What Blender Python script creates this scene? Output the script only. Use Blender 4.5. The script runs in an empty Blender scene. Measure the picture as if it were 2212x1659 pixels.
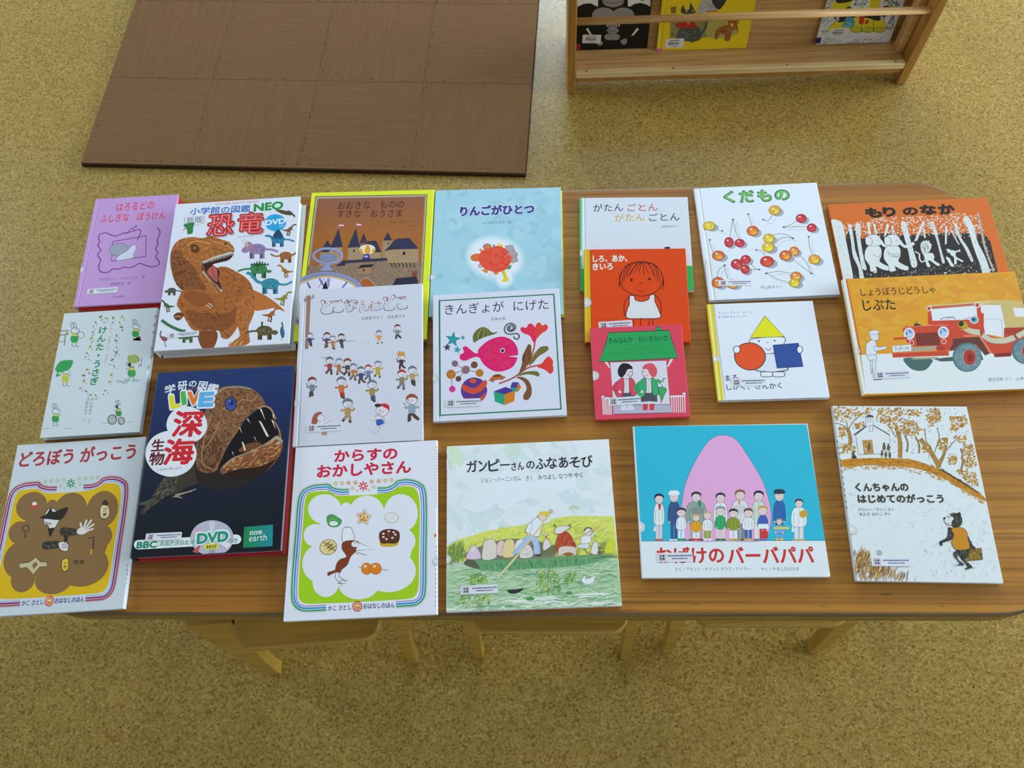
import bpy, bmesh, math, random
from mathutils import Vector, Matrix

scene = bpy.context.scene
C = scene.collection
R = math.radians

# ------------------------------------------------------------------ camera
cam = bpy.data.cameras.new('camera')
cam.sensor_fit = 'HORIZONTAL'; cam.sensor_width = 36.0
cam.lens = 36.0 * 1810.127 / 2212.0
cam.clip_start = 0.02
cam_ob = bpy.data.objects.new('camera', cam); C.objects.link(cam_ob)
cam_ob.matrix_world = Matrix(((0.998722, 0.012224, 0.049031, 0.000000), (0.008702, 0.914199, -0.405172, 0.000000), (-0.049777, 0.405081, 0.912925, 1.708774), (0.000000, 0.000000, 0.000000, 1.000000)))
scene.camera = cam_ob

# ------------------------------------------------------------------ view and light
vs = scene.view_settings
vs.view_transform = 'Standard'; vs.look = 'None'; vs.gamma = 1.0; vs.use_curve_mapping = False
vs.exposure = 1.58
scene.cycles.max_bounces = 6
world = bpy.data.worlds.new('room_daylight'); scene.world = world
world.use_nodes = True
wn = world.node_tree; wn.nodes.clear()
wo = wn.nodes.new('ShaderNodeOutputWorld'); wb = wn.nodes.new('ShaderNodeBackground')
wb.inputs['Color'].default_value = (0.93, 1.0, 1.0, 1); wb.inputs['Strength'].default_value = 0.3
wn.links.new(wb.outputs[0], wo.inputs[0])

def window_or_fill_light(name, loc, aim, w, h, energy, col):
    l = bpy.data.lights.new(name, 'AREA'); l.shape = 'RECTANGLE'; l.size = w; l.size_y = h
    l.energy = energy; l.color = col
    o = bpy.data.objects.new(name, l); C.objects.link(o)
    o.location = loc
    o.rotation_euler = (Vector(aim) - Vector(loc)).to_track_quat('-Z', 'Y').to_euler()
    return o
# the room's windows: one in the far corner on the right, one on the right, one on the far side; plus an added fill lamp
window_or_fill_light('window_daylight_corner', (5.3, 4.5, 1.85), (0.2, 0.6, 0.5), 3.0, 1.6, 150, (0.645, 0.805, 1.0))
window_or_fill_light('window_daylight_right', (6.5, 0.9, 1.85), (0.0, 0.7, 0.9), 3.2, 1.6, 130, (0.645, 0.805, 1.0))
window_or_fill_light('added_fill_left', (-4.95, 2.3, 1.9), (-0.5, 1.1, 0.5), 2.6, 1.4, 72, (0.645, 0.805, 1.0))  # unseen fill lamp, added to brighten the left side of the table
window_or_fill_light('window_daylight_far', (0.35, 4.55, 1.9), (0.35, 0.0, 1.75), 2.1, 1.2, 40, (0.60, 0.80, 1.0))

# ------------------------------------------------------------------ helpers
def s2l(c):
    return c / 12.92 if c <= 0.04045 else ((c + 0.055) / 1.055) ** 2.4
# colours of the prints as plain numbers, red * 65536 + green * 256 + blue
PALETTE = [14430280, 8135816, 10134200, 5790840, 13424364, 6316152, 4992088, 2918480, 13394032, 4213832, 6065220, 6050888, 6314056, 11573308, 8417360, 11046976, 7891032, 6836288, 11575400, 6319216, 3184716, 13682784, 13688036, 3687496, 10504248, 12108880, 3185744, 4234328, 10006624, 4740176, 12635344, 6318176, 3969096, 11056308, 4212804, 10004552, 3423296, 4233296, 10761280, 10530992, 10765392, 9186428, 8957144, 14201876, 8677440, 10796172, 3971176, 2896000, 13125736, 14196896, 13144104, 14737624, 14211292, 3157032, 2630688, 3156000, 3946544, 7892056, 2104344, 2893856, 12601400, 14470304, 3682344, 5260336, 3155996, 14196768, 12631184, 8677436, 14204992, 4206624, 6048820, 6844536, 12081256, 2121912, 2134084, 4741224, 6846600, 11051188, 7608352, 13905976, 15775920, 9453648, 2662620, 15660282, 11824180, 8144416, 10510380, 8143896, 12352576, 9195552, 6041616, 8736294, 5517327, 9196580, 7618584, 11167794, 8012828, 12879952, 9655588, 14203024, 9195554, 14733500, 7224346, 14205088, 10642478, 6962196, 12880972, 9065508, 11827258, 8605738, 8145438, 4466188, 7093782, 9197608, 6042644, 13146168, 1313800, 13671004, 3939340, 3674638, 11557972, 8139824, 15525076, 9067056, 2915492, 1853544, 6397371, 9206952, 5984100, 10517921, 13154464, 11115966, 3702860, 1853480, 6987897, 9986092, 6438943, 11700321, 3442848, 1855592, 6792888, 11038760, 7030813, 12489822, 9209912, 5985830, 11118186, 7100472, 4864806, 9536106, 5260340, 10509352, 4202512, 12092766, 6050868, 3683356, 8748903, 3689528, 3433612, 3419168, 2915400, 12101768, 11552824, 5263420, 3815208, 8158317, 3957808, 3097122, 7179108, 3959880, 5009476, 3688493, 7967859, 4221000, 9195608, 4743240, 2045804, 1979753, 1913702, 1847395, 1781343, 1715292, 1649238, 1648720, 1582411, 1516357, 1450303, 1384250, 1318454, 1252402, 1186606, 1186347, 1120552, 1120550, 1054755, 988960, 988958, 923163, 1582160, 3683372, 5789768, 7105620, 2894884, 5000256, 10522744, 2367516, 8411194, 5519392, 10517596, 7097396, 9728076, 4206623, 6044708, 4204570, 8149048, 9201736, 9209976, 11043936, 789004, 7095336, 8672304, 5517338, 11566160, 7094308, 12620904, 2627599, 11044968, 9730140, 11051152, 11048064, 14473424, 4206632, 3952800, 2108516, 10004688, 14476526, 15265524, 14698568, 14996520, 5026892, 14710832, 6073572, 13116464, 6036516, 3160128, 14740718, 11843788, 14198984, 13160668, 10531032, 14737640, 10000568, 12605528, 923162, 2131048, 15266032, 2135160, 14736456, 2108448, 2131032, 2131297, 2066026, 2000755, 2001020, 2001285, 1936014, 1870743, 14741740, 2131056, 2105368, 13157552, 11576472, 9855034, 9198146, 9329471, 9526332, 9723448, 9854773, 9986098, 10183214, 10380075, 10511400, 2365978, 7619626, 8942688, 11049092, 7100488, 10257520, 5522488, 12101784, 10783852, 10257512, 11047016, 9204824, 12099712, 8152652, 3158094, 2892852, 10522800, 12601448, 15259876, 9468056, 1578008, 14998748, 8415288, 4206732, 11585768, 10255452, 2106396, 12102808, 3681320, 8929336, 2631740, 8161468, 10530008, 8687804, 4212840, 6056080, 9214152, 8949956, 6315140, 12629132, 14212338, 4210780, 6059168, 4212844, 1315864, 9472184, 10517608, 5785668, 9465952, 11577520, 6314080, 6049888, 13687020, 12089420, 5261400, 5261380, 5259320, 4213888, 14999788, 7366780, 7370896, 4208704, 10508368, 8413264, 5783656, 8144952, 10518632, 11567184, 7903408, 4218000, 5261384, 5783608, 13156552, 14721088, 6846608, 4210760, 8423576, 9454656, 10504264, 6319228, 9468000, 11565128, 8425640, 4209732, 5262420, 9192504, 8415320, 12615752, 7899296, 6312008, 4738160, 7108744, 6319232, 7895208, 11028536, 11575360, 12625976, 8424604, 4207676, 5257276, 6318192, 7897224, 9208936, 11551800, 4209736, 11575408, 6846604, 5262416, 7899288, 8404020, 12073016, 13137984, 6845572, 4742284, 10521680, 7635084, 10522736, 11572320, 9479352, 9982016, 14194760, 8949928, 9476264, 14867688, 5790832, 3433656, 13119544, 4207664, 3158072, 14721184, 11033668, 6833208, 13144176, 9213096, 7377056, 13117512, 10531000, 3971160, 2920664, 9726116, 10275872, 14344944, 13150296, 13908032, 13664320, 14739186, 5785672, 13152368, 8141858, 7101532, 4759640, 14477548, 10535024, 15128776, 9461824, 13666360, 15788248, 15000810, 10518640, 12632268, 13150264, 5779488, 4202520, 15259868, 12599344, 14733456, 7888968, 7360552, 11577496, 14188584, 10508312, 16044192, 13398144, 6846624, 13656144, 10538719, 10012892, 10670305, 9881306, 10275550, 10669792, 9749207, 11589350, 12377322, 13427440, 14477044, 12901612, 3943560, 5006456, 10789024, 7104620, 11567200, 14712888, 7112880, 14992424, 15259768, 14444584, 9191456, 11577524, 13666364, 8958172, 4757592, 15256616, 13150248, 8939576, 14699572, 7352360, 14964800, 14173228, 1603672, 2893888, 4211800, 2922660, 3182772, 4208748, 2923704, 6319160, 9212992, 5263404, 8423480, 14687344, 15215728, 14162028, 14955616, 15788268, 2103328, 13950192, 4739160, 2652248, 14953552, 14959672, 14957624, 13121608, 11549748, 8146992, 7368756, 9202740, 6581300, 7094316, 9198644, 8415352, 7096376, 9201780, 12089392, 14691476, 5783592, 5781648, 13652024, 14176312, 14706728, 5261368, 3156008, 14211288, 4732052, 2662524, 13664296, 4996252, 13137968, 13689578, 14083822, 13426920, 14608624, 14477554, 14871796, 13427416, 13164758, 13428432, 13690580, 13687920, 14473280, 12110920, 13162608, 11060312, 14738568, 8167504, 6063176, 9743448, 8955992, 11057232, 12112040, 12109992, 11062440, 7383168, 9485464, 12376248, 6067312, 13690064, 8960120, 14215392, 14740712, 6326364, 6856816, 4753496, 8434824, 3700812, 8162424, 5791820, 6318168, 8159336, 5265480, 9213048, 13944028, 7104612, 15260888, 14210256, 15255752, 14995608, 14738150, 8947848, 13158600, 14735580, 6846540, 12605512, 13682856, 11553840, 13133896, 9976868, 14998752, 7364696, 14208196, 10509372, 14739182, 15260892, 4209728, 14203008, 13950184, 14474464, 5264456, 7370848, 13162552, 11060456, 7903428, 15133940, 15001840, 14995656, 14731320, 14732444, 14206096, 13685912, 12097656, 5261376, 7120976, 5016640, 9485392, 12109904, 8166496, 6323272, 4757584, 15265008, 9213072, 2896948, 6315088, 7363664, 2630700, 2896956, 3190872, 10016948, 3421252, 12860500, 13148224, 3945540, 2105380, 14201884, 15255616, 16050404, 4987916, 2888716, 15000812, 6037520, 2925660, 3151904, 1326116, 1601600, 14212328, 14212332, 11843792, 14998756, 13950188, 5264480, 6316144, 14175328, 2367528, 14725304, 13909072, 3976308, 14178408, 4761704, 4745296, 7127132, 11581640, 7113824, 10528952, 9398306, 13676592, 14072890, 14469188, 14865486, 15261784, 15391650, 16314608, 8528424, 12070972, 12465729, 12860486, 13255243, 13650000, 14656167, 9255970, 13393968, 13857846, 14321724, 14785602, 15249480, 15251362, 9722666, 14194752, 14264387, 14334022, 14403657, 14473292, 15585705, 9390374, 13662264, 14060098, 14457932, 14855766, 15253600, 15385253, 9721382, 14192696, 14393661, 14594626, 14795591, 14996556, 15584677, 8988710, 12860472, 13190460, 13520448, 13850436, 14180424, 14985125, 11573312, 8165448, 5791856, 14207004, 15789232, 3685448, 3420216, 13950960, 14998560, 3157044, 15225896, 3166364, 14739700, 3421760, 3157548, 2892832, 14736600, 13133868, 4208688, 13688032, 8951968, 11057340, 12109000, 12103844, 13155504, 13160656, 10528936, 14212316, 13950172, 3159096, 12897488, 7371904, 14739688, 14458928, 14195764, 14723132, 14194744, 14477550, 15659244, 2892828, 13154424, 14207120, 14477038, 11575392, 8162452, 13126708, 14739696, 12617848, 12078148, 14735576, 9215160, 6318200, 11026480, 6831156, 14188648, 15241336, 6040616, 11584732, 15790320, 7112896, 12112104, 15266040, 12076088, 14733520, 12896436, 9213060, 6052948, 11575344, 3421224, 11050036, 3948600, 8422444, 8433856, 14214376, 3168380, 5008492, 5005408, 8401960, 5534844, 7113880, 8167592, 9482424, 9215128, 9186344, 11577488, 8946796, 14710880, 11052172, 6301728, 3423304, 4212816, 14213872, 4212824, 3192020, 3950680, 14985432, 5263472, 14994644, 13125720, 15256784, 2107440, 11559016, 3692684, 14738668, 10004644, 4210752, 9217180, 3684416, 7900300, 14212324, 14213344, 6316128, 13162704, 2641016, 3172528, 3161168, 14997728, 13150288, 2658384, 13148208, 6057076, 6320248, 15002868, 3706976, 13122608, 14721064, 13148264, 8955960, 12626048, 14469328, 2654288, 3713128, 8951976, 13152328, 8951864, 3958960, 14477042, 13121592, 6060232, 3957948, 13148256, 7383264, 13680712, 12097640, 14733376, 15265012, 13120564, 3423308, 11042880, 9206872, 9206876, 12094012, 11303984, 13147216, 10254392, 4210744, 6316120, 13951206, 5264464, 12619840, 5261360, 14735560, 6315080, 12879912, 11038752, 13670456, 12090404, 9200680, 3685424, 6314044, 11582656, 13154456, 9478308, 3945516, 5000264, 11565096, 13671496, 6311984, 5263432, 3421230, 6844524, 1579028, 5264460, 8414248, 4733976, 10520632, 6313020, 5523496, 13950176, 5789776, 3688496, 14212320, 4763720, 9211020, 2105376, 10232880, 7892020, 9209936, 7105604, 10525792, 8422488, 11051096, 4211776, 3685432, 7106664, 11546664, 4738120, 11054252, 13159632, 8422540, 11552816, 9198624, 7095320, 11040820, 14725168, 15257672, 13654184, 2915480, 11057208, 2635848, 3971240, 13683752, 4210728, 13158456, 7106592, 5263384, 2369066, 11055280, 4757688, 11589864, 12594224, 14214380, 2644088, 3963040, 13423832, 3677272]
WHITE = [s2l(x / 255) for x in (213, 226, 238)]
def ink(c):
    """the colour of a print, read against the white of the paper beside it; c: hex digits, or a place in PALETTE"""
    n = int(c, 16) if len(c) == 6 else PALETTE[int(c)]
    v = [(n >> k & 255) / 255 for k in (16, 8, 0)]
    return tuple(min(0.86, max(0.004, s2l(a) / b * 0.80)) for a, b in zip(v, WHITE)) + (1.0,)

def principled(name, col=(0.5, 0.5, 0.5), rough=0.5, spec=0.5):
    m = bpy.data.materials.new(name); m.use_nodes = True
    b = m.node_tree.nodes['Principled BSDF']
    b.inputs['Base Color'].default_value = (*col[:3], 1)
    b.inputs['Roughness'].default_value = rough
    b.inputs['Specular IOR Level'].default_value = spec
    return m, m.node_tree, b

def N(t, kind, **kw):
    n = t.nodes.new('ShaderNode' + kind)
    for k, v in kw.items(): setattr(n, k, v)
    return n

def ramp(t, stops, src, interp='LINEAR'):
    r = N(t, 'ValToRGB'); r.color_ramp.interpolation = interp
    e = r.color_ramp.elements
    while len(e) < len(stops): e.new(0.5)
    for k, (p, c) in enumerate(stops):
        e[k].position = p; e[k].color = (*c[:3], 1)
    t.links.new(src, r.inputs[0]); return r

def coords(t, scale=(1, 1, 1), rot=(0, 0, 0), which='Object'):
    tc = N(t, 'TexCoord'); mp = N(t, 'Mapping')
    mp.inputs['Scale'].default_value = scale; mp.inputs['Rotation'].default_value = rot
    t.links.new(tc.outputs[which], mp.inputs[0]); return mp.outputs[0]

def mixc(t, blend, fac, a, b):
    m = N(t, 'MixRGB', blend_type=blend)
    for i, v in enumerate((fac, a, b)):
        if hasattr(v, 'is_linked'): t.links.new(v, m.inputs[i])
        elif i == 0: m.inputs[0].default_value = v
        else: m.inputs[i].default_value = (*v[:3], 1)
    return m.outputs[0]

def math_(t, op, a, b=None):
    m = N(t, 'Math', operation=op)
    for i, v in enumerate((a, b)):
        if v is None: continue
        if hasattr(v, 'is_linked'): t.links.new(v, m.inputs[i])
        else: m.inputs[i].default_value = v
    return m.outputs[0]

# ------------------------------------------------------------------ materials
def print_material():
    m, t, b = principled('printed_paper', rough=0.34, spec=0.32)
    a = N(t, 'Attribute', attribute_name='ink')
    n = N(t, 'TexNoise'); n.inputs['Scale'].default_value = 900; n.inputs['Detail'].default_value = 2
    t.links.new(coords(t), n.inputs[0])
    t.links.new(mixc(t, 'MULTIPLY', 0.18, a.outputs['Color'], ramp(t, [(0.3, (0.8, 0.8, 0.8)), (0.65, (1, 1, 1))], n.outputs[0]).outputs[0]), b.inputs['Base Color'])
    return m
PRINT = print_material()

def page_material():
    m, t, b = principled('page_edges', rough=0.8, spec=0.2)
    w = N(t, 'TexWave', wave_type='BANDS', bands_direction='Z'); w.inputs['Scale'].default_value = 700; w.inputs['Distortion'].default_value = 1.5
    t.links.new(coords(t), w.inputs[0])
    r = ramp(t, [(0.1, (0.52, 0.51, 0.47)), (0.8, (0.76, 0.75, 0.71))], w.outputs[1])
    t.links.new(r.outputs[0], b.inputs['Base Color']); return m
PAGES = page_material()

def cork_material():
    m, t, b = principled('cork_floor', rough=0.24, spec=0.4)
    co = coords(t)
    v = N(t, 'TexVoronoi'); v.inputs['Scale'].default_value = 280
    v.inputs['Randomness'].default_value = 1.0
    nz = N(t, 'TexNoise'); nz.inputs['Scale'].default_value = 160; nz.inputs['Detail'].default_value = 3
    t.links.new(co, nz.inputs[0])
    wob = N(t, 'VectorMath', operation='SCALE'); wob.inputs[3].default_value = 0.004
    t.links.new(nz.outputs['Color'], wob.inputs[0])
    ad = N(t, 'VectorMath', operation='ADD'); t.links.new(co, ad.inputs[0]); t.links.new(wob.outputs[0], ad.inputs[1])
    t.links.new(ad.outputs[0], v.inputs['Vector'])
    sep = N(t, 'SeparateColor'); t.links.new(v.outputs['Color'], sep.inputs[0])
    base = ramp(t, [(0.0, (0.212, 0.106, 0.017)), (0.2, (0.290, 0.168, 0.030)), (0.5, (0.340, 0.209, 0.042)), (0.8, (0.380, 0.244, 0.052)), (1.0, (0.463, 0.313, 0.085))], sep.outputs[0])
    # larger dark bark specks
    v2 = N(t, 'TexVoronoi'); v2.inputs['Scale'].default_value = 110; t.links.new(ad.outputs[0], v2.inputs['Vector'])
    s2 = N(t, 'SeparateColor'); t.links.new(v2.outputs['Color'], s2.inputs[0])
    pick = ramp(t, [(0.90, (0, 0, 0)), (0.93, (1, 1, 1))], s2.outputs[1])
    near = ramp(t, [(0.14, (1, 1, 1)), (0.24, (0, 0, 0))], v2.outputs['Distance'])
    speck = math_(t, 'MULTIPLY', pick.outputs[0], near.outputs[0])
    col = mixc(t, 'MIX', math_(t, 'MULTIPLY', speck, 0.85), base.outputs[0], (0.03, 0.02, 0.012))
    # broad tone drift and the thin joints of the tiles
    n2 = N(t, 'TexNoise'); n2.inputs['Scale'].default_value = 3.0; t.links.new(co, n2.inputs[0])
    col = mixc(t, 'MULTIPLY', 0.5, col, ramp(t, [(0.35, (0.82, 0.84, 0.80)), (0.65, (1, 1, 1))], n2.outputs[0]).outputs[0])
    sx = N(t, 'SeparateXYZ'); t.links.new(co, sx.inputs[0])
    def joint(ax, off, step):
        f = math_(t, 'FRACT', math_(t, 'DIVIDE', math_(t, 'ADD', sx.outputs[ax], -off + 50 * step), step))
        d = math_(t, 'MULTIPLY', math_(t, 'MINIMUM', f, math_(t, 'SUBTRACT', 1.0, f)), step)
        return math_(t, 'LESS_THAN', d, 0.0007)
    j = math_(t, 'MAXIMUM', joint(0, 0.081, 0.2925), joint(1, 1.402, 0.2985))
    col = mixc(t, 'MIX', math_(t, 'MULTIPLY', j, 0.35), col, (0.13, 0.10, 0.04))
    t.links.new(col, b.inputs['Base Color'])
    bp = N(t, 'Bump'); bp.inputs['Strength'].default_value = 0.06; bp.inputs['Distance'].default_value = 0.001
    t.links.new(nz.outputs[0], bp.inputs['Height']); t.links.new(bp.outputs[0], b.inputs['Normal'])
    return m

def wood_material(name, dark, mid, light, rough=0.4, grain=1.0, axis='X', wear=0.0, spec=0.45, scale=1.0):
    """long grain running along one axis of the piece"""
    m, t, b = principled(name, rough=rough, spec=spec)
    sc = {'X': (1.6, 38, 38), 'Y': (38, 1.6, 38), 'Z': (38, 38, 1.6)}[axis]
    sc = tuple(x * scale for x in sc)
    co = coords(t, sc)
    n = N(t, 'TexNoise'); n.inputs['Scale'].default_value = 1.0; n.inputs['Detail'].default_value = 6; n.inputs['Roughness'].default_value = 0.6
    t.links.new(co, n.inputs[0])
    fine = N(t, 'TexNoise'); fine.inputs['Scale'].default_value = 4.0; fine.inputs['Detail'].default_value = 4
    t.links.new(co, fine.inputs[0])
    big = N(t, 'TexNoise'); big.inputs['Scale'].default_value = 2.2 * scale; big.inputs['Detail'].default_value = 3
    t.links.new(coords(t), big.inputs[0])
    col = ramp(t, [(0.25, dark), (0.5, mid), (0.75, light)], n.outputs[0]).outputs[0]
    col = mixc(t, 'MULTIPLY', 0.55 * grain, col, ramp(t, [(0.36, (0.45, 0.38, 0.3)), (0.5, (0.95, 0.95, 0.95)), (0.7, (1.15, 1.12, 1.0))], fine.outputs[0]).outputs[0])
    col = mixc(t, 'MULTIPLY', 0.5, col, ramp(t, [(0.35, (0.72, 0.68, 0.62)), (0.65, (1.1, 1.1, 1.1))], big.outputs[0]).outputs[0])
    if wear:
        w = N(t, 'TexNoise'); w.inputs['Scale'].default_value = 14; w.inputs['Detail'].default_value = 8; w.inputs['Roughness'].default_value = 0.75
        wc = coords(t, (0.45, 1.5, 1)); t.links.new(wc, w.inputs[0])
        col = mixc(t, 'MIX', math_(t, 'MULTIPLY', ramp(t, [(0.64, (0, 0, 0)), (0.72, (1, 1, 1))], w.outputs[0]).outputs[0], wear), col, tuple(x * 0.35 for x in dark))
        r2 = ramp(t, [(0.3, (0.25, 0.25, 0.25)), (0.7, (0.46, 0.46, 0.46))], w.outputs[0])
        t.links.new(r2.outputs[0], b.inputs['Roughness'])
    t.links.new(col, b.inputs['Base Color'])
    bp = N(t, 'Bump'); bp.inputs['Strength'].default_value = 0.12; bp.inputs['Distance'].default_value = 0.0008
    t.links.new(fine.outputs[0], bp.inputs['Height']); t.links.new(bp.outputs[0], b.inputs['Normal'])
    return m

def table_material():
    """softwood top: fine close lines along the length, dark flecks, worn patches"""
    m, t, b = principled('oiled_table_wood', rough=0.36, spec=0.45)
    co = coords(t)
    def noise(sc, scale, detail=4, rough=0.5):
        n = N(t, 'TexNoise'); n.inputs['Scale'].default_value = scale; n.inputs['Detail'].default_value = detail; n.inputs['Roughness'].default_value = rough
        t.links.new(coords(t, sc), n.inputs[0]); return n.outputs[0]
    boards = noise((0.25, 5.5, 1), 1.0, 1)
    col = ramp(t, [(0.36, (0.280, 0.097, 0.008)), (0.5, (0.372, 0.142, 0.013)), (0.64, (0.455, 0.190, 0.021))], boards).outputs[0]
    lines = noise((1.3, 230, 1), 1.0, 3, 0.6)
    col = mixc(t, 'MULTIPLY', 0.85, col, ramp(t, [(0.34, (0.62, 0.56, 0.48)), (0.5, (1, 1, 1)), (0.68, (1.28, 1.3, 1.3))], lines).outputs[0])
    bands = noise((0.5, 42, 1), 1.0, 2)
    col = mixc(t, 'MULTIPLY', 0.6, col, ramp(t, [(0.36, (0.84, 0.80, 0.74)), (0.6, (1.05, 1.05, 1.03))], bands).outputs[0])
    fleck = noise((22, 240, 1), 1.0, 2, 0.6)
    col = mixc(t, 'MIX', math_(t, 'MULTIPLY', ramp(t, [(0.68, (0, 0, 0)), (0.74, (1, 1, 1))], fleck).outputs[0], 0.6), col, (0.055, 0.028, 0.01))
    worn = noise((3.5, 9, 1), 1.0, 8, 0.72)
    col = mixc(t, 'MIX', math_(t, 'MULTIPLY', ramp(t, [(0.62, (0, 0, 0)), (0.72, (1, 1, 1))], worn).outputs[0], 0.35), col, (0.085, 0.045, 0.018))
    t.links.new(col, b.inputs['Base Color'])
    t.links.new(ramp(t, [(0.3, (0.28, 0.28, 0.28)), (0.7, (0.5, 0.5, 0.5))], worn).outputs[0], b.inputs['Roughness'])
    bp = N(t, 'Bump'); bp.inputs['Strength'].default_value = 0.15; bp.inputs['Distance'].default_value = 0.0006
    t.links.new(lines, bp.inputs['Height']); t.links.new(bp.outputs[0], b.inputs['Normal'])
    return m

def mat_material():
    m, t, b = principled('brown_carpet_mat', rough=0.95, spec=0.08)
    co = coords(t)
    n = N(t, 'TexNoise'); n.inputs['Scale'].default_value = 420; n.inputs['Detail'].default_value = 2; t.links.new(co, n.inputs[0])
    st = N(t, 'TexNoise'); st.inputs['Scale'].default_value = 1.0; st.inputs['Detail'].default_value = 4; t.links.new(coords(t, (9, 120, 1)), st.inputs[0])
    st2 = N(t, 'TexNoise'); st2.inputs['Scale'].default_value = 1.0; st2.inputs['Detail'].default_value = 4; t.links.new(coords(t, (110, 8, 1)), st2.inputs[0])
    ck = N(t, 'TexChecker'); ck.inputs['Scale'].default_value = 1 / 0.288
    t.links.new(co, ck.inputs['Vector'])
    col = ramp(t, [(0.3, (0.147, 0.074, 0.029)), (0.55, (0.185, 0.095, 0.040)), (0.75, (0.223, 0.119, 0.053))], n.outputs[0]).outputs[0]
    pile = mixc(t, 'MIX', ck.outputs[1], st.outputs[0], st2.outputs[0])
    col = mixc(t, 'MULTIPLY', 0.55, col, ramp(t, [(0.32, (0.84, 0.84, 0.84)), (0.68, (1.1, 1.09, 1.08))], pile).outputs[0])
    t.links.new(col, b.inputs['Base Color'])
    bp = N(t, 'Bump'); bp.inputs['Strength'].default_value = 0.35; bp.inputs['Distance'].default_value = 0.002
    t.links.new(n.outputs[0], bp.inputs['Height']); t.links.new(bp.outputs[0], b.inputs['Normal'])
    return m

M_CORK = cork_material()
M_TABLE = table_material()
M_TEDGE = wood_material('table_edge_wood', (0.208, 0.120, 0.024), (0.320, 0.195, 0.040), (0.416, 0.255, 0.056))
M_TWORN = wood_material('scuffed_table_rim', (0.13, 0.075, 0.03), (0.21, 0.125, 0.05), (0.30, 0.19, 0.075), rough=0.5, grain=0.9)
M_STOOL = wood_material('stool_wood', (0.412, 0.225, 0.034), (0.544, 0.313, 0.050), (0.642, 0.378, 0.062), grain=0.35, rough=0.35)
M_RACK = wood_material('rack_wood', (0.468, 0.246, 0.078), (0.663, 0.372, 0.129), (0.839, 0.507, 0.194), grain=0.5)
M_RACKB = wood_material('rack_orange_wood', (0.345, 0.153, 0.029), (0.483, 0.226, 0.047), (0.586, 0.291, 0.067), grain=0.4, axis='Z')
M_LIP = wood_material('rack_pale_wood', (0.702, 0.456, 0.194), (0.850, 0.592, 0.271), (0.850, 0.710, 0.348), grain=0.4)
M_SCREW, _, _b = principled('screw_steel', (0.12, 0.12, 0.12), 0.4); _b.inputs['Metallic'].default_value = 0.8
M_MAT = mat_material()
M_MATE, _, _ = principled('mat_edge_foam', (0.05, 0.028, 0.016), 0.9, 0.1)
M_SEAL, _, _ = principled('clear_round_seal', (0.72, 0.76, 0.80), 0.25)

# ------------------------------------------------------------------ mesh tools
def link(name, me, parent=None):
    o = bpy.data.objects.new(name, me); C.objects.link(o)
    if parent: o.parent = parent
    return o

def mesh_ob(name, bm, mat, parent=None, smooth=False):
    me = bpy.data.meshes.new(name)
    bmesh.ops.recalc_face_normals(bm, faces=bm.faces[:])
    bm.to_mesh(me); bm.free()
    for m in (mat if isinstance(mat, (list, tuple)) else [mat]): me.materials.append(m)
    if smooth:
        for p in me.polygons: p.use_smooth = True
    return link(name, me, parent)

def box(bm, x0, y0, z0, x1, y1, z1, bev=0.0, seg=2):
    r = bmesh.ops.create_cube(bm, size=1.0, matrix=Matrix.Translation(((x0 + x1) / 2, (y0 + y1) / 2, (z0 + z1) / 2)) @ Matrix.Diagonal((x1 - x0, y1 - y0, z1 - z0, 1)))
    if bev:
        es = {e for v in r['verts'] for e in v.link_edges}
        bmesh.ops.bevel(bm, geom=list(es), offset=bev, segments=seg, affect='EDGES', profile=0.5)

def prism(bm, pts, z0, z1, bev=0.0, seg=2):
    """upright prism over a closed outline in x,y"""
    vs_ = [bm.verts.new((x, y, z0)) for x, y in pts]
    f = bm.faces.new(vs_)
    r = bmesh.ops.extrude_face_region(bm, geom=[f])
    top = [v for v in r['geom'] if isinstance(v, bmesh.types.BMVert)]
    bmesh.ops.translate(bm, verts=top, vec=(0, 0, z1 - z0))
    if bev:
        tops = set(top)
        es = [e for v in top for e in v.link_edges if e.verts[0] in tops and e.verts[1] in tops]
        bmesh.ops.bevel(bm, geom=list(set(es)), offset=bev, segments=seg, affect='EDGES', profile=0.5)

def round_rect(x0, y0, x1, y1, rs, n=10):
    """rs: radius at (x0,y0),(x1,y0),(x1,y1),(x0,y1)"""
    out = []
    for (cx, cy, r, a0) in ((x0 + rs[0], y0 + rs[0], rs[0], 180), (x1 - rs[1], y0 + rs[1], rs[1], 270), (x1 - rs[2], y1 - rs[2], rs[2], 0), (x0 + rs[3], y1 - rs[3], rs[3], 90)):
        for k in range(n + 1):
            a = R(a0 + 90 * k / n); out.append((cx + r * math.cos(a), cy + r * math.sin(a)))
    return out

def empty(name, loc, rot=(0, 0, 0)):
    o = bpy.data.objects.new(name, None); C.objects.link(o)
    o.empty_display_size = 0.05
    o.location = loc; o.rotation_euler = rot; return o

def tag(o, label, cat, group=None):
    o['label'] = label; o['category'] = cat
    if group: o['group'] = group
    return o

def structure(o):
    o['kind'] = 'structure'; return o

# ------------------------------------------------------------------ floor
bm = bmesh.new(); box(bm, -5.0, -2.6, -0.06, 6.6, 4.6, 0.0)
structure(mesh_ob('floor', bm, M_CORK))

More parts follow.
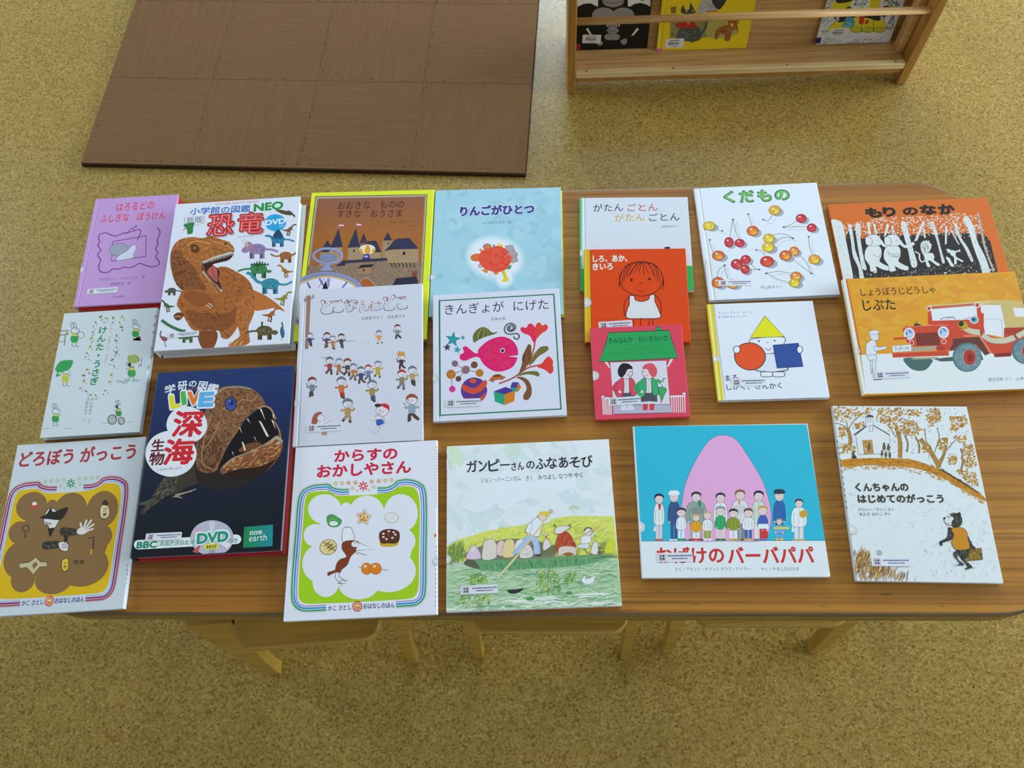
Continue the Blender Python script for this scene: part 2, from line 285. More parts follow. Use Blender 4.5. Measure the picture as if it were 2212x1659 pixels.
# ------------------------------------------------------------------ the rest of the room, out of the picture
M_WALL, _, _ = principled('painted_wall', (0.52, 0.53, 0.53), 0.8, 0.2)
for nm, b_ in (('wall_far', (-5.0, 4.6, 0, 6.6, 4.7, 2.7)), ('wall_near', (-5.0, -2.7, 0, 6.6, -2.6, 2.7)), ('wall_left', (-5.1, -2.7, 0, -5.0, 4.7, 2.7)), ('wall_right', (6.6, -2.7, 0, 6.7, 4.7, 2.7)), ('ceiling', (-5.1, -2.7, 2.7, 6.7, 4.7, 2.8))):
    bm = bmesh.new(); box(bm, *b_); structure(mesh_ob(nm, bm, M_WALL))

# ------------------------------------------------------------------ carpet mat of joined squares
def carpet_mat():
    w, d = 1.154, 1.18
    root = tag(empty('carpet_mat', (-1.2155, 1.394, 0), (0, 0, R(-3.4))), 'large brown carpet mat of interlocking squares lying on the cork floor behind the table', 'mat')
    t = w / 4
    random.seed(4)
    bm = bmesh.new()
    box(bm, -0.002, -0.002, 0.0, w + 0.002, d + 0.002, 0.009, 0.002)
    mesh_ob('foam_backing', bm, M_MATE, root)
    # each square with the toothed joints that have opened a little along its left and near sides
    for j in range(4):
        for i in range(4):
            bm = bmesh.new()
            g = 0.0002
            box(bm, i * t + g, j * t + g, 0.009, (i + 1) * t - g, (j + 1) * t - g, 0.0145, 0.0004, 1)
            nb = len(bm.faces)
            for side, dens in ((0, 0.4 if i else 0.15), (1, 0.3 if j else 0.35)):
                if side == 0 and i == 2 and j in (1, 2): dens = 0.85
                for k in range(24):
                    if random.random() > dens: continue
                    q = (k + random.uniform(0.25, 0.75)) * t / 24; o = random.choice((0.0025, 0.006, 0.009)) if (i and side == 0) or (j and side == 1) else 0.011
                    a, b_ = random.uniform(0.0025, 0.0045), random.uniform(0.0004, 0.0009)
                    x, y = (i * t + o, j * t + q) if side == 0 else (i * t + q, j * t + o)
                    if side == 0: a, b_ = b_, a
                    box(bm, x - a, y - b_, 0.0139, x + a, y + b_, 0.01472)
            o = mesh_ob('mat_square', bm, [M_MAT, M_MATE], root)
            for p in o.data.polygons: p.material_index = 1 if max(abs(o.data.vertices[v].co.z - 0.01472) for v in p.vertices) < 0.0009 and p.area < 4e-5 and p.center.z > 0.0138 else 0
carpet_mat()

# ------------------------------------------------------------------ table
TH = 0.5
def table():
    root = tag(empty('table', (-0.05, 0.545, 0)), 'long low brown wooden table with rounded corners, covered in picture books', 'table')
    ox, oy = -0.05, 0.545
    pts = [(x - ox, y - oy) for x, y in round_rect(-0.806, 0.180, 0.724, 0.909, (0.115, 0.115, 0.112, 0.09), 14)]
    bm = bmesh.new(); prism(bm, pts, TH - 0.044, TH, 0.0045, 3)
    # let in shallow worn hollows along the near edge
    top = mesh_ob('table_top', bm, [M_TABLE, M_TEDGE, M_TWORN], root)
    for p in top.data.polygons:
        p.material_index = 0 if p.normal.z > 0.985 else 2 if p.normal.z > 0.12 else 1
    bm = bmesh.new()
    for a in ((-0.69, 0.275, 0.60, 0.297), (-0.69, 0.793, 0.60, 0.815), (-0.712, 0.297, -0.690, 0.793), (0.60, 0.297, 0.622, 0.793)):
        box(bm, a[0] - ox, a[1] - oy, TH - 0.098, a[2] - ox, a[3] - oy, TH - 0.043, 0.002)
    mesh_ob('apron', bm, M_STOOL, root)
    for lx in (-0.715, 0.625):
        for ly in (0.295, 0.795):
            bm = bmesh.new()
            a = 0.024; b = 0.019
            vs_ = [bm.verts.new((lx - ox + sx * s, ly - oy + sy * s, z)) for z, s in ((0, b), (TH - 0.043, a)) for sx, sy in ((-1, -1), (1, -1), (1, 1), (-1, 1))]
            for q in ((0, 1, 2, 3), (4, 5, 6, 7), (0, 1, 5, 4), (1, 2, 6, 5), (2, 3, 7, 6), (3, 0, 4, 7)): bm.faces.new([vs_[k] for k in q])
            bmesh.ops.bevel(bm, geom=bm.edges[:], offset=0.004, segments=2, affect='EDGES')
            mesh_ob('leg', bm, M_STOOL, root)
table()

# ------------------------------------------------------------------ stools pushed under the near edge
def stool(x0, x1, yf, yaw, label, flare=(0.018, 0.018), wide=(0.0085, 0.0085)):
    """x0,x1: outer faces of the two front feet; yf: y of the feet"""
    w = (x1 - x0); cx = (x0 + x1) / 2
    root = tag(empty('stool', (cx, yf, 0), (0, 0, R(yaw))), label, 'stool', 'wooden stools under the near edge of the table')
    hw = w / 2
    bm = bmesh.new()
    prism(bm, round_rect(-hw + 0.020, 0.012, hw - 0.020, 0.275, (0.03, 0.03, 0.03, 0.03), 8), 0.262, 0.28, 0.005, 3)
    mesh_ob('seat', bm, M_STOOL, root)
    for s in (-1, 1):
        for back in (0, 1):
            bm = bmesh.new()
            n = 12
            prof = []
            for k in range(n + 1):
                u = k / n; z = 0.262 * u
                y = 0.062 * u ** 1.5; dp = 0.024 + 0.030 * u ** 2       # sabre curve, wider under the seat
                x = hw - 0.0085 + (flare[0] if s < 0 else flare[1]) * u ** 1.3
                tx = 0.0085 + ((wide[0] if s < 0 else wide[1]) - 0.0085) * u ** 1.3
                prof.append((x, y, y + dp, z, tx))
            rows = []
            for (x, ya, yb, z, th) in prof:
                if back: ya, yb = 0.29 - yb, 0.29 - ya
                rows.append([bm.verts.new(p) for p in ((s * (x - th), ya, z), (s * (x + th), ya, z), (s * (x + th), yb, z), (s * (x - th), yb, z))])
            for a, b in zip(rows, rows[1:]):
                for q in range(4): bm.faces.new((a[q], a[(q + 1) % 4], b[(q + 1) % 4], b[q]))
            bm.faces.new(rows[0]); bm.faces.new(rows[-1])
            mesh_ob('leg', bm, M_STOOL, root)
        bm = bmesh.new(); box(bm, s * (hw - 0.02) - 0.008, 0.05, 0.21, s * (hw - 0.02) + 0.008, 0.24, 0.262, 0.003)
        mesh_ob('side_rail', bm, M_STOOL, root)
stool(-0.557, -0.270, 0.152, 4.5, 'wooden stool under the near table edge, its seat sticking out beside the bird book', (0.040, 0.012), (0.040, 0.014))
stool(-0.159, 0.140, 0.172, 0, 'wooden stool under the near table edge below the rowing boat book', (0.0, 0.0), (0.014, 0.010))
stool(0.205, 0.500, 0.184, 0, 'wooden stool under the near table edge below the turquoise book with a pink figure', (0.0, 0.030), (0.012, 0.022))

# ------------------------------------------------------------------ display rack behind the table
RX0, RX1, RY = 0.046, 0.916, 1.590
def rack():
    root = tag(empty('book_display_rack', ((RX0 + RX1) / 2, RY, 0)), 'light wooden book display rack with a round front rail standing on the cork floor', 'book rack')
    ox = (RX0 + RX1) / 2
    def B(name, mat, x0, y0, z0, x1, y1, z1, bev=0.002):
        bm = bmesh.new(); box(bm, x0 - ox, y0, z0, x1 - ox, y1, z1, bev); return mesh_ob(name, bm, mat, root)
    for x0, x1 in ((RX0, RX0 + 0.021), (RX1 - 0.024, RX1)):
        B('side_panel', M_RACKB, x0, 0, 0, x1, 0.20, 0.43, 0.003)
    B('bottom_rail', M_RACKB, RX0 + 0.021, 0.004, 0.036, RX1 - 0.024, 0.022, 0.052)
    B('shelf', M_RACK, RX0 + 0.021, 0.018, 0.052, RX1 - 0.024, 0.10, 0.066)
    lip = B('shelf_lip', M_LIP, RX0 + 0.021, 0.001, 0.052, RX1 - 0.024, 0.016, 0.070)
    for sx in (0.095, 0.315, 0.600, 0.868):
        bm = bmesh.new(); bmesh.ops.create_cone(bm, cap_ends=True, segments=10, radius1=0.0022, radius2=0.0022, depth=0.0008, matrix=Matrix.Translation((sx - ox, 0.009, 0.0703)))
        mesh_ob('screw', bm, M_SCREW, lip)
    bm = bmesh.new()
    vs_ = [bm.verts.new(p) for p in ((RX0 + 0.021 - ox, 0.090, 0.060), (RX1 - 0.024 - ox, 0.090, 0.060), (RX1 - 0.024 - ox, 0.1385, 0.38), (RX0 + 0.021 - ox, 0.1385, 0.38), (RX0 + 0.021 - ox, 0.100, 0.060), (RX1 - 0.024 - ox, 0.100, 0.060), (RX1 - 0.024 - ox, 0.1485, 0.38), (RX0 + 0.021 - ox, 0.1485, 0.38))]
    for q in ((0, 1, 2, 3), (4, 5, 6, 7), (0, 1, 5, 4), (1, 2, 6, 5), (2, 3, 7, 6), (3, 0, 4, 7)): bm.faces.new([vs_[k] for k in q])
    mesh_ob('back_panel', bm, M_RACK, root)
    B('batten', M_RACK, RX1 - 0.024 - 0.019, 0.040, 0.066, RX1 - 0.024, 0.072, 0.41, 0.003)
    bm = bmesh.new()
    bmesh.ops.create_cone(bm, cap_ends=True, segments=28, radius1=0.0088, radius2=0.0088, depth=RX1 - RX0 - 0.044, matrix=Matrix.Translation(((RX0 + RX1 - 0.003) / 2 - ox, 0.013, 0.225)) @ Matrix.Rotation(R(90), 4, 'Y'))
    o = mesh_ob('front_rail', bm, M_RACK, root)
    for p in o.data.polygons: p.use_smooth = len(p.vertices) == 4
    B('bottom_board', M_RACK, RX0 + 0.021, 0.022, 0.044, RX1 - 0.024, 0.10, 0.052)
rack()

# ------------------------------------------------------------------ printed art: a small drawing language in tenths of a millimetre on the cover
def catmull(P, closed, sub=6):
    n = len(P)
    if n < 3: return P
    out = []
    for i in range(n if closed else n - 1):
        if closed: p0, p1, p2, p3 = P[i - 1], P[i], P[(i + 1) % n], P[(i + 2) % n]
        else: p0, p1, p2, p3 = P[max(i - 1, 0)], P[i], P[i + 1], P[min(i + 2, n - 1)]
        for k in range(sub):
            t = k / sub
            out.append(tuple(0.5 * (2 * p1[d] + (p2[d] - p0[d]) * t + (2 * p0[d] - 5 * p1[d] + 4 * p2[d] - p3[d]) * t * t + (3 * p1[d] - p0[d] - 3 * p2[d] + p3[d]) * t ** 3) for d in (0, 1)))
    if not closed: out.append(P[-1])
    return out

def inside(p, poly):
    x, y = p; c = False; j = len(poly) - 1
    for i in range(len(poly)):
        (x1, y1), (x2, y2) = poly[i], poly[j]
        if (y1 > y) != (y2 > y) and x < (x2 - x1) * (y - y1) / (y2 - y1) + x1: c = not c
        j = i
    return c

_text_cache = {}
def text_mesh(body, bold):
    k = (body, bold)
    if k not in _text_cache:
        cu = bpy.data.curves.new('lettering', 'FONT'); cu.body = body; cu.resolution_u = 3; cu.offset = bold
        ob = bpy.data.objects.new('lettering', cu); C.objects.link(ob)
        dg = bpy.context.evaluated_depsgraph_get(); dg.update()
        me = ob.evaluated_get(dg).to_mesh()
        V = [v.co.to_2d() for v in me.vertices]; F = [tuple(p.vertices) for p in me.polygons]
        ob.evaluated_get(dg).to_mesh_clear()
        bpy.data.objects.remove(ob); bpy.data.curves.remove(cu)
        _text_cache[k] = ([(v.x, v.y) for v in V], F)
    return _text_cache[k]

class Art:
    """collects flat inked shapes over a plane; each shape lies a hair over those it overlaps"""
    STEP = 2.2e-6
    def __init__(self, w, h, seed=1):
        self.w, self.h = w * 1e4, h * 1e4
        self.V, self.F, self.K, self.boxes = [], [], [], []
        self.rng = random.Random(seed)
    def level(self, pts):
        xs = [p[0] for p in pts]; ys = [p[1] for p in pts]
        b = (min(xs), min(ys), max(xs), max(ys)); lv = 1
        for (q, l) in self.boxes:
            if l >= lv and q[0] < b[2] and q[2] > b[0] and q[1] < b[3] and q[3] > b[1]: lv = l + 1
        self.boxes.append((b, lv)); return lv
    def clip(self, pts):
        """keep a polygon on the cover"""
        for ax, lim, sg in ((0, 0, 1), (0, self.w, -1), (1, 0, 1), (1, self.h, -1)):
            out = []
            for i in range(len(pts)):
                a, b = pts[i - 1], pts[i]
                da, db = (a[ax] - lim) * sg, (b[ax] - lim) * sg
                if (da < 0) != (db < 0):
                    t = da / (da - db); out.append((a[0] + t * (b[0] - a[0]), a[1] + t * (b[1] - a[1])))
                if db >= 0: out.append(b)
            pts = out
            if not pts: return pts
        return pts
    def poly(self, col, pts, lv=None):
        pts = self.clip(pts)
        if len(pts) < 3: return
        if lv is None: lv = self.level(pts)
        i0 = len(self.V)
        self.V += [(x, y, lv) for x, y in pts]
        self.F.append(tuple(range(i0, i0 + len(pts)))); self.K.append(col)
    def strip(self, col, w, pts, closed=False, lv=None, taper=False):
        if len(pts) < 2: return
        if lv is None: lv = self.level([(x - w / 2, y - w / 2) for x, y in pts] + [(x + w / 2, y + w / 2) for x, y in pts])
        n = len(pts); i0 = len(self.V)
        for i in range(n):
            a = pts[i - 1] if (i or closed) else pts[0]; b = pts[(i + 1) % n] if (i < n - 1 or closed) else pts[-1]
            dx, dy = b[0] - a[0], b[1] - a[1]; L = math.hypot(dx, dy) or 1
            k = w / 2 * (1 if not taper else 0.25 + 0.75 * math.sin(math.pi * (i + 0.5) / n))
            nx, ny = -dy / L * k, dx / L * k
            cl = lambda x, y: (min(max(x, 0), self.w), min(max(y, 0), self.h), lv)
            self.V += [cl(pts[i][0] + nx, pts[i][1] + ny), cl(pts[i][0] - nx, pts[i][1] - ny)]
        for i in range(n if closed else n - 1):
            j = (i + 1) % n
            self.F.append((i0 + 2 * i, i0 + 2 * i + 1, i0 + 2 * j + 1, i0 + 2 * j)); self.K.append(col)
    def text(self, col, body, x0, y0, x1, y1, hgt, bold, vert=False):
        """the line of writing fitted from (x0,y0) to (x1,y1) on its foot line, hgt tall"""
        if vert:
            n = len(body); dx, dy = (x1 - x0) / max(1, n - 1), (y1 - y0) / max(1, n - 1)
            for k, ch in enumerate(body):
                if ch in ' 　': continue
                V, F = text_mesh(ch, bold); s = hgt / 0.9
                self.glyphs(col, [(x0 + dx * k + (a - 0.48) * s, y0 + dy * k + (b - 0.37) * s) for a, b in V], F)
            return
        fat = bold > 0.013                                  # heavy letters: copies set round the letter
        V, F = text_mesh(body, 0.0 if fat else bold)
        if not V: return
        a = min(v[0] for v in V); b = max(v[0] for v in V); c = min(v[1] for v in V); d = max(v[1] for v in V)
        L = math.hypot(x1 - x0, y1 - y0); ux, uy = (x1 - x0) / L, (y1 - y0) / L
        sx, sy = L / max(b - a, 1e-6), hgt / max(d - c, 1e-6)
        if len(body) == 1: sy = min(sy, sx * 1.6); sx = min(sx, sy * 1.6)
        P = [(x0 + ux * (v[0] - a) * sx - uy * (v[1] - c) * sy, y0 + uy * (v[0] - a) * sx + ux * (v[1] - c) * sy) for v in V]
        if fat:
            g = bold * sy
            k = 6 if bold < 0.04 else 10
            for q in range(k): self.glyphs(col, [(x + g * math.cos(q * 2 * math.pi / k), y + g * math.sin(q * 2 * math.pi / k)) for x, y in P], F)
        self.glyphs(col, P, F)
    def glyphs(self, col, P, F):
        lv = self.level(P); i0 = len(self.V)
        self.V += [(x, y, lv) for x, y in P]
        for f in F: self.F.append(tuple(i + i0 for i in f)); self.K.append(col)
    def scatter(self, cols, n, length, width, ang, spread, poly):
        """n short strokes inside an outline"""
        r = self.rng
        xs = [p[0] for p in poly]; ys = [p[1] for p in poly]
        lv = self.level(poly); mine = []
        k = tries = 0
        while k < n and tries < n * 30:
            tries += 1
            p = (r.uniform(min(xs), max(xs)), r.uniform(min(ys), max(ys)))
            if not inside(p, poly): continue
            a = math.radians(ang + r.uniform(-spread, spread)); L = length * r.uniform(0.5, 1.2)
            bend = r.uniform(-0.25, 0.25) * L
            dx, dy = math.cos(a) * L / 2, math.sin(a) * L / 2
            q = (p[0] + dx, p[1] + dy); s = (p[0] - dx, p[1] - dy); m = (p[0] - dy / L * bend * 2, p[1] + dx / L * bend * 2)
            if not (inside(q, poly) and inside(s, poly)) and L > 6: 
                if r.random() < 0.8: continue
            w = width * r.uniform(0.6, 1.3)
            b = (min(q[0], s[0], m[0]) - w / 2, min(q[1], s[1], m[1]) - w / 2, max(q[0], s[0], m[0]) + w / 2, max(q[1], s[1], m[1]) + w / 2)
            z = lv
            for (o, l) in mine:
                if l >= z and o[0] < b[2] and o[2] > b[0] and o[1] < b[3] and o[3] > b[1]: z = l + 1
            mine.append((b, z))
            c1 = catmull([s, m, q], False, 3)
            self.strip(r.choice(cols), w, c1, False, z, True); k += 1
        if mine: self.boxes[-1] = (self.boxes[-1][0], max(l for _, l in mine))
    def run(self, prog):
        for ln in prog.strip().split('\n'):
            f = ln.strip().split('|') if '|' in ln else None
            if f: head, body = f[0].split(), f[1]
            else: head, body = ln.split(), None
            if not head: continue
            op = head[0]; a = head[1:]
            pairs = lambda q: [(float(q[i]), float(q[i + 1])) for i in range(0, len(q) - 1, 2)]
            cs = [ink(c) for c in a[0].split(',')]
            if op == 'P': self.poly(cs[0], pairs(a[1:]))
            elif op == 'S': self.poly(cs[0], catmull(pairs(a[1:]), True))
            elif op in 'LCOQ':                                   # L straight, C smooth, O smooth closed, Q straight closed
                p = pairs(a[2:]); w = float(a[1])
                self.strip(cs[0], w, catmull(p, op == 'O') if op in 'CO' else p, op in 'OQ')
            elif op == 'F':                                          # smooth, filled and outlined: fill,line width
                p = catmull(pairs(a[2:]), True); self.poly(cs[0], p); self.strip(cs[1], float(a[1]), p, True)
            elif op == 'G':
                p = pairs(a[2:]); self.poly(cs[0], p); self.strip(cs[1], float(a[1]), p, True)
            elif op == 'E':
                cx, cy, rx, ry, ro = map(float, a[1:6]); c, s = math.cos(math.radians(ro)), math.sin(math.radians(ro))
                self.poly(cs[0], [(cx + rx * math.cos(q * math.pi / 14) * c - ry * math.sin(q * math.pi / 14) * s, cy + rx * math.cos(q * math.pi / 14) * s + ry * math.sin(q * math.pi / 14) * c) for q in range(28)])
            elif op == 'T': self.text(cs[0], body, *map(float, a[1:6]), float(a[6]))
            elif op == 'V': self.text(cs[0], body, *map(float, a[1:6]), float(a[6]), True)
            elif op == 'X':
                poly = pairs(a[6:])
                self.scatter(cs, int(a[1]), float(a[2]), float(a[3]), float(a[4]), float(a[5]), poly)

# ------------------------------------------------------------------ books
def fill_ink(me, base, cols=None, first=0):
    at = me.attributes.new('ink', 'FLOAT_COLOR', 'FACE')
    buf = list(base) * len(me.polygons)
    if cols:
        for k, c in enumerate(cols): buf[(first + k) * 4:(first + k) * 4 + 4] = list(c)
    at.data.foreach_set('color', buf)

def plate(name, parent, bm, base, art=None, z=0.0):
    """a board with its printing in one mesh"""
    bmesh.ops.recalc_face_normals(bm, faces=bm.faces[:])
    nb = len(bm.faces)
    bm.verts.ensure_lookup_table()
    V = [tuple(v.co) for v in bm.verts]; F = [tuple(v.index for v in f.verts) for f in bm.faces]; bm.free()
    cols = []
    if art:
        o = len(V)
        V += [(x * 1e-4, y * 1e-4, z + lv * Art.STEP) for x, y, lv in art.V]
        for f, k in zip(art.F, art.K):
            # make every printed face look up
            ar = sum(art.V[f[i - 1]][0] * art.V[f[i]][1] - art.V[f[i]][0] * art.V[f[i - 1]][1] for i in range(len(f)))
            F.append(tuple(i + o for i in (f if ar > 0 else f[::-1]))); cols.append(k)
    me = bpy.data.meshes.new(name); me.from_pydata(V, [], F)
    me.materials.append(PRINT); fill_ink(me, base, cols, nb)
    return link(name, me, parent)

def sticker(root, kind, x, y, w, h, z, rot=0.0, r=0.0014, book_w=1.0):
    bm = bmesh.new()
    th = 0.00025
    a = Art(w, h, 5); W, H = w * 1e4, h * 1e4
    bars = lambda x0, x1, yc, hh, c: [a.poly(ink(c), [(q, yc - hh / 2), (q + s, yc - hh / 2), (q + s, yc + hh / 2), (q, yc + hh / 2)]) for q, s in _bars(a.rng, x0, x1, hh)]
    if kind == 'label':
        prism(bm, round_rect(0, 0, w, h, (r,) * 4, 3), 0, th)
        x0, y0, s = 0.065 * W, 0.14 * H, 0.72 * H
        a.strip(ink('b06060'), 0.055 * H, [(x0, y0), (x0 + s, y0), (x0 + s, y0 + s), (x0, y0 + s)], True)
        for k, ch in enumerate('推薦図書'):
            a.text(ink('3c3238'), ch, x0 + s * (0.13 + 0.40 * (k % 2)), y0 + s * (0.54 if k < 2 else 0.12), x0 + s * (0.47 + 0.40 * (k % 2)), y0 + s * (0.54 if k < 2 else 0.12), s * 0.34, 0.03)
        bars(0.31 * W, 0.96 * W, 0.66 * H, 0.15 * H, '40486c'); bars(0.42 * W, 0.86 * W, 0.36 * H, 0.13 * H, '40486c')
        base, name = ink('d2dcea'), 'recommendation_sticker'
    elif kind == 'seal':                                        # a round of clear tape lapping over the spine; the part on the cover
        def disc(k):
            p = [(min(max(x + w / 2 + w * k * math.cos(q * math.pi / 18), 0.0002), book_w - 0.0002) - x, h / 2 + h * k * math.sin(q * math.pi / 18)) for q in range(36)]
            return [q for n, q in enumerate(p) if abs(q[0] - p[n - 1][0]) > 1e-6 or abs(q[0] - p[(n + 1) % 36][0]) > 1e-6]
        prism(bm, disc(0.5), 0, th)
        a.w += 200
        for k, c in ((0.46, '98a4b0'), (0.41, 'dce4ea'), (0.30, '98a4b0'), (0.25, 'dce4ea')): a.poly(ink(c), [(p[0] * 1e4, p[1] * 1e4) for p in disc(k)])
        base, name = ink('dce4ea'), 'round_seal'
    elif kind == 'barcode':
        prism(bm, round_rect(0, 0, w, h, (r,) * 4, 3), 0, th)
        q = 0.17 * W
        while q < 0.74 * W:
            s = a.rng.choice((0.008, 0.012, 0.018)) * W
            a.poly(ink('1a1c1c'), [(q, 0.32 * H), (q + s, 0.32 * H), (q + s, 0.64 * H), (q, 0.64 * H)]); q += s + a.rng.choice((0.006, 0.01)) * W
        bars(0.26 * W, 0.72 * W, 0.80 * H, 0.1 * H, '303434'); bars(0.34 * W, 0.66 * W, 0.16 * H, 0.07 * H, '505454')
        base, name = ink('d6d8dc'), 'barcode_sticker'
    else:                                                       # a plain coloured tab
        prism(bm, round_rect(0, 0, w, h, (r * 0.4,) * 4, 3), 0, th)
        base, name = ink(kind), 'colour_tab'
    o = plate(name, root, bm, base, a, th)
    o.location = (x, y, z); o.rotation_euler = (0, 0, rot); return o

def _bars(rng, x0, x1, hh):
    q = x0; out = []
    while q < x1:
        s = hh * rng.uniform(0.5, 0.8); out.append((q, s)); q += s + hh * rng.uniform(0.12, 0.3)
    return out

def book(loc, rot, w, h, t, label, base='d6e2ee', spine='', back='', right_bound=False, groove=0.0, art='', pages=None,
         stickers=(), seed=1, spine_art='', group='picture books laid out on the table', board=0.0022, lip=0.003, shift=(0, 0), corner=0.0006):
    spine = spine or base; back = back or base
    root = tag(empty('picture_book', loc, rot), label, 'book', group)
    sx = (lambda x: w - x) if right_bound else (lambda x: x)
    def span(x0, x1): return (min(sx(x0), sx(x1)), max(sx(x0), sx(x1)))
    a = Art(w, h, seed); a.run(art)
    # front board: profile across the book, with the hinge hollow where the photo shows one
    prof = [(0.0016, t - board), (w, t - board), (w, t - 0.0004), (w - 0.0004, t)]
    if groove: prof += [(groove + 0.0020, t), (groove + 0.0006, t - 0.0008), (groove - 0.0006, t - 0.0008), (groove - 0.0020, t)]
    prof += [(0.0016, t)]
    bm = bmesh.new()
    rows = [[bm.verts.new((sx(x), y, z)) for x, z in prof] for y in (0.0, h)]
    for q in range(len(prof)):
        bm.faces.new((rows[0][q], rows[0][(q + 1) % len(prof)], rows[1][(q + 1) % len(prof)], rows[1][q]))
    bm.faces.new(rows[0]); bm.faces.new(rows[1])
    cover = plate('front_cover', root, bm, ink(base), a, t)
    # spine: rounded over at both long edges
    bm = bmesh.new()
    n = 5; rr = min(0.0022, t * 0.3)
    sp = [(0.0016, 0)] + [(rr - rr * math.sin(R(90 * k / n)), rr - rr * math.cos(R(90 * k / n))) for k in range(n + 1)]
    sp += [(rr - rr * math.cos(R(90 * k / n)), t - rr + rr * math.sin(R(90 * k / n))) for k in range(n + 1)] + [(0.0016, t)]
    sp = [(min(x, 0.0016), z) for x, z in sp]
    rows = [[bm.verts.new((sx(x), y, z)) for x, z in sp] for y in (0.0, h)]
    for q in range(len(sp)):
        bm.faces.new((rows[0][q], rows[0][(q + 1) % len(sp)], rows[1][(q + 1) % len(sp)], rows[1][q]))
    bm.faces.new(rows[0]); bm.faces.new(rows[1])
    so = plate('spine', root, bm, ink(spine))
    bm = bmesh.new(); x0, x1 = span(0.0016, w); box(bm, x0 + shift[0], 0 + shift[1], 0, x1 + shift[0], h + shift[1], board, 0.0004, 1)
    plate('back_cover', root, bm, ink(back))
    bm = bmesh.new(); x0, x1 = span(0.0017, w - lip); box(bm, x0, lip, board, x1, h - lip, t - board)
    mesh_ob('page_block', bm, PAGES, root)
    for s in stickers:
        sticker(root, *s[:5], t + max([lv for _, _, lv in a.V] or [0]) * Art.STEP + 0.00003, *(s[5:6]), book_w=w)
    return root

book((-0.8052, 0.6836, 0.5003), (0.00000, 0.00000, 0.04123), 0.1512, 0.2197, 0.0110,
     'small purple picture book with a wiggly frame drawing, at the far left corner',
     base='bc98d4', spine='b890cc', back='cc2c34', shift=(0.0035, -0.0035), groove=0.0085, seed=634, stickers=[('label', 0.0198, 0.0225, 0.0518, 0.0103, 0.016), ('seal', -0.0068, 0.0663, 0.0117, 0.0117)],
     art='''
T 0 424 1909 1100 1914 173 0.008|はろるどの
T 0 173 1681 1342 1680 171 0.008|ふしぎな　ぼうけん
C 1 18.9 1226 1510 1288 1415 1277 1314 1265 1236 1288 1156 1260 1069 1310 984 1284 912 1341 832 1370 760 1329 719 1245 707 1147 735 1025 786 938 737 847 710 768 731 660 696 572 706 497 646 402 647 342 688 306 789 322 897 250 1012 285 1110 221 1203 237 1281 202 1373 229 1440 323 1456 429 1404 529 1383 619 1430 706 1431
L 1 12.9 696 1431 753 1500 822 1555
O 1 10.8 858 1562 855 1547 843 1542 830 1549 823 1564 825 1578 837 1584 850 1577
L 1 12.9 788 1521 826 1468
C 1 17.1 678 1419 788 1459 900 1486 942 1465 935 1381 906 1260
Q 1 19.0 471 1266 1052 1349 1109 924 518 863
F 2,3 8.4 773 1112 750 1015 645 966 518 992 444 1079 466 1176 572 1226 699 1200
F 4,5 8.4 608 874 633 976 738 1043 820 1153 889 1182 914 1080 886 971 900 909
T 6 365 477 1156 479 60 0|クロケット・ジョンソン　作
T 6 571 370 932 373 61 0|岸田衿子　訳
T 6 664 122 855 132 43 0|文化出版局
''')

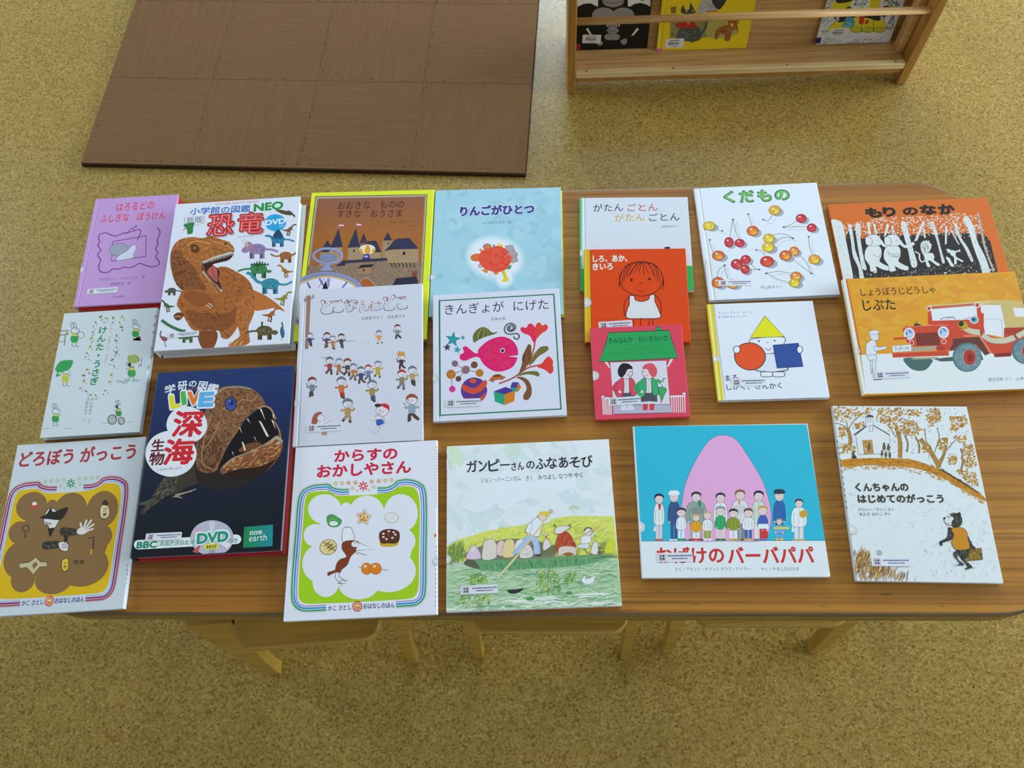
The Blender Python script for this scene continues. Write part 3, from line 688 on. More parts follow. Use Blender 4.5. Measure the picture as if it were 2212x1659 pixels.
book((-0.8042, 0.4482, 0.5003), (0.00000, 0.00000, 0.05359), 0.1584, 0.2218, 0.0130,
     'white picture book with small rabbits in green overalls at the left',
     base='c6d6de', groove=0.0, right_bound=True, seed=531, stickers=[('seal', 0.1523, 0.0649, 0.0139, 0.0139)],
     art='''
V 7 711 1854 713 924 134 0.03|けんた・うさぎ
V 8 849 1983 850 1214 46 0|子どもと お母さんの おはなし
V 9 731 595 751 187 47 0|中川李枝子　さく
V 9 658 600 671 251 47 0|山脇百合子　え
S 10 662 2130 650 2094 608 2088 624 2128
L 11 7.1 670 2077 671 2047
L 12 8.9 667 2046 682 2045
L 12 8.9 663 2041 665 2024
L 12 8.9 657 2047 642 2048
L 12 8.9 661 2052 658 2069
S 10 590 1989 563 1999 546 2032 577 2018
L 11 7.1 603 1979 589 1936
S 13 548 1905 530 1929 534 1959 553 1930
L 11 7.1 576 1900 577 1854
S 14 574 1836 559 1816 529 1822 547 1843
L 11 7.0 586 1797 578 1776
L 12 8.8 558 1769 573 1768
L 12 8.8 554 1764 556 1747
L 12 8.8 548 1769 533 1770
L 12 8.8 552 1775 549 1791
S 13 525 1685 527 1725 562 1742 558 1697
L 11 7.0 578 1682 599 1655
L 12 8.8 568 1637 582 1636
L 12 8.7 563 1632 566 1616
L 12 8.8 558 1638 543 1639
L 12 8.8 562 1643 559 1659
S 13 564 1589 567 1549 535 1527 534 1573
L 11 7.0 584 1527 589 1487
S 14 536 1431 512 1431 490 1455 518 1453
L 11 6.9 547 1412 571 1385
L 12 8.7 505 1372 520 1371
L 12 8.6 501 1367 504 1351
L 12 8.7 495 1373 480 1374
L 12 8.7 499 1378 497 1394
S 13 542 1339 566 1337 587 1313 559 1316
L 11 6.9 599 1295 621 1275
S 15 601 1146 577 1125 537 1139 566 1161
L 11 6.8 603 1112 605 1058
L 12 8.5 630 1071 645 1070
L 12 8.5 626 1066 629 1050
L 12 8.5 620 1072 606 1073
L 12 8.5 624 1077 622 1092
S 14 559 1041 532 1022 490 1041 523 1060
L 11 6.8 558 1011 538 998
S 15 549 978 565 940 545 907 530 951
L 11 6.8 581 913 606 884
S 13 488 801 500 827 535 828 518 799
L 11 6.7 545 785 549 743
S 14 637 750 611 745 581 769 613 773
L 11 6.7 643 730 659 678
S 10 685 667 689 695 717 704 710 673
L 11 6.7 734 656 750 607
L 12 8.4 677 629 691 628
L 12 8.3 673 624 675 609
L 12 8.4 667 630 653 631
L 12 8.4 671 634 668 650
S 13 775 2062 742 2053 705 2082 744 2090
L 11 7.1 775 2040 773 2007
L 12 8.9 725 1999 740 1998
L 12 8.9 721 1994 724 1977
L 12 8.9 715 2000 700 2001
L 12 8.9 719 2005 717 2022
S 10 852 2108 872 2072 860 2035 839 2076
L 11 7.1 890 2039 896 2015
L 12 8.9 870 1985 885 1984
L 12 8.9 866 1980 868 1963
L 12 8.9 860 1986 845 1987
L 12 8.9 864 1991 861 2008
S 15 1022 2102 1015 2071 983 2063 993 2097
L 11 7.1 1037 2051 1058 1992
S 13 993 1960 968 1972 956 2003 984 1988
L 11 7.1 1009 1950 987 1921
S 14 1056 1885 1028 1867 987 1888 1021 1906
L 11 7.0 1056 1855 1042 1814
L 12 8.8 1049 1823 1064 1822
L 12 8.8 1045 1818 1047 1802
L 12 8.8 1039 1824 1024 1825
L 12 8.8 1043 1829 1041 1846
S 14 967 1705 950 1733 957 1764 976 1731
L 11 7.0 996 1703 1016 1684
L 12 8.7 954 1660 969 1659
L 12 8.7 950 1655 953 1639
L 12 8.7 945 1661 930 1662
L 12 8.7 949 1666 946 1682
S 14 999 1631 974 1620 941 1641 972 1651
L 11 7.0 1004 1605 991 1572
S 13 985 1543 1005 1521 1005 1490 983 1516
L 11 6.9 1029 1485 1035 1466
L 12 8.7 972 1444 987 1443
L 12 8.6 968 1439 970 1423
L 12 8.7 962 1445 948 1446
L 12 8.7 966 1450 964 1466
S 14 1023 1451 1027 1410 995 1387 994 1433
L 11 6.9 1043 1388 1073 1350
L 12 8.6 1002 1357 1017 1356
L 12 8.6 998 1352 1001 1336
L 12 8.6 992 1357 978 1358
L 12 8.6 996 1362 994 1379
S 14 933 1273 944 1306 983 1311 967 1274
L 11 6.9 991 1261 986 1241
L 12 8.6 940 1205 955 1204
L 12 8.6 936 1200 938 1184
L 12 8.6 930 1205 916 1206
L 12 8.6 934 1210 932 1226
S 14 999 1197 1018 1176 1017 1148 996 1172
L 11 6.8 1041 1142 1061 1126
S 15 1005 1047 998 1011 959 1001 971 1041
L 11 6.8 1015 994 990 970
S 15 1008 895 982 879 944 898 976 913
L 11 6.7 1009 867 1017 840
S 10 906 741 922 758 953 750 932 732
L 11 6.7 962 716 989 687
L 12 8.4 915 683 930 682
L 12 8.4 911 679 914 663
L 12 8.4 906 684 891 685
L 12 8.4 910 689 907 704
S 15 807 650 776 661 757 696 792 682
L 11 6.7 815 644 828 610
L 12 8.3 804 609 818 608
L 12 8.3 800 604 802 589
L 12 8.3 794 609 780 610
L 12 8.3 798 614 796 630
L 16 17.7 -31 1888 127 1888 140 1814 -24 1811
L 17 14.1 93 1803 109 1614
L 17 10.6 -12 1687 103 1686
S 18 82 1862 131 1866 137 1829 99 1824
C 19 10.5 237 1670 241 1598 293 1580
C 19 10.5 303 1665 307 1593 359 1575
S 20 198 1781 301 1774 327 1682 273 1649 204 1690
S 21 208 1789 209 1835 275 1830 297 1778
F 22,19 10.6 200 1835 174 1892 208 1935 276 1921 317 1873 284 1830
F 22,19 10.7 189 1928 152 1994 162 2040 195 1991 212 1930
F 22,19 10.7 235 1924 197 1991 207 2037 240 1988 257 1926
E 23 269 1889 8.3 9.4 -4
C 19 10.6 278 1812 325 1781 345 1807
F 22,19 10.6 411 1784 402 1744 368 1729 327 1749 305 1792 313 1832 348 1847 388 1827
C 19 9.2 1259 1699 1260 1635 1306 1620
C 19 9.2 1316 1695 1318 1631 1363 1616
S 20 1227 1797 1318 1791 1337 1709 1290 1681 1230 1717
S 21 1237 1804 1238 1844 1296 1840 1314 1794
F 22,19 9.3 1231 1845 1209 1894 1240 1932 1300 1920 1334 1877 1304 1840
F 22,19 9.3 1224 1926 1192 1984 1203 2024 1230 1982 1244 1927
F 22,19 9.3 1263 1923 1232 1982 1242 2021 1270 1979 1283 1925
E 23 1292 1892 7.3 8.2 -4
C 19 9.3 1299 1824 1338 1797 1357 1820
P 24 1241 1635 1383 1643 1388 1607 1375 1608 1362 1699 1332 1611
C 19 9.8 211 951 215 885 264 868
C 19 9.8 273 947 277 881 326 864
S 25 175 1054 271 1047 295 962 245 932 180 970
S 21 184 1061 184 1103 247 1099 268 1051
F 22,19 9.9 177 1104 152 1156 184 1195 248 1183 286 1138 255 1098
F 22,19 9.9 166 1188 131 1250 140 1291 171 1247 188 1190
F 22,19 9.9 209 1185 173 1247 183 1288 214 1244 230 1187
E 23 241 1153 7.8 8.6 -4
C 19 9.8 250 1082 293 1054 312 1078
S 26 36 1203 96 1323 255 1336 309 1308 281 1187 163 1125 63 1142
C 26 27.4 95 1147 84 1060 143 1091
C 19 10.5 1292 975 1294 903 1262 891
C 19 10.5 1359 971 1360 899 1329 887
S 27 1256 1086 1360 1079 1383 987 1328 955 1259 996
S 21 1266 1094 1268 1140 1335 1135 1356 1083
F 22,19 10.7 1260 1140 1235 1197 1271 1240 1238 1233 1211 1189 1344 1134
F 22,19 10.7 1252 1232 1215 1299 1227 1344 1259 1295 1275 1234
F 22,19 10.7 1297 1229 1261 1295 1273 1340 1305 1292 1320 1231
E 23 1256 1199 8.5 9.3 -4
C 19 10.6 1271 1121 1233 1097 1203 1126
S 28 1222 1245 1239 1350 1352 1349 1412 1267 1357 1201 1275 1213
E 29 1448 1299 6.5 10.8 -4
E 29 1407 1248 6.5 10.8 -4
E 29 1445 1176 6.5 10.7 -4
E 29 1448 1231 6.5 10.7 -4
E 29 1449 1147 6.5 10.7 -4
E 29 1459 1161 6.5 10.7 -4
E 29 1400 1278 6.5 10.8 -4
E 29 1449 1212 6.5 10.7 -4
E 29 1447 1255 6.5 10.8 -4
E 29 1452 1271 6.5 10.8 -4
E 29 1414 1175 6.5 10.7 -4
E 29 1421 1176 6.5 10.7 -4
E 29 1394 1243 6.5 10.8 -4
E 29 1417 1141 6.5 10.7 -4
F 30,31 6.7 1181 890 1170 878 1139 875 1106 882 1091 896 1102 907 1133 910 1166 903
F 30,31 6.7 1299 909 1288 898 1257 895 1224 902 1209 915 1220 927 1252 930 1284 922
F 30,31 6.7 1461 888 1450 877 1419 874 1386 881 1371 894 1383 905 1414 908 1446 901
F 30,31 6.7 1273 866 1262 855 1231 852 1199 859 1184 872 1195 884 1226 887 1259 879
C 19 9.1 177 263 180 202 226 187
C 19 9.1 235 259 239 198 285 183
S 20 142 357 233 351 256 273 209 246 148 280
S 21 151 364 151 403 210 399 230 355
F 22,19 9.2 144 403 121 451 151 487 211 476 247 435 217 398
F 22,19 9.2 134 481 101 537 110 575 139 535 154 483
F 22,19 9.2 174 478 141 535 150 573 179 532 194 480
E 23 204 448 7.4 7.9 -4
C 19 9.1 213 383 254 358 271 379
C 19 7.9 1187 297 1188 244 1165 235
C 19 7.9 1237 294 1239 241 1215 232
S 32 1159 379 1238 374 1255 306 1214 282 1162 312
S 21 1167 385 1168 419 1219 415 1235 377
F 22,19 7.9 1162 419 1143 460 1170 492 1146 487 1125 455 1226 415
F 22,19 8.0 1156 487 1128 535 1137 569 1161 533 1173 488
F 22,19 8.0 1190 484 1163 533 1172 566 1196 531 1208 486
E 23 1159 462 6.4 6.8 -4
C 19 7.9 1171 405 1142 387 1120 408
F 33,34 13.1 1187 231 1175 176 1130 156 1077 182 1048 240 1060 296 1106 316 1158 289
F 33,34 13.1 1320 199 1311 158 1278 143 1240 163 1219 206 1227 247 1260 263 1299 243
L 35 8.2 13 152 132 150
L 35 8.2 361 129 480 128
L 35 8.2 961 180 1080 179
L 35 8.1 1336 175 1454 174
V 36 1574 2049 1598 1149 50 0.02|けんた・うさぎ
S 37 1647 1146 1643 1117 1626 1105 1607 1119 1595 1149 1599 1179 1615 1190 1635 1176
S 37 1621 1095 1618 1066 1601 1055 1581 1068 1570 1099 1573 1128 1590 1139 1610 1126
S 37 1595 701 1591 672 1575 662 1555 675 1544 704 1547 733 1563 744 1583 731
''')

book((-0.8238, 0.1752, 0.5003), (0.00000, 0.00000, 0.06053), 0.2053, 0.2630, 0.0090,
     'white picture book with a brown cloud on yellow, at the near left corner',
     base='c6d4de', right_bound=True, seed=436, stickers=[],
     art='''
T 38 90 2267 1908 2282 245 0.03|どろぼう がっこう
C 39 7.5 517 122 327 121 177 131 59 207 5 352 -9 668 -2 1283 2 1738 55 1921 200 2004 340 2017 455 2012 519 1960 626 1926 754 1921
C 40 24.5 514 144 325 143 181 152 76 219 26 353 13 665 20 1280 25 1733 74 1905 209 1980 343 1992 450 1989 511 1938 624 1902 755 1896
C 41 26.4 511 177 322 176 188 184 101 238 59 354 47 662 55 1275 60 1725 103 1880 223 1944 348 1954 444 1953 499 1904 622 1865 757 1859
C 42 13.2 508 209 320 208 195 214 125 256 91 355 80 658 88 1271 93 1718 130 1856 236 1910 353 1919 437 1918 487 1872 621 1830 759 1824
C 39 7.5 1165 1921 1308 1921 1395 1961 1455 2014 1621 2025 1788 1962 1881 1822 1903 1454 1898 920 1895 422 1866 238 1760 140 1596 126 1472 125
C 40 24.3 1167 1896 1314 1896 1408 1939 1463 1990 1620 2001 1775 1942 1859 1818 1881 1455 1876 922 1874 424 1847 249 1751 160 1593 148 1471 147
C 41 26.2 1170 1859 1322 1860 1427 1907 1474 1954 1617 1964 1756 1912 1825 1811 1847 1456 1843 924 1840 427 1817 265 1737 191 1590 181 1469 180
C 42 13.1 1172 1824 1329 1825 1445 1876 1484 1919 1614 1929 1738 1884 1793 1805 1814 1457 1811 926 1809 431 1789 280 1724 221 1586 213 1466 212
S 43 117 1695 133 1805 190 1880 399 1893 488 1870 596 1812 876 1802 1189 1804 1328 1821 1397 1849 1501 1904 1640 1897 1728 1849 1772 1717 1790 1460 1782 926 1782 495 1758 327 1676 251 1429 239 933 232 519 235 236 245 141 303 111 440 107 835 113 1277
S 44 654 1602 627 1491 544 1413 426 1389 305 1425 212 1512 173 1628 199 1741 282 1820 402 1845 524 1807 617 1718
S 44 804 1622 795 1586 768 1560 729 1553 690 1564 660 1593 648 1630 657 1666 684 1692 723 1700 763 1688 792 1659
S 44 1280 1505 1249 1373 1159 1280 1033 1251 905 1293 808 1396 768 1532 797 1666 888 1761 1015 1791 1146 1747 1242 1643
S 44 1761 1480 1729 1337 1641 1237 1521 1205 1399 1249 1308 1359 1271 1506 1301 1650 1389 1754 1511 1787 1635 1740 1726 1628
S 44 461 1214 443 1131 387 1072 307 1054 224 1080 161 1145 133 1231 150 1316 206 1375 287 1394 371 1367 434 1301
S 44 655 791 627 654 538 558 412 527 282 570 182 676 139 816 165 955 254 1054 382 1085 514 1041 614 932
S 44 672 515 652 416 588 346 498 323 405 355 333 431 303 533 322 633 386 704 477 727 571 695 643 617
S 44 1225 454 1191 356 1093 288 957 268 819 301 715 379 674 481 706 580 805 649 943 670 1082 635 1186 556
S 44 1739 634 1689 484 1551 381 1361 350 1168 399 1025 517 968 672 1014 823 1153 930 1347 962 1542 911 1686 790
S 44 1730 1070 1705 978 1637 914 1543 895 1448 924 1377 995 1349 1089 1373 1181 1442 1246 1537 1266 1633 1236 1704 1164
S 44 1685 1001 1594 718 1340 524 992 465 637 558 367 779 254 1074 334 1365 590 1571 951 1632 1317 1532 1586 1300
L 45 9.8 564 2001 593 1999
L 45 9.8 562 1994 583 1972
L 45 9.8 556 1992 557 1961
L 45 9.8 550 1995 531 1974
L 45 9.8 547 2001 519 2003
L 45 9.8 549 2008 528 2030
L 45 9.8 555 2010 554 2041
L 45 9.8 561 2007 580 2028
L 45 9.8 658 2001 686 2000
L 45 9.8 655 1995 676 1972
L 45 9.8 649 1992 650 1962
L 45 9.8 643 1995 624 1975
L 45 9.8 640 2002 612 2004
L 45 9.8 642 2009 621 2031
L 45 9.8 648 2011 647 2041
L 45 9.8 655 2008 674 2028
L 45 9.8 754 2001 782 2000
L 45 9.8 752 1995 773 1973
L 45 9.8 746 1992 747 1962
L 45 9.8 739 1996 720 1975
L 45 9.8 737 2002 708 2004
L 45 9.8 739 2009 718 2031
L 45 9.8 745 2011 744 2042
L 45 9.8 751 2008 770 2028
L 45 9.8 854 2000 882 1998
L 45 9.8 852 1993 873 1971
L 45 9.8 846 1991 847 1961
L 45 9.8 840 1994 820 1974
L 45 9.8 837 2001 809 2002
L 45 9.8 839 2007 818 2030
L 45 9.8 845 2010 844 2040
L 45 9.8 851 2006 871 2027
L 45 9.7 1091 2006 1119 2004
L 45 9.7 1089 1999 1109 1977
L 45 9.7 1082 1997 1083 1966
L 45 9.7 1076 2000 1057 1979
L 45 9.8 1073 2006 1045 2008
L 45 9.8 1076 2013 1055 2035
L 45 9.8 1082 2015 1081 2046
L 45 9.8 1088 2012 1107 2033
L 45 9.7 1193 2006 1221 2004
L 45 9.7 1190 1999 1211 1977
L 45 9.7 1184 1997 1185 1967
L 45 9.7 1178 2000 1159 1980
L 45 9.7 1175 2007 1147 2008
L 45 9.8 1177 2013 1157 2035
L 45 9.8 1184 2015 1183 2046
L 45 9.8 1190 2012 1209 2033
L 45 9.7 1289 2008 1317 2006
L 45 9.7 1287 2001 1307 1979
L 45 9.7 1280 1999 1281 1969
L 45 9.7 1274 2002 1255 1982
L 45 9.7 1271 2009 1243 2010
L 45 9.7 1274 2015 1253 2038
L 45 9.8 1280 2018 1279 2048
L 45 9.7 1286 2015 1306 2035
L 45 9.7 1376 2012 1405 2011
L 45 9.7 1374 2006 1394 1984
L 45 9.7 1368 2003 1369 1973
L 45 9.7 1362 2007 1342 1986
L 45 9.7 1359 2013 1331 2015
L 45 9.7 1361 2020 1341 2042
L 45 9.7 1368 2022 1367 2052
L 45 9.7 1374 2019 1393 2039
L 46 21.4 979 1940 1032 1937
L 46 21.4 974 1927 1013 1886
L 46 21.4 962 1923 964 1866
L 46 21.4 950 1929 914 1891
L 46 21.4 944 1942 891 1945
L 46 21.4 949 1955 910 1997
L 46 21.5 961 1960 959 2017
L 46 21.4 974 1954 1009 1992
L 45 9.7 814 1912 842 1910
L 45 9.7 811 1906 826 1879
L 45 9.7 804 1906 791 1881
L 45 9.7 800 1913 772 1914
L 45 9.7 803 1919 788 1946
L 45 9.7 810 1919 823 1944
L 45 9.7 1120 1920 1148 1918
L 45 9.7 1116 1913 1131 1887
L 45 9.7 1109 1914 1096 1889
L 45 9.7 1106 1920 1078 1922
L 45 9.7 1109 1927 1094 1953
L 45 9.7 1116 1926 1129 1951
L 45 9.7 880 1873 892 1872
L 45 9.7 877 1867 883 1855
L 45 9.7 870 1867 864 1856
L 45 9.7 866 1874 854 1874
L 45 9.7 869 1880 863 1892
L 45 9.7 876 1880 882 1891
L 45 9.7 1055 1871 1067 1870
L 45 9.7 1051 1865 1058 1853
L 45 9.7 1044 1865 1039 1854
L 45 9.7 1041 1872 1029 1872
L 45 9.7 1044 1878 1038 1890
L 45 9.7 1051 1878 1057 1889
T 47 538 129 858 131 71 0.02|かこ さとし
T 47 1023 135 1451 131 74 0.02|おはなしのほん
E 48 998 169 16.2 15.9 -3
E 48 992 138 16.2 15.8 -3
E 48 971 116 16.2 15.8 -3
E 48 941 109 16.2 15.8 -3
E 48 911 119 16.2 15.8 -3
E 48 889 143 16.2 15.9 -3
E 48 879 175 16.2 15.9 -3
E 48 886 206 16.2 15.9 -3
E 48 907 228 16.2 15.9 -3
E 48 937 236 16.2 16.0 -3
E 48 967 226 16.2 15.9 -3
E 48 989 201 16.2 15.9 -3
S 49 1000 168 989 128 949 113 903 133 878 176 888 217 929 231 975 211
S 50 986 169 978 138 947 127 912 142 892 175 900 206 931 217 966 202
E 51 924 183 14.4 14.1 -3
E 51 953 181 14.4 14.1 -3
F 52,53 9.2 645 1486 719 1572 848 1487 881 1380 830 1248 775 1133 725 1300 651 1335
S 54 574 1430 669 1484 718 1578 770 1508 969 1570 969 1479 897 1379 729 1396
L 53 12.3 680 1423 742 1443
L 53 12.2 663 1349 772 1321
P 55 724 1255 827 1263 788 1112
S 56 702 1049 923 1050 954 954 721 940
X 57,58 40 30 9.0 -22 50 712 1040 924 1044 939 955 729 945
F 52,53 9.0 928 1020 1029 1037 1088 981 1082 893 982 914
L 53 7.5 985 999 1079 1002
L 53 7.5 989 972 1084 972
L 53 7.5 994 946 1089 943
P 59 972 1194 1057 1219 1060 1026 1017 1020
S 56 941 1256 1193 1204 1191 1127 953 1136
X 57,58 30 30 9.1 -4 50 949 1244 1179 1199 1181 1134 961 1142
S 52 1180 1196 1233 1237 1310 1217 1347 1170 1279 1130 1197 1144
L 52 27.3 1250 1221 1211 1313
L 52 27.3 1278 1228 1303 1352
L 52 27.3 1308 1226 1379 1347
L 52 27.2 1329 1207 1425 1278
L 52 27.2 1340 1177 1430 1210
S 60 394 1639 440 1666 507 1631 499 1592 424 1591
S 51 410 1668 446 1687 487 1660 477 1633 425 1634
F 61,55 9.2 1486 1521 1539 1573 1614 1528 1638 1406 1587 1349 1507 1384
S 62 1498 1581 1543 1645 1596 1590 1581 1552
V 55 1567 1486 1569 1407 61 0.03|酒家
O 63 18.3 438 1274 430 1240 399 1228 362 1245 341 1280 349 1313 381 1325 417 1309
L 63 18.2 386 1232 397 1128
L 63 15.2 391 1158 431 1152
L 64 17.9 1369 1066 1449 1081 1468 922 1453 864
L 65 26.7 1448 899 1450 812
G 66,55 8.9 383 749 534 760 623 829 704 758 806 743 812 679 709 680 627 570 513 683 409 675
P 67 585 722 636 762 673 716 619 648
F 68,55 8.9 1027 752 1080 783 1119 761 1141 630 1094 593 1047 630
V 69 1080 714 1087 656 41 0.02|小判
F 70,55 5.9 1275 716 1269 696 1247 689 1223 699 1210 720 1216 740 1238 747 1262 737
F 70,55 5.9 1364 711 1357 691 1336 684 1312 694 1299 715 1305 735 1326 742 1351 732
L 71 8.8 2012 633 2034 597
L 71 8.7 2021 570 2043 534
L 71 8.7 2029 507 2052 471
L 71 8.7 2038 444 2060 408
L 71 8.7 2047 381 2069 346
L 71 8.6 2055 319 2077 284
''')

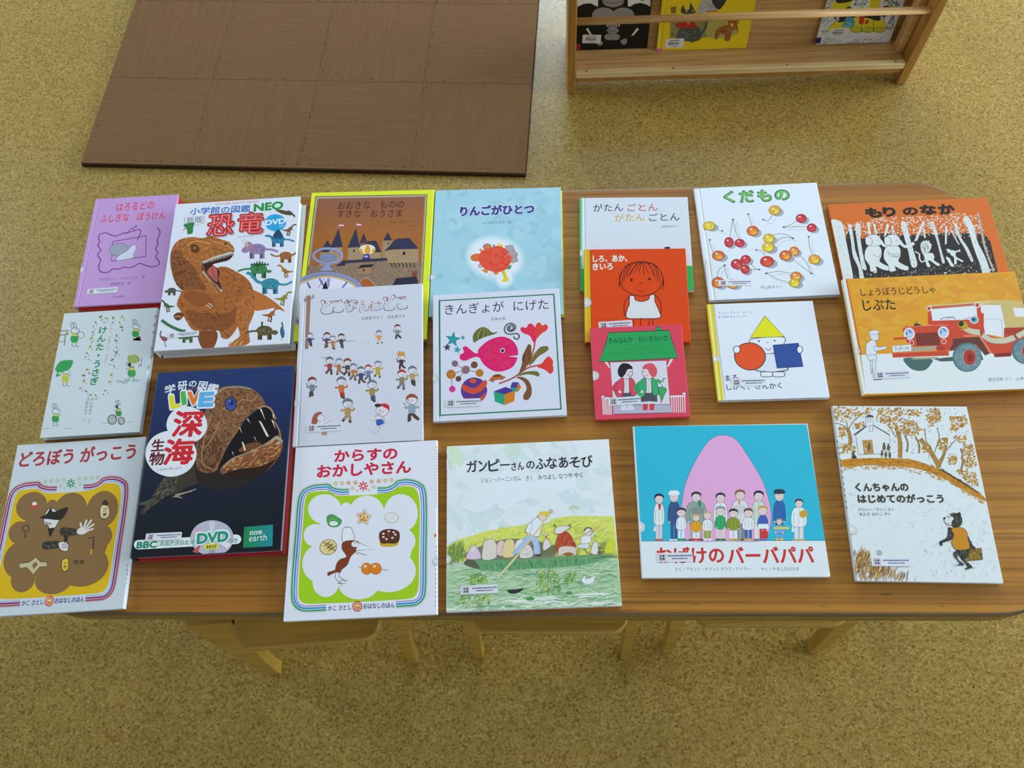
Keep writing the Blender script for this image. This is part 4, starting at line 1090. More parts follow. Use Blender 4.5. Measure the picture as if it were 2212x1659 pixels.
book((-0.6428, 0.5904, 0.5003), (0.00000, 0.00000, 0.04811), 0.2207, 0.2868, 0.0260,
     'thick white dinosaur encyclopedia with a large brown tyrannosaur on its cover',
     base='d6e0f0', back='d0d8e4', shift=(0.004, -0.001), seed=322, stickers=[('label', 0.0205, 0.0215, 0.0512, 0.0096, 0.032)],
     art='''
T 72 718 2796 1487 2803 30 0.02|NATURE EARTH ORIGIN
T 73 286 2618 1343 2607 149 0.018|小学館の図鑑
T 74 1415 2611 1913 2633 152 0.05|NEO
T 75 247 2440 524 2451 138 0|新版
L 76 8.5 231 2568 200 2570 209 2434 240 2432
L 76 8.5 510 2570 541 2570 549 2431 522 2431
T 77 659 2142 1093 2136 428 0.05|恐
T 78 633 2166 1068 2160 428 0.05|恐
T 79 633 2166 1068 2160 419 0.03|恐
T 80 644 2174 1056 2170 406 -0.022|恐
T 77 1177 2144 1611 2138 427 0.05|竜
T 78 1152 2168 1586 2162 427 0.05|竜
T 79 1152 2168 1586 2162 418 0.03|竜
T 80 1163 2176 1574 2172 405 -0.022|竜
T 81 1170 2078 1452 2084 40 0|きょうりゅう
S 82 1995 2333 1950 2212 1823 2169 1687 2231 1623 2361 1667 2483 1796 2526 1932 2463
T 83 1642 2305 1981 2325 100 0.045|DVD
T 83 1873 2248 1956 2255 41 0|つき
S 84 1460 1045 1630 982 1783 889 1937 765 2098 591 1927 664 1766 644 1587 642 1468 756
S 85 593 489 826 334 991 303 1030 181 987 7 900 -11 795 8 723 142 680 284
S 86 884 1486 955 1524 1068 1501 1225 1404 1383 1287 1487 1158 1547 998 1579 830 1586 646 1530 468 1359 379 1299 263 1203 147 1093 177 1007 322 648 326 505 475 415 623 347 729 279 836 298 979 372 1120 648 1122
X 87,88,89,90 420 51 13.7 38 60 884 1486 955 1524 1068 1501 1225 1404 1383 1287 1487 1158 1547 998 1579 830 1586 646 1530 468 1359 379 1299 263 1203 147 1093 177 1007 322 648 326 505 475 415 623 347 729 279 836 298 979 372 1120 648 1122
S 91 439 723 793 638 1154 634 1290 727 1279 464 1151 313 826 334 600 429
X 92,93,94 150 46 13.5 -14 40 439 723 1154 634 1279 464 1151 313 826 334 600 429
S 95 1319 807 1449 963 1570 831 1595 645 1564 486 1523 348 1546 187 1566 68 1500 13 1360 -9 1231 11 1246 69 1330 123 1390 198 1343 360 1290 504
X 96,97,98 130 42 11.5 -76 40 1319 807 1449 963 1570 831 1595 645 1564 486 1523 348 1546 187 1566 68 1500 13 1360 -9 1231 11 1246 69 1330 123 1390 198 1343 360 1290 504
C 99 13.2 1252 14 1265 64 1305 104
C 99 13.2 1323 9 1336 59 1376 100
C 99 13.2 1412 3 1425 53 1466 94
S 100 367 1016 521 1110 749 1032 875 878 923 772 779 761 555 817
C 101 13.7 759 779 804 784 855 736
C 101 13.7 792 812 837 817 888 758
S 102 253 644 316 690 419 663 402 583 335 537 272 581
C 103 11.7 275 608 325 618 382 594
S 104 47 1825 57 1934 107 2062 211 2139 398 2156 572 2121 681 2162 789 2123 898 2071 1016 2018 1110 1924 1144 1830 1075 1808 930 1762 754 1667 625 1654 597 1570 670 1416 798 1258 922 1124 1009 1035 957 972 808 996 674 1047 522 1099 337 1112 208 1257 116 1476 65 1651
X 105,106,107,108 330 57 14.2 26 50 47 1825 57 1934 107 2062 211 2139 398 2156 572 2121 681 2162 789 2123 898 2071 1016 2018 1110 1924 1144 1830 1075 1808 930 1762 754 1667 625 1654 597 1570 670 1416 798 1258 922 1124 1009 1035 957 972 808 996 674 1047 522 1099 337 1112 208 1257 116 1476 65 1651
S 109 52 1825 89 1910 202 1902 343 1674 508 1534 605 1335 742 1095 521 1110 335 1122 208 1257 116 1476
X 110,111,112,113 170 69 16.2 -59 35 52 1825 89 1910 202 1902 343 1674 508 1534 605 1335 742 1095 521 1110 335 1122 208 1257 116 1476
S 114 379 1998 484 1986 541 1895 496 1832 410 1860
E 115 454 1932 24.7 22.2 -4
E 116 454 1932 11.4 13.3 -4
C 117 18.6 306 1982 409 2062 561 2051 719 1985
C 117 14.4 711 2063 867 2007 1025 1930 1088 1860
E 118 979 1977 26.5 20.0 -4
E 118 722 2132 19.1 13.5 -4
S 119 607 1608 735 1668 895 1739 1076 1791 1141 1821 1129 1726 1054 1641 909 1608 801 1573 886 1507 936 1418 927 1292 996 1119 988 1053 863 1166 733 1343 633 1482
S 120 752 1512 818 1550 885 1481 910 1314 915 1225 831 1294 724 1429
C 121 12.1 791 1492 840 1382 892 1273
P 122 619 1642 640 1647 645 1593
P 122 643 1654 665 1659 670 1598
P 122 668 1666 690 1671 691 1603
P 122 693 1679 714 1683 712 1609
P 122 717 1690 739 1695 740 1614
P 122 742 1702 764 1707 773 1620
P 122 767 1712 789 1717 789 1626
P 122 792 1723 814 1728 815 1632
P 122 817 1732 839 1737 845 1639
P 122 843 1741 864 1746 873 1645
P 122 868 1749 890 1754 892 1653
P 122 893 1757 915 1762 917 1660
P 122 919 1764 940 1769 942 1668
P 122 944 1770 966 1775 974 1676
P 122 970 1775 992 1780 994 1684
P 122 995 1780 1017 1785 1025 1693
P 122 1021 1784 1043 1789 1046 1702
P 122 1047 1788 1069 1793 1073 1712
P 122 1073 1791 1095 1796 1101 1721
P 122 1098 1794 1120 1799 1126 1731
P 122 1124 1797 1146 1802 1146 1741
P 122 636 1435 658 1421 663 1476
P 122 662 1403 684 1389 687 1457
P 122 688 1371 710 1357 714 1414
P 122 713 1340 735 1326 740 1381
P 122 739 1309 761 1295 766 1350
P 122 764 1279 786 1264 791 1320
P 122 790 1249 811 1235 816 1291
P 122 815 1220 837 1206 842 1258
P 122 840 1193 862 1179 867 1234
P 122 865 1166 886 1152 891 1212
P 122 890 1139 911 1125 915 1197
P 122 914 1114 936 1100 940 1169
P 122 939 1089 961 1075 966 1131
P 122 963 1064 985 1050 991 1101
P 122 988 1040 1009 1026 1013 1100
C 123 24.0 617 1590 686 1436 816 1257 988 1026
L 124 36.8 1961 1977 1972 1845
L 125 36.8 1933 1979 1943 1847
L 124 36.8 1825 1987 1834 1855
L 125 36.8 1797 1989 1806 1857
S 124 1999 1998 1946 2067 1860 2090 1786 2066 1763 2002 1815 1938 1942 1923
C 124 30.7 1979 1992 2079 1979 2165 1939
S 125 1963 2027 1911 2163 1860 2200 1808 2137 1793 2039
C 124 43.2 1795 2022 1734 2076
S 124 1756 2081 1741 2066 1702 2062 1661 2072 1643 2090 1658 2105 1698 2109 1738 2099
X 125,126 22 31 9.2 -15 60 1994 1991 1874 2083 1773 2007 1886 1933
L 127 46.3 1641 1799 1657 1634
L 128 46.3 1605 1802 1620 1636
L 127 46.3 1470 1812 1483 1646
L 128 46.4 1434 1814 1447 1649
S 127 1688 1825 1621 1913 1512 1941 1419 1911 1390 1830 1458 1751 1618 1731
C 127 38.7 1664 1818 1789 1801 1899 1752
S 127 1415 1859 1411 1809 1368 1773 1311 1772 1273 1807 1277 1857 1320 1893 1378 1894
S 129 1456 1895 1440 1832 1392 1809 1339 1839 1313 1906 1328 1969 1376 1993 1429 1962
C 130 19.5 1357 1890 1307 1969 1255 2023
C 130 15.6 1372 1914 1348 1987 1299 2053
X 128,131 22 39 11.6 -15 60 1682 1817 1531 1932 1404 1837 1547 1744
L 132 45.5 1494 1423 1507 1261
L 133 45.5 1530 1420 1542 1258
L 132 45.5 1663 1411 1678 1249
L 133 45.5 1699 1408 1714 1246
S 132 1442 1455 1495 1532 1600 1545 1698 1501 1740 1418 1686 1349 1529 1352
C 132 38.1 1468 1445 1345 1445 1243 1412
S 132 1820 1372 1808 1350 1774 1343 1738 1354 1722 1378 1735 1400 1769 1407 1804 1395
P 133 1444 1511 1464 1567 1493 1516
P 133 1490 1508 1508 1584 1539 1513
P 133 1536 1505 1553 1601 1585 1509
P 133 1582 1502 1597 1619 1631 1506
P 133 1628 1498 1645 1595 1677 1503
P 133 1674 1495 1692 1571 1723 1500
P 133 1720 1492 1740 1547 1769 1496
X 133,134 22 38 11.4 -15 60 1450 1446 1583 1538 1725 1427 1598 1355
L 135 33.9 1964 1652 1971 1531
L 136 33.8 1990 1650 1998 1529
L 135 33.8 2089 1643 2098 1522
L 136 33.8 2115 1641 2125 1520
S 135 1926 1676 1966 1733 2043 1743 2115 1710 2146 1648 2105 1596 1988 1599
C 135 28.3 1944 1668 1854 1669 1772 1717
C 135 36.9 2121 1671 2190 1687 2237 1753 2273 1796
E 135 2286 1795 31.4 21.4 -4
X 136,137 22 28 8.5 -15 60 1931 1669 2030 1738 2135 1655 2040 1601
L 138 47.1 1923 1097 1938 930
L 139 47.1 1886 1099 1900 932
L 138 47.2 1747 1109 1759 942
L 139 47.2 1710 1111 1722 944
S 138 1972 1123 1903 1211 1791 1240 1695 1209 1665 1127 1734 1047 1899 1028
C 138 39.4 1947 1116 2076 1099 2182 1150
C 138 51.7 1696 1154 1594 1191 1512 1293 1450 1361
S 138 1476 1359 1465 1339 1435 1332 1402 1343 1387 1365 1399 1386 1429 1392 1461 1381
X 139,140 22 40 11.9 -15 60 1965 1115 1810 1230 1679 1134 1825 1041
S 141 1989 1419 2034 1422 2093 1369 2196 1347 2088 1316 2032 1331 1997 1376
C 141 30.0 2009 1396 1980 1456 1947 1479
E 141 1935 1476 29.7 17.2 -4
C 142 19.9 2059 1340 2044 1288 2068 1254 2048 1231
C 141 21.8 2068 1339 2084 1296 2102 1252 2084 1236
L 142 10.0 2005 1375 1985 1345
X 142,143 14 20 6.0 -25 60 1999 1407 2093 1369 2088 1321 2031 1337
S 144 2115 892 2065 902 2008 854 1899 845 2022 796 2082 803 2112 847
C 144 32.2 2097 870 2118 930 2151 951
E 144 2165 945 32.1 18.3 -4
C 145 21.3 2051 817 2075 759 2053 727 2079 698
C 144 23.5 2041 818 2030 773 2018 729 2039 710
L 145 10.7 2104 847 2131 811
X 145,146 14 21 6.4 -25 60 2106 881 2008 854 2022 801 2081 810
S 147 2111 2232 2068 2241 2020 2198 1927 2191 2032 2147 2082 2154 2109 2192
C 147 28.0 2095 2213 2114 2266 2141 2284
E 147 2153 2279 27.3 16.2 -4
C 148 18.5 2056 2166 2077 2114 2058 2086 2080 2060
C 147 20.4 2048 2166 2039 2127 2028 2088 2046 2071
L 148 9.3 2102 2192 2124 2161
X 148,149 14 19 5.6 -26 60 2103 2222 2020 2198 2032 2151 2082 2160
C 150 29.4 1796 2621 1936 2527 2028 2570 2141 2444
S 150 1815 2620 1990 2573 2091 2486 1957 2507
S 151 1929 598 1879 608 1824 560 1716 552 1838 504 1897 511 1927 553
C 151 31.8 1911 577 1932 635 1964 656
E 151 1979 650 31.9 18.0 -4
C 152 21.1 1866 524 1890 467 1869 435 1895 407
C 151 23.2 1856 525 1846 481 1833 438 1855 419
L 152 10.6 1919 554 1945 519
X 152,153 14 21 6.3 -25 60 1920 587 1824 560 1838 508 1896 518
L 154 40.9 1701 239 1711 96
L 155 40.8 1733 237 1744 94
L 154 40.8 1855 229 1868 86
L 155 40.8 1888 227 1901 84
S 154 1654 267 1702 335 1798 347 1888 309 1925 235 1876 174 1732 176
C 154 34.2 1677 258 1565 258 1471 229
S 154 2014 208 2000 178 1962 168 1923 183 1905 215 1918 244 1956 254 1995 239
X 155,156 22 34 10.3 -14 60 1661 259 1782 341 1912 243 1795 179
C 157 30.6 1749 313 1737 394 1745 423
S 158 2061 313 2110 250 2124 130 2084 113 2047 214
C 159 19.0 2089 291 2076 351 2058 397
L 159 9.4 2092 122 2079 64
S 160 197 2412 268 2452 382 2455 375 2354 379 2242 295 2226 262 2340
C 161 12.6 374 2365 463 2415 555 2442
C 162 16.8 213 2310 242 2353 282 2339
L 163 22.7 213 1100 224 1020
L 164 22.7 195 1101 206 1021
L 163 22.7 128 1106 138 1026
L 164 22.7 110 1107 120 1027
S 163 235 1112 200 1155 146 1168 101 1153 89 1115 123 1076 203 1067
C 163 18.9 224 1109 286 1101 341 1077
E 163 72 1104 30.0 24.2 -4
X 164,165 22 19 5.7 -15 60 232 1109 156 1164 95 1118 167 1073
S 166 58 879 101 882 159 833 257 813 157 785 103 798 69 839
C 166 28.1 78 858 48 913 16 935
E 166 4 932 28.1 16.0 -4
C 167 18.6 128 806 117 758 142 727 124 705
C 166 20.5 137 806 154 765 173 725 158 711
L 167 9.3 76 839 59 811
X 167,168 14 19 5.6 -24 60 68 869 159 833 157 789 103 804
C 169 50.2 60 565 201 455 394 352 486 336
L 170 29.7 601 216 614 113
L 171 29.7 577 218 591 114
L 170 29.7 488 224 500 120
L 171 29.7 465 225 476 122
S 170 632 232 586 287 514 305 453 285 436 235 481 185 587 173
C 170 24.8 616 228 698 218 771 187
S 170 454 218 445 197 418 190 389 200 375 223 383 245 411 252 440 241
X 171,172 22 25 7.5 -14 60 627 227 526 299 445 239 540 182
C 173 23.0 78 363 82 263 144 199
S 174 82 263 184 236 201 176 129 181
L 175 11.4 156 179 199 58
''')

book((-0.6187, 0.2582, 0.5003), (0.00000, 0.00000, 0.04773), 0.2215, 0.2967, 0.0190,
     'dark blue deep sea encyclopedia with a gaping fanged fish on its cover',
     base='18203c', spine='182440', back='b02834', shift=(0.0035, -0.0025), seed=432, stickers=[('label', 0.019, 0.0238, 0.0537, 0.0111, -0.004), ('seal', -0.0061, -0.0088, 0.0086, 0.0086)],
     art='''
P 176 18 2965 2223 2971 2222 2824 18 2818
P 177 18 2818 2222 2824 2220 2679 17 2672
P 178 17 2672 2220 2679 2219 2534 17 2527
P 179 17 2527 2219 2534 2218 2391 17 2383
P 180 17 2383 2218 2391 2217 2250 16 2241
P 181 16 2241 2217 2250 2215 2109 16 2100
P 182 16 2100 2215 2109 2214 1970 15 1961
P 183 15 1961 2214 1970 2213 1832 15 1822
P 184 15 1822 2213 1832 2212 1695 15 1685
P 185 15 1685 2212 1695 2210 1559 14 1549
P 186 14 1549 2210 1559 2209 1424 14 1414
P 187 14 1414 2209 1424 2208 1291 14 1280
P 188 14 1280 2208 1291 2207 1159 13 1147
P 189 13 1147 2207 1159 2206 1028 13 1016
P 190 13 1016 2206 1028 2205 897 13 885
P 191 13 885 2205 897 2203 769 12 756
P 192 12 756 2203 769 2202 641 12 628
P 193 12 628 2202 641 2201 514 12 500
P 194 12 500 2201 514 2200 388 11 374
P 195 11 374 2200 388 2199 263 11 249
P 196 11 249 2199 263 2198 140 11 125
P 197 11 125 2198 140 2197 17 10 2
C 198 13.4 899 2883 1157 2844 1490 2892 1852 2858 2217 2905
S 199 507 1285 772 1438 951 1281 892 1098 700 1026 532 929 414 915 324 843 110 663 49 676 156 832 242 1010 338 1190
X 200,201,202 130 53 16.4 54 40 507 1285 588 1280 544 994 414 919 129 672 242 1010 338 1190
S 203 -9 800 123 854 221 869 129 672 100 663 125 773
C 204 14.3 863 997 710 944 517 889
C 204 14.3 844 988 671 938 554 883
C 204 14.3 825 979 632 932 591 877
C 204 14.3 807 969 592 926 627 871
C 204 14.3 788 960 553 920 664 865
S 205 823 1435 1192 1289 1489 1127 1788 1131 1503 983 1104 984 871 1099
S 206 920 2495 1051 2645 1259 2666 1472 2631 1647 2541 1751 2422 1803 2297 1693 2248 1558 2134 1447 1999 1344 1788 1243 1580 1152 1291 1036 1239 913 1262 832 1350 778 1649 804 1862 850 2187 874 2341
X 207,208,209,210,211 420 64 17.1 19 80 920 2495 1051 2645 1259 2666 1472 2631 1647 2541 1751 2422 1803 2297 1693 2248 1558 2134 1447 1999 1344 1788 1243 1580 1152 1291 1036 1239 913 1262 832 1350 778 1649 804 1862 850 2187 874 2341
S 212 809 1819 898 1944 1052 1848 1198 1625 1109 1314 951 1281 833 1434
X 213,214,215 120 71 16.8 -66 30 809 1819 898 1944 1052 1848 1198 1625 1109 1314 951 1281 833 1434
C 216 30.8 946 2448 1095 2619 1345 2645 1559 2591
C 217 16.9 973 2202 907 1856 884 1516 942 1365 1071 1295
C 217 17.0 1111 2062 999 1765 911 1642
C 217 16.8 1561 2101 1414 1914 1316 1661 1220 1413 1142 1287
C 217 17.4 1674 2472 1577 2388 1429 2419 1335 2313 1389 2177 1512 2192
S 218 1156 1286 1246 1548 1355 1788 1459 1987 1569 2127 1693 2243 1795 2268 1903 2209 1971 2077 2062 1876 2111 1680 1944 1689 1767 1614 1571 1540 1356 1458
S 219 1447 1569 1559 1669 1741 1690 1796 1634 1612 1538
S 220 1201 1299 1356 1458 1572 1530 1768 1610 1941 1728 2048 1791 2122 1669 2118 1531 2031 1346 1863 1189 1648 1135 1408 1132 1252 1192
X 221,222,223,224 150 71 18.7 30 30 1201 1299 1356 1458 1572 1530 1768 1610 1941 1728 2048 1791 2122 1669 2118 1531 2031 1346 1863 1189 1648 1135 1408 1132 1252 1192
S 225 1251 1202 1475 1273 1794 1297 2028 1388 1863 1189 1648 1135 1409 1127
C 226 25.8 1693 2252 1793 2286 1902 2224 1987 2054
C 227 25.4 1958 2034 2052 1877 2095 1702
C 228 46.2 1944 1689 2021 1749 2107 1680 2028 1653
C 229 18.8 1230 1307 1378 1446 1652 1547 1923 1691
P 230 1718 2251 1752 2240 1825 2046
P 230 1720 2053 1763 2024 1907 1773 1865 1780
P 230 1420 1957 1442 1945 1482 1845
P 230 1532 2085 1552 2091 1594 2007
P 230 1484 1716 1512 1703 1564 1573 1538 1568
P 230 1667 1787 1684 1779 1724 1691
P 230 1346 1564 1363 1556 1386 1488
P 230 1915 2059 1947 2035 2000 1880
P 230 1928 2146 1954 2133 1952 2056
S 231 1352 2352 1331 2266 1264 2233 1189 2274 1151 2364 1171 2452 1239 2484 1314 2443
S 232 1331 2354 1315 2281 1262 2253 1202 2287 1172 2363 1187 2436 1241 2464 1300 2430
S 233 1303 2382 1294 2345 1266 2331 1235 2348 1219 2387 1228 2425 1256 2439 1287 2421
E 234 1234 2404 12.6 13.6 -3
S 235 917 2025 847 1811 631 1734 392 1838 268 2063 335 2280 555 2360 797 2253
S 235 802 1558 716 1302 448 1209 152 1333 -3 1604 79 1866 351 1962 653 1833
T 236 187 2570 350 2610 162 0.022|学
T 236 374 2641 520 2654 148 0.022|研
T 236 540 2694 659 2687 102 0.022|の
T 236 689 2644 826 2622 139 0.022|図
T 236 836 2590 1012 2552 152 0.022|鑑
T 237 530 2636 685 2644 35 0.03|ライブ
T 236 311 2328 479 2367 232 0.1|L
T 238 318 2338 469 2378 209 0.06|L
T 236 481 2384 543 2394 233 0.1|I
T 239 488 2395 533 2406 210 0.06|I
T 236 554 2371 758 2377 233 0.1|V
T 240 561 2382 748 2389 210 0.06|V
T 236 741 2338 979 2332 246 0.1|E
T 241 748 2348 970 2344 223 0.06|E
T 242 377 1861 830 1848 414 0.035|深
T 242 299 1409 747 1408 402 0.035|海
T 243 83 1637 279 1639 188 0.03|生
T 243 78 1409 301 1409 207 0.03|物
T 244 216 1313 595 1322 43 0.01|しんかいせいぶつ
L 245 141.4 100 188 1548 196
S 245 170 185 157 136 110 118 57 141 29 192 42 241 90 259 143 236
S 245 1622 192 1605 144 1555 126 1501 149 1474 200 1491 249 1542 267 1596 243
S 246 1510 216 1433 34 1214 -31 977 57 860 249 934 433 1156 501 1396 410
P 247 1185 232 890 331 935 404
P 248 1185 232 1106 480 1212 474
P 249 1185 232 1401 379 1462 302
P 250 1185 232 1478 134 1433 63
P 251 1185 232 1264 -11 1159 -6
P 252 1037 172 912 43 996 20
P 253 882 2 1518 9 1527 -83 888 -51
T 254 78 137 370 136 91 0.05|BBC
T 254 388 147 874 149 79 0.01|（英国放送協会）
T 254 883 152 945 153 59 0.01|の
T 255 961 152 1432 175 162 0.1|DVD
T 256 972 160 1420 179 142 0.05|DVD
T 254 1447 143 1563 147 63 0.02|つき
L 257 85.8 1122 104 1253 109
S 257 1165 102 1155 72 1127 61 1095 75 1079 106 1088 135 1117 146 1149 132
S 257 1296 107 1286 77 1257 66 1226 80 1210 111 1219 140 1248 151 1280 137
T 258 1115 75 1270 79 59 0.03|50分
P 259 1648 374 1702 376 1712 64 1658 63
P 260 1702 376 1755 377 1766 64 1712 64
P 261 1755 377 1809 379 1820 64 1766 64
P 262 1809 379 1862 380 1874 65 1820 64
P 263 1862 380 1916 382 1929 65 1874 65
P 264 1916 382 1969 383 1983 66 1929 65
P 265 1969 383 2022 384 2037 66 1983 66
P 266 2022 384 2076 386 2091 66 2037 66
P 267 1738 303 1789 305 1792 250 1741 249
T 268 1754 256 1781 256 39 0.03|B
P 267 1802 305 1853 306 1856 251 1805 250
T 268 1818 257 1845 258 39 0.03|B
P 267 1866 306 1917 308 1919 253 1869 252
T 268 1882 259 1909 259 39 0.03|C
T 267 1736 152 1999 158 98 0|earth
''')

book((-0.4218, 0.6131, 0.5003), (0.00000, 0.00000, 0.00261), 0.2186, 0.2943, 0.0090,
     'brown book with yellow border, castle and pocket watch, partly under a white book',
     base='d6e62c', right_bound=True, seed=640, stickers=[('seal', 0.2146, 0.1099, 0.01, 0.01)],
     art='''
P 269 73 2866 2064 2846 2073 507 82 493
P 270 87 2851 2053 2832 2061 520 92 505
P 269 104 2832 2039 2815 2046 535 104 520
P 271 110 2826 2034 2808 2041 541 108 526
P 272 122 2812 2024 2796 2030 553 117 537
P 273 123 2811 2023 2794 2023 2693 123 2708
P 274 123 2708 2023 2693 2023 2592 123 2606
P 275 123 2606 2023 2592 2024 2492 123 2504
P 276 123 2504 2024 2492 2024 2393 122 2403
P 277 122 2403 2024 2393 2024 2294 122 2303
P 278 122 2303 2024 2294 2024 2195 122 2203
P 279 122 2203 2024 2195 2025 2098 122 2104
P 280 122 2104 2025 2098 2025 2000 122 2005
P 281 122 2005 2025 2000 2028 766 119 753
T 282 495 2577 1662 2574 154 0|おおきな　ものの
T 282 501 2403 1639 2383 153 0|すきな　おうさま
T 283 1439 2254 1906 2262 38 0|安野光雅　作・絵
T 283 1738 2174 1897 2179 31 0|講談社
P 284 86 1436 585 1424 735 1487 1441 1522 2035 1462 2024 564 127 577
X 285,286,287,288,289 700 22 11.1 -1 90 93 1429 735 1480 1442 1514 2029 1455 2014 878 96 921
P 290 280 1694 436 1698 457 1412 289 1416
P 290 434 1789 649 1791 677 1481 456 1427
P 290 754 1781 956 1783 977 1519 758 1509
P 290 965 1677 1327 1675 1338 1524 977 1519
P 291 1334 1910 1496 1908 1504 1746 1403 1508 1353 1524
P 290 1505 1723 1964 1726 1978 1448 1510 1453
P 292 1391 1688 1505 1723 1510 1453 1445 1462
X 293,294,295 220 20 8.4 -1 90 754 1781 1964 1726 1978 1448 758 1509
G 296,297 5.7 316 1800 380 1946 453 1796
G 296,297 5.7 445 1786 549 2173 653 1791
G 296,297 5.7 746 1778 852 2174 953 1783
G 296,297 5.7 939 1836 999 2068 1059 1900
G 296,297 5.7 1348 1906 1417 2072 1496 1905
G 296,297 5.6 1388 1691 1570 1934 1790 1943 1967 1726 1518 1723
G 296,297 5.7 941 1779 1072 1900 1223 1905 1330 1672 1146 1670
G 296,297 5.7 286 1702 306 1770 423 1774 430 1698
G 296,297 5.6 573 1417 680 1519 1433 1552 1453 1503 736 1468 728 1420
L 298 7.2 550 2170 545 2267
P 299 548 2279 641 2270 639 2202 557 2201
P 300 553 2254 638 2246 640 2224 558 2226
L 298 7.2 856 2174 852 2271
P 299 855 2283 948 2274 946 2206 864 2205
P 300 860 2258 945 2249 947 2227 865 2230
L 301 8.6 1412 2146 1417 2069
L 301 8.5 1567 2080 1572 1934
L 301 8.5 1782 2082 1787 1943
P 302 519 1738 542 1738 546 1698 522 1699
P 302 841 1733 867 1732 870 1687 844 1687
P 302 1428 1866 1447 1866 1449 1826 1431 1826
P 302 1700 1668 1744 1667 1747 1607 1703 1608
F 303,304 5.6 1230 1730 1194 1658 1095 1631 992 1664 944 1738 980 1810 1079 1837 1183 1804
S 65 1042 1682 1053 1788 1081 1821 1118 1786 1139 1680 1094 1643
S 65 949 1715 978 1752 1015 1690 1006 1645
S 65 1231 1723 1199 1754 1171 1686 1188 1641
G 305,297 5.6 1045 1637 1116 1643 1150 1537 1015 1533
P 306 1045 1607 1106 1608 1108 1578 1048 1577
G 307,297 5.5 957 1370 1187 1387 1223 1253 1102 1241 955 1237
P 308 949 1363 1004 1425 1228 1438 1194 1382
P 302 1040 1350 1063 1350 1067 1301 1043 1301
S 151 1006 1002 1035 1118 1108 1160 1188 1114 1266 1010 1265 938
C 309 11.0 999 1017 1028 1125 1108 1167 1194 1121 1272 1010
C 310 16.7 1485 1446 1517 1438 1535 1363
C 310 16.6 1551 1444 1581 1436 1599 1362
C 310 16.6 1618 1443 1646 1435 1663 1360
C 310 16.6 1685 1441 1710 1433 1727 1358
C 310 16.6 1752 1439 1774 1431 1791 1357
C 310 16.6 1818 1438 1838 1430 1855 1355
C 310 16.6 1885 1436 1902 1428 1919 1354
P 311 1878 1281 1967 1286 1967 1176 1871 1178
G 312,297 5.5 1619 1148 1960 1176 2000 1030 1564 1018
O 313 50.8 658 1617 595 1516 425 1479 246 1525 163 1629 226 1731 397 1769 577 1721
O 314 16.9 664 1624 601 1522 431 1483 252 1530 169 1637 231 1740 403 1779 582 1731
F 315,316 5.6 563 1586 524 1538 421 1521 314 1544 266 1594 304 1642 408 1659 515 1636
L 317 7.1 281 1626 288 1559
L 317 7.0 307 1626 314 1558
L 317 7.0 333 1625 340 1557
L 317 7.0 359 1624 366 1557
L 317 7.0 385 1624 392 1556
L 317 7.0 411 1623 418 1555
L 317 7.0 437 1622 444 1555
L 317 7.0 463 1622 470 1554
L 317 7.0 489 1621 496 1553
L 317 7.0 515 1620 522 1553
L 317 7.0 541 1620 548 1552
G 318,316 5.6 365 1497 475 1494 478 1397 518 1381 524 1321 321 1326 318 1378 371 1399
S 319 1193 710 1015 315 527 162 5 335 -253 742 -86 1149 416 1309 949 1124
S 320 1131 708 969 348 522 209 46 367 -189 738 -36 1107 421 1253 907 1085
S 321 1120 709 961 357 521 220 52 375 -179 737 -28 1099 422 1241 901 1077
S 322 1081 704 931 379 518 254 78 397 -137 731 5 1063 427 1194 875 1043
L 323 5.4 -143 734 -168 734
L 323 5.5 -145 771 -171 774
L 323 5.5 -144 808 -170 813
L 323 5.5 -139 844 -164 852
L 323 5.5 -129 880 -155 890
L 323 5.5 -117 915 -142 927
L 323 5.5 -100 949 -124 963
L 323 5.5 -80 981 -104 997
L 323 5.5 -56 1012 -79 1030
L 323 5.5 -30 1041 -51 1061
L 323 5.5 1 1068 -20 1089
L 323 5.5 34 1093 15 1116
L 323 5.5 70 1116 52 1140
L 323 5.5 108 1136 92 1161
L 323 5.5 149 1154 134 1180
L 323 5.5 191 1169 179 1196
L 323 5.5 236 1181 225 1209
L 323 5.5 282 1190 273 1219
L 323 5.5 329 1196 322 1225
L 323 5.5 377 1200 373 1229
L 323 5.5 426 1200 423 1229
L 323 5.5 475 1197 474 1227
L 323 5.5 524 1192 525 1221
L 323 5.5 573 1183 576 1211
L 323 5.5 621 1171 626 1199
L 323 5.5 668 1157 675 1184
L 323 5.5 713 1140 723 1166
L 323 5.5 758 1121 769 1145
L 323 5.5 800 1099 813 1122
L 323 5.5 840 1074 855 1096
L 323 5.5 878 1048 894 1068
L 323 5.5 913 1019 931 1038
L 323 5.5 946 989 965 1005
L 323 5.5 975 957 995 972
L 323 5.5 1001 924 1023 936
L 323 5.4 1024 889 1047 900
L 323 5.4 1044 854 1067 862
L 323 5.4 1060 817 1084 824
L 323 5.4 1072 781 1097 785
L 323 5.4 1081 744 1106 745
L 324 30.3 313 1179 420 1001
L 325 9.6 403 1177 312 996
P 326 426 1140 480 971 384 973
P 327 441 1176 499 1175 497 999 471 1000
L 324 30.2 794 1102 721 987
L 324 33.1 114 1110 178 992
''')

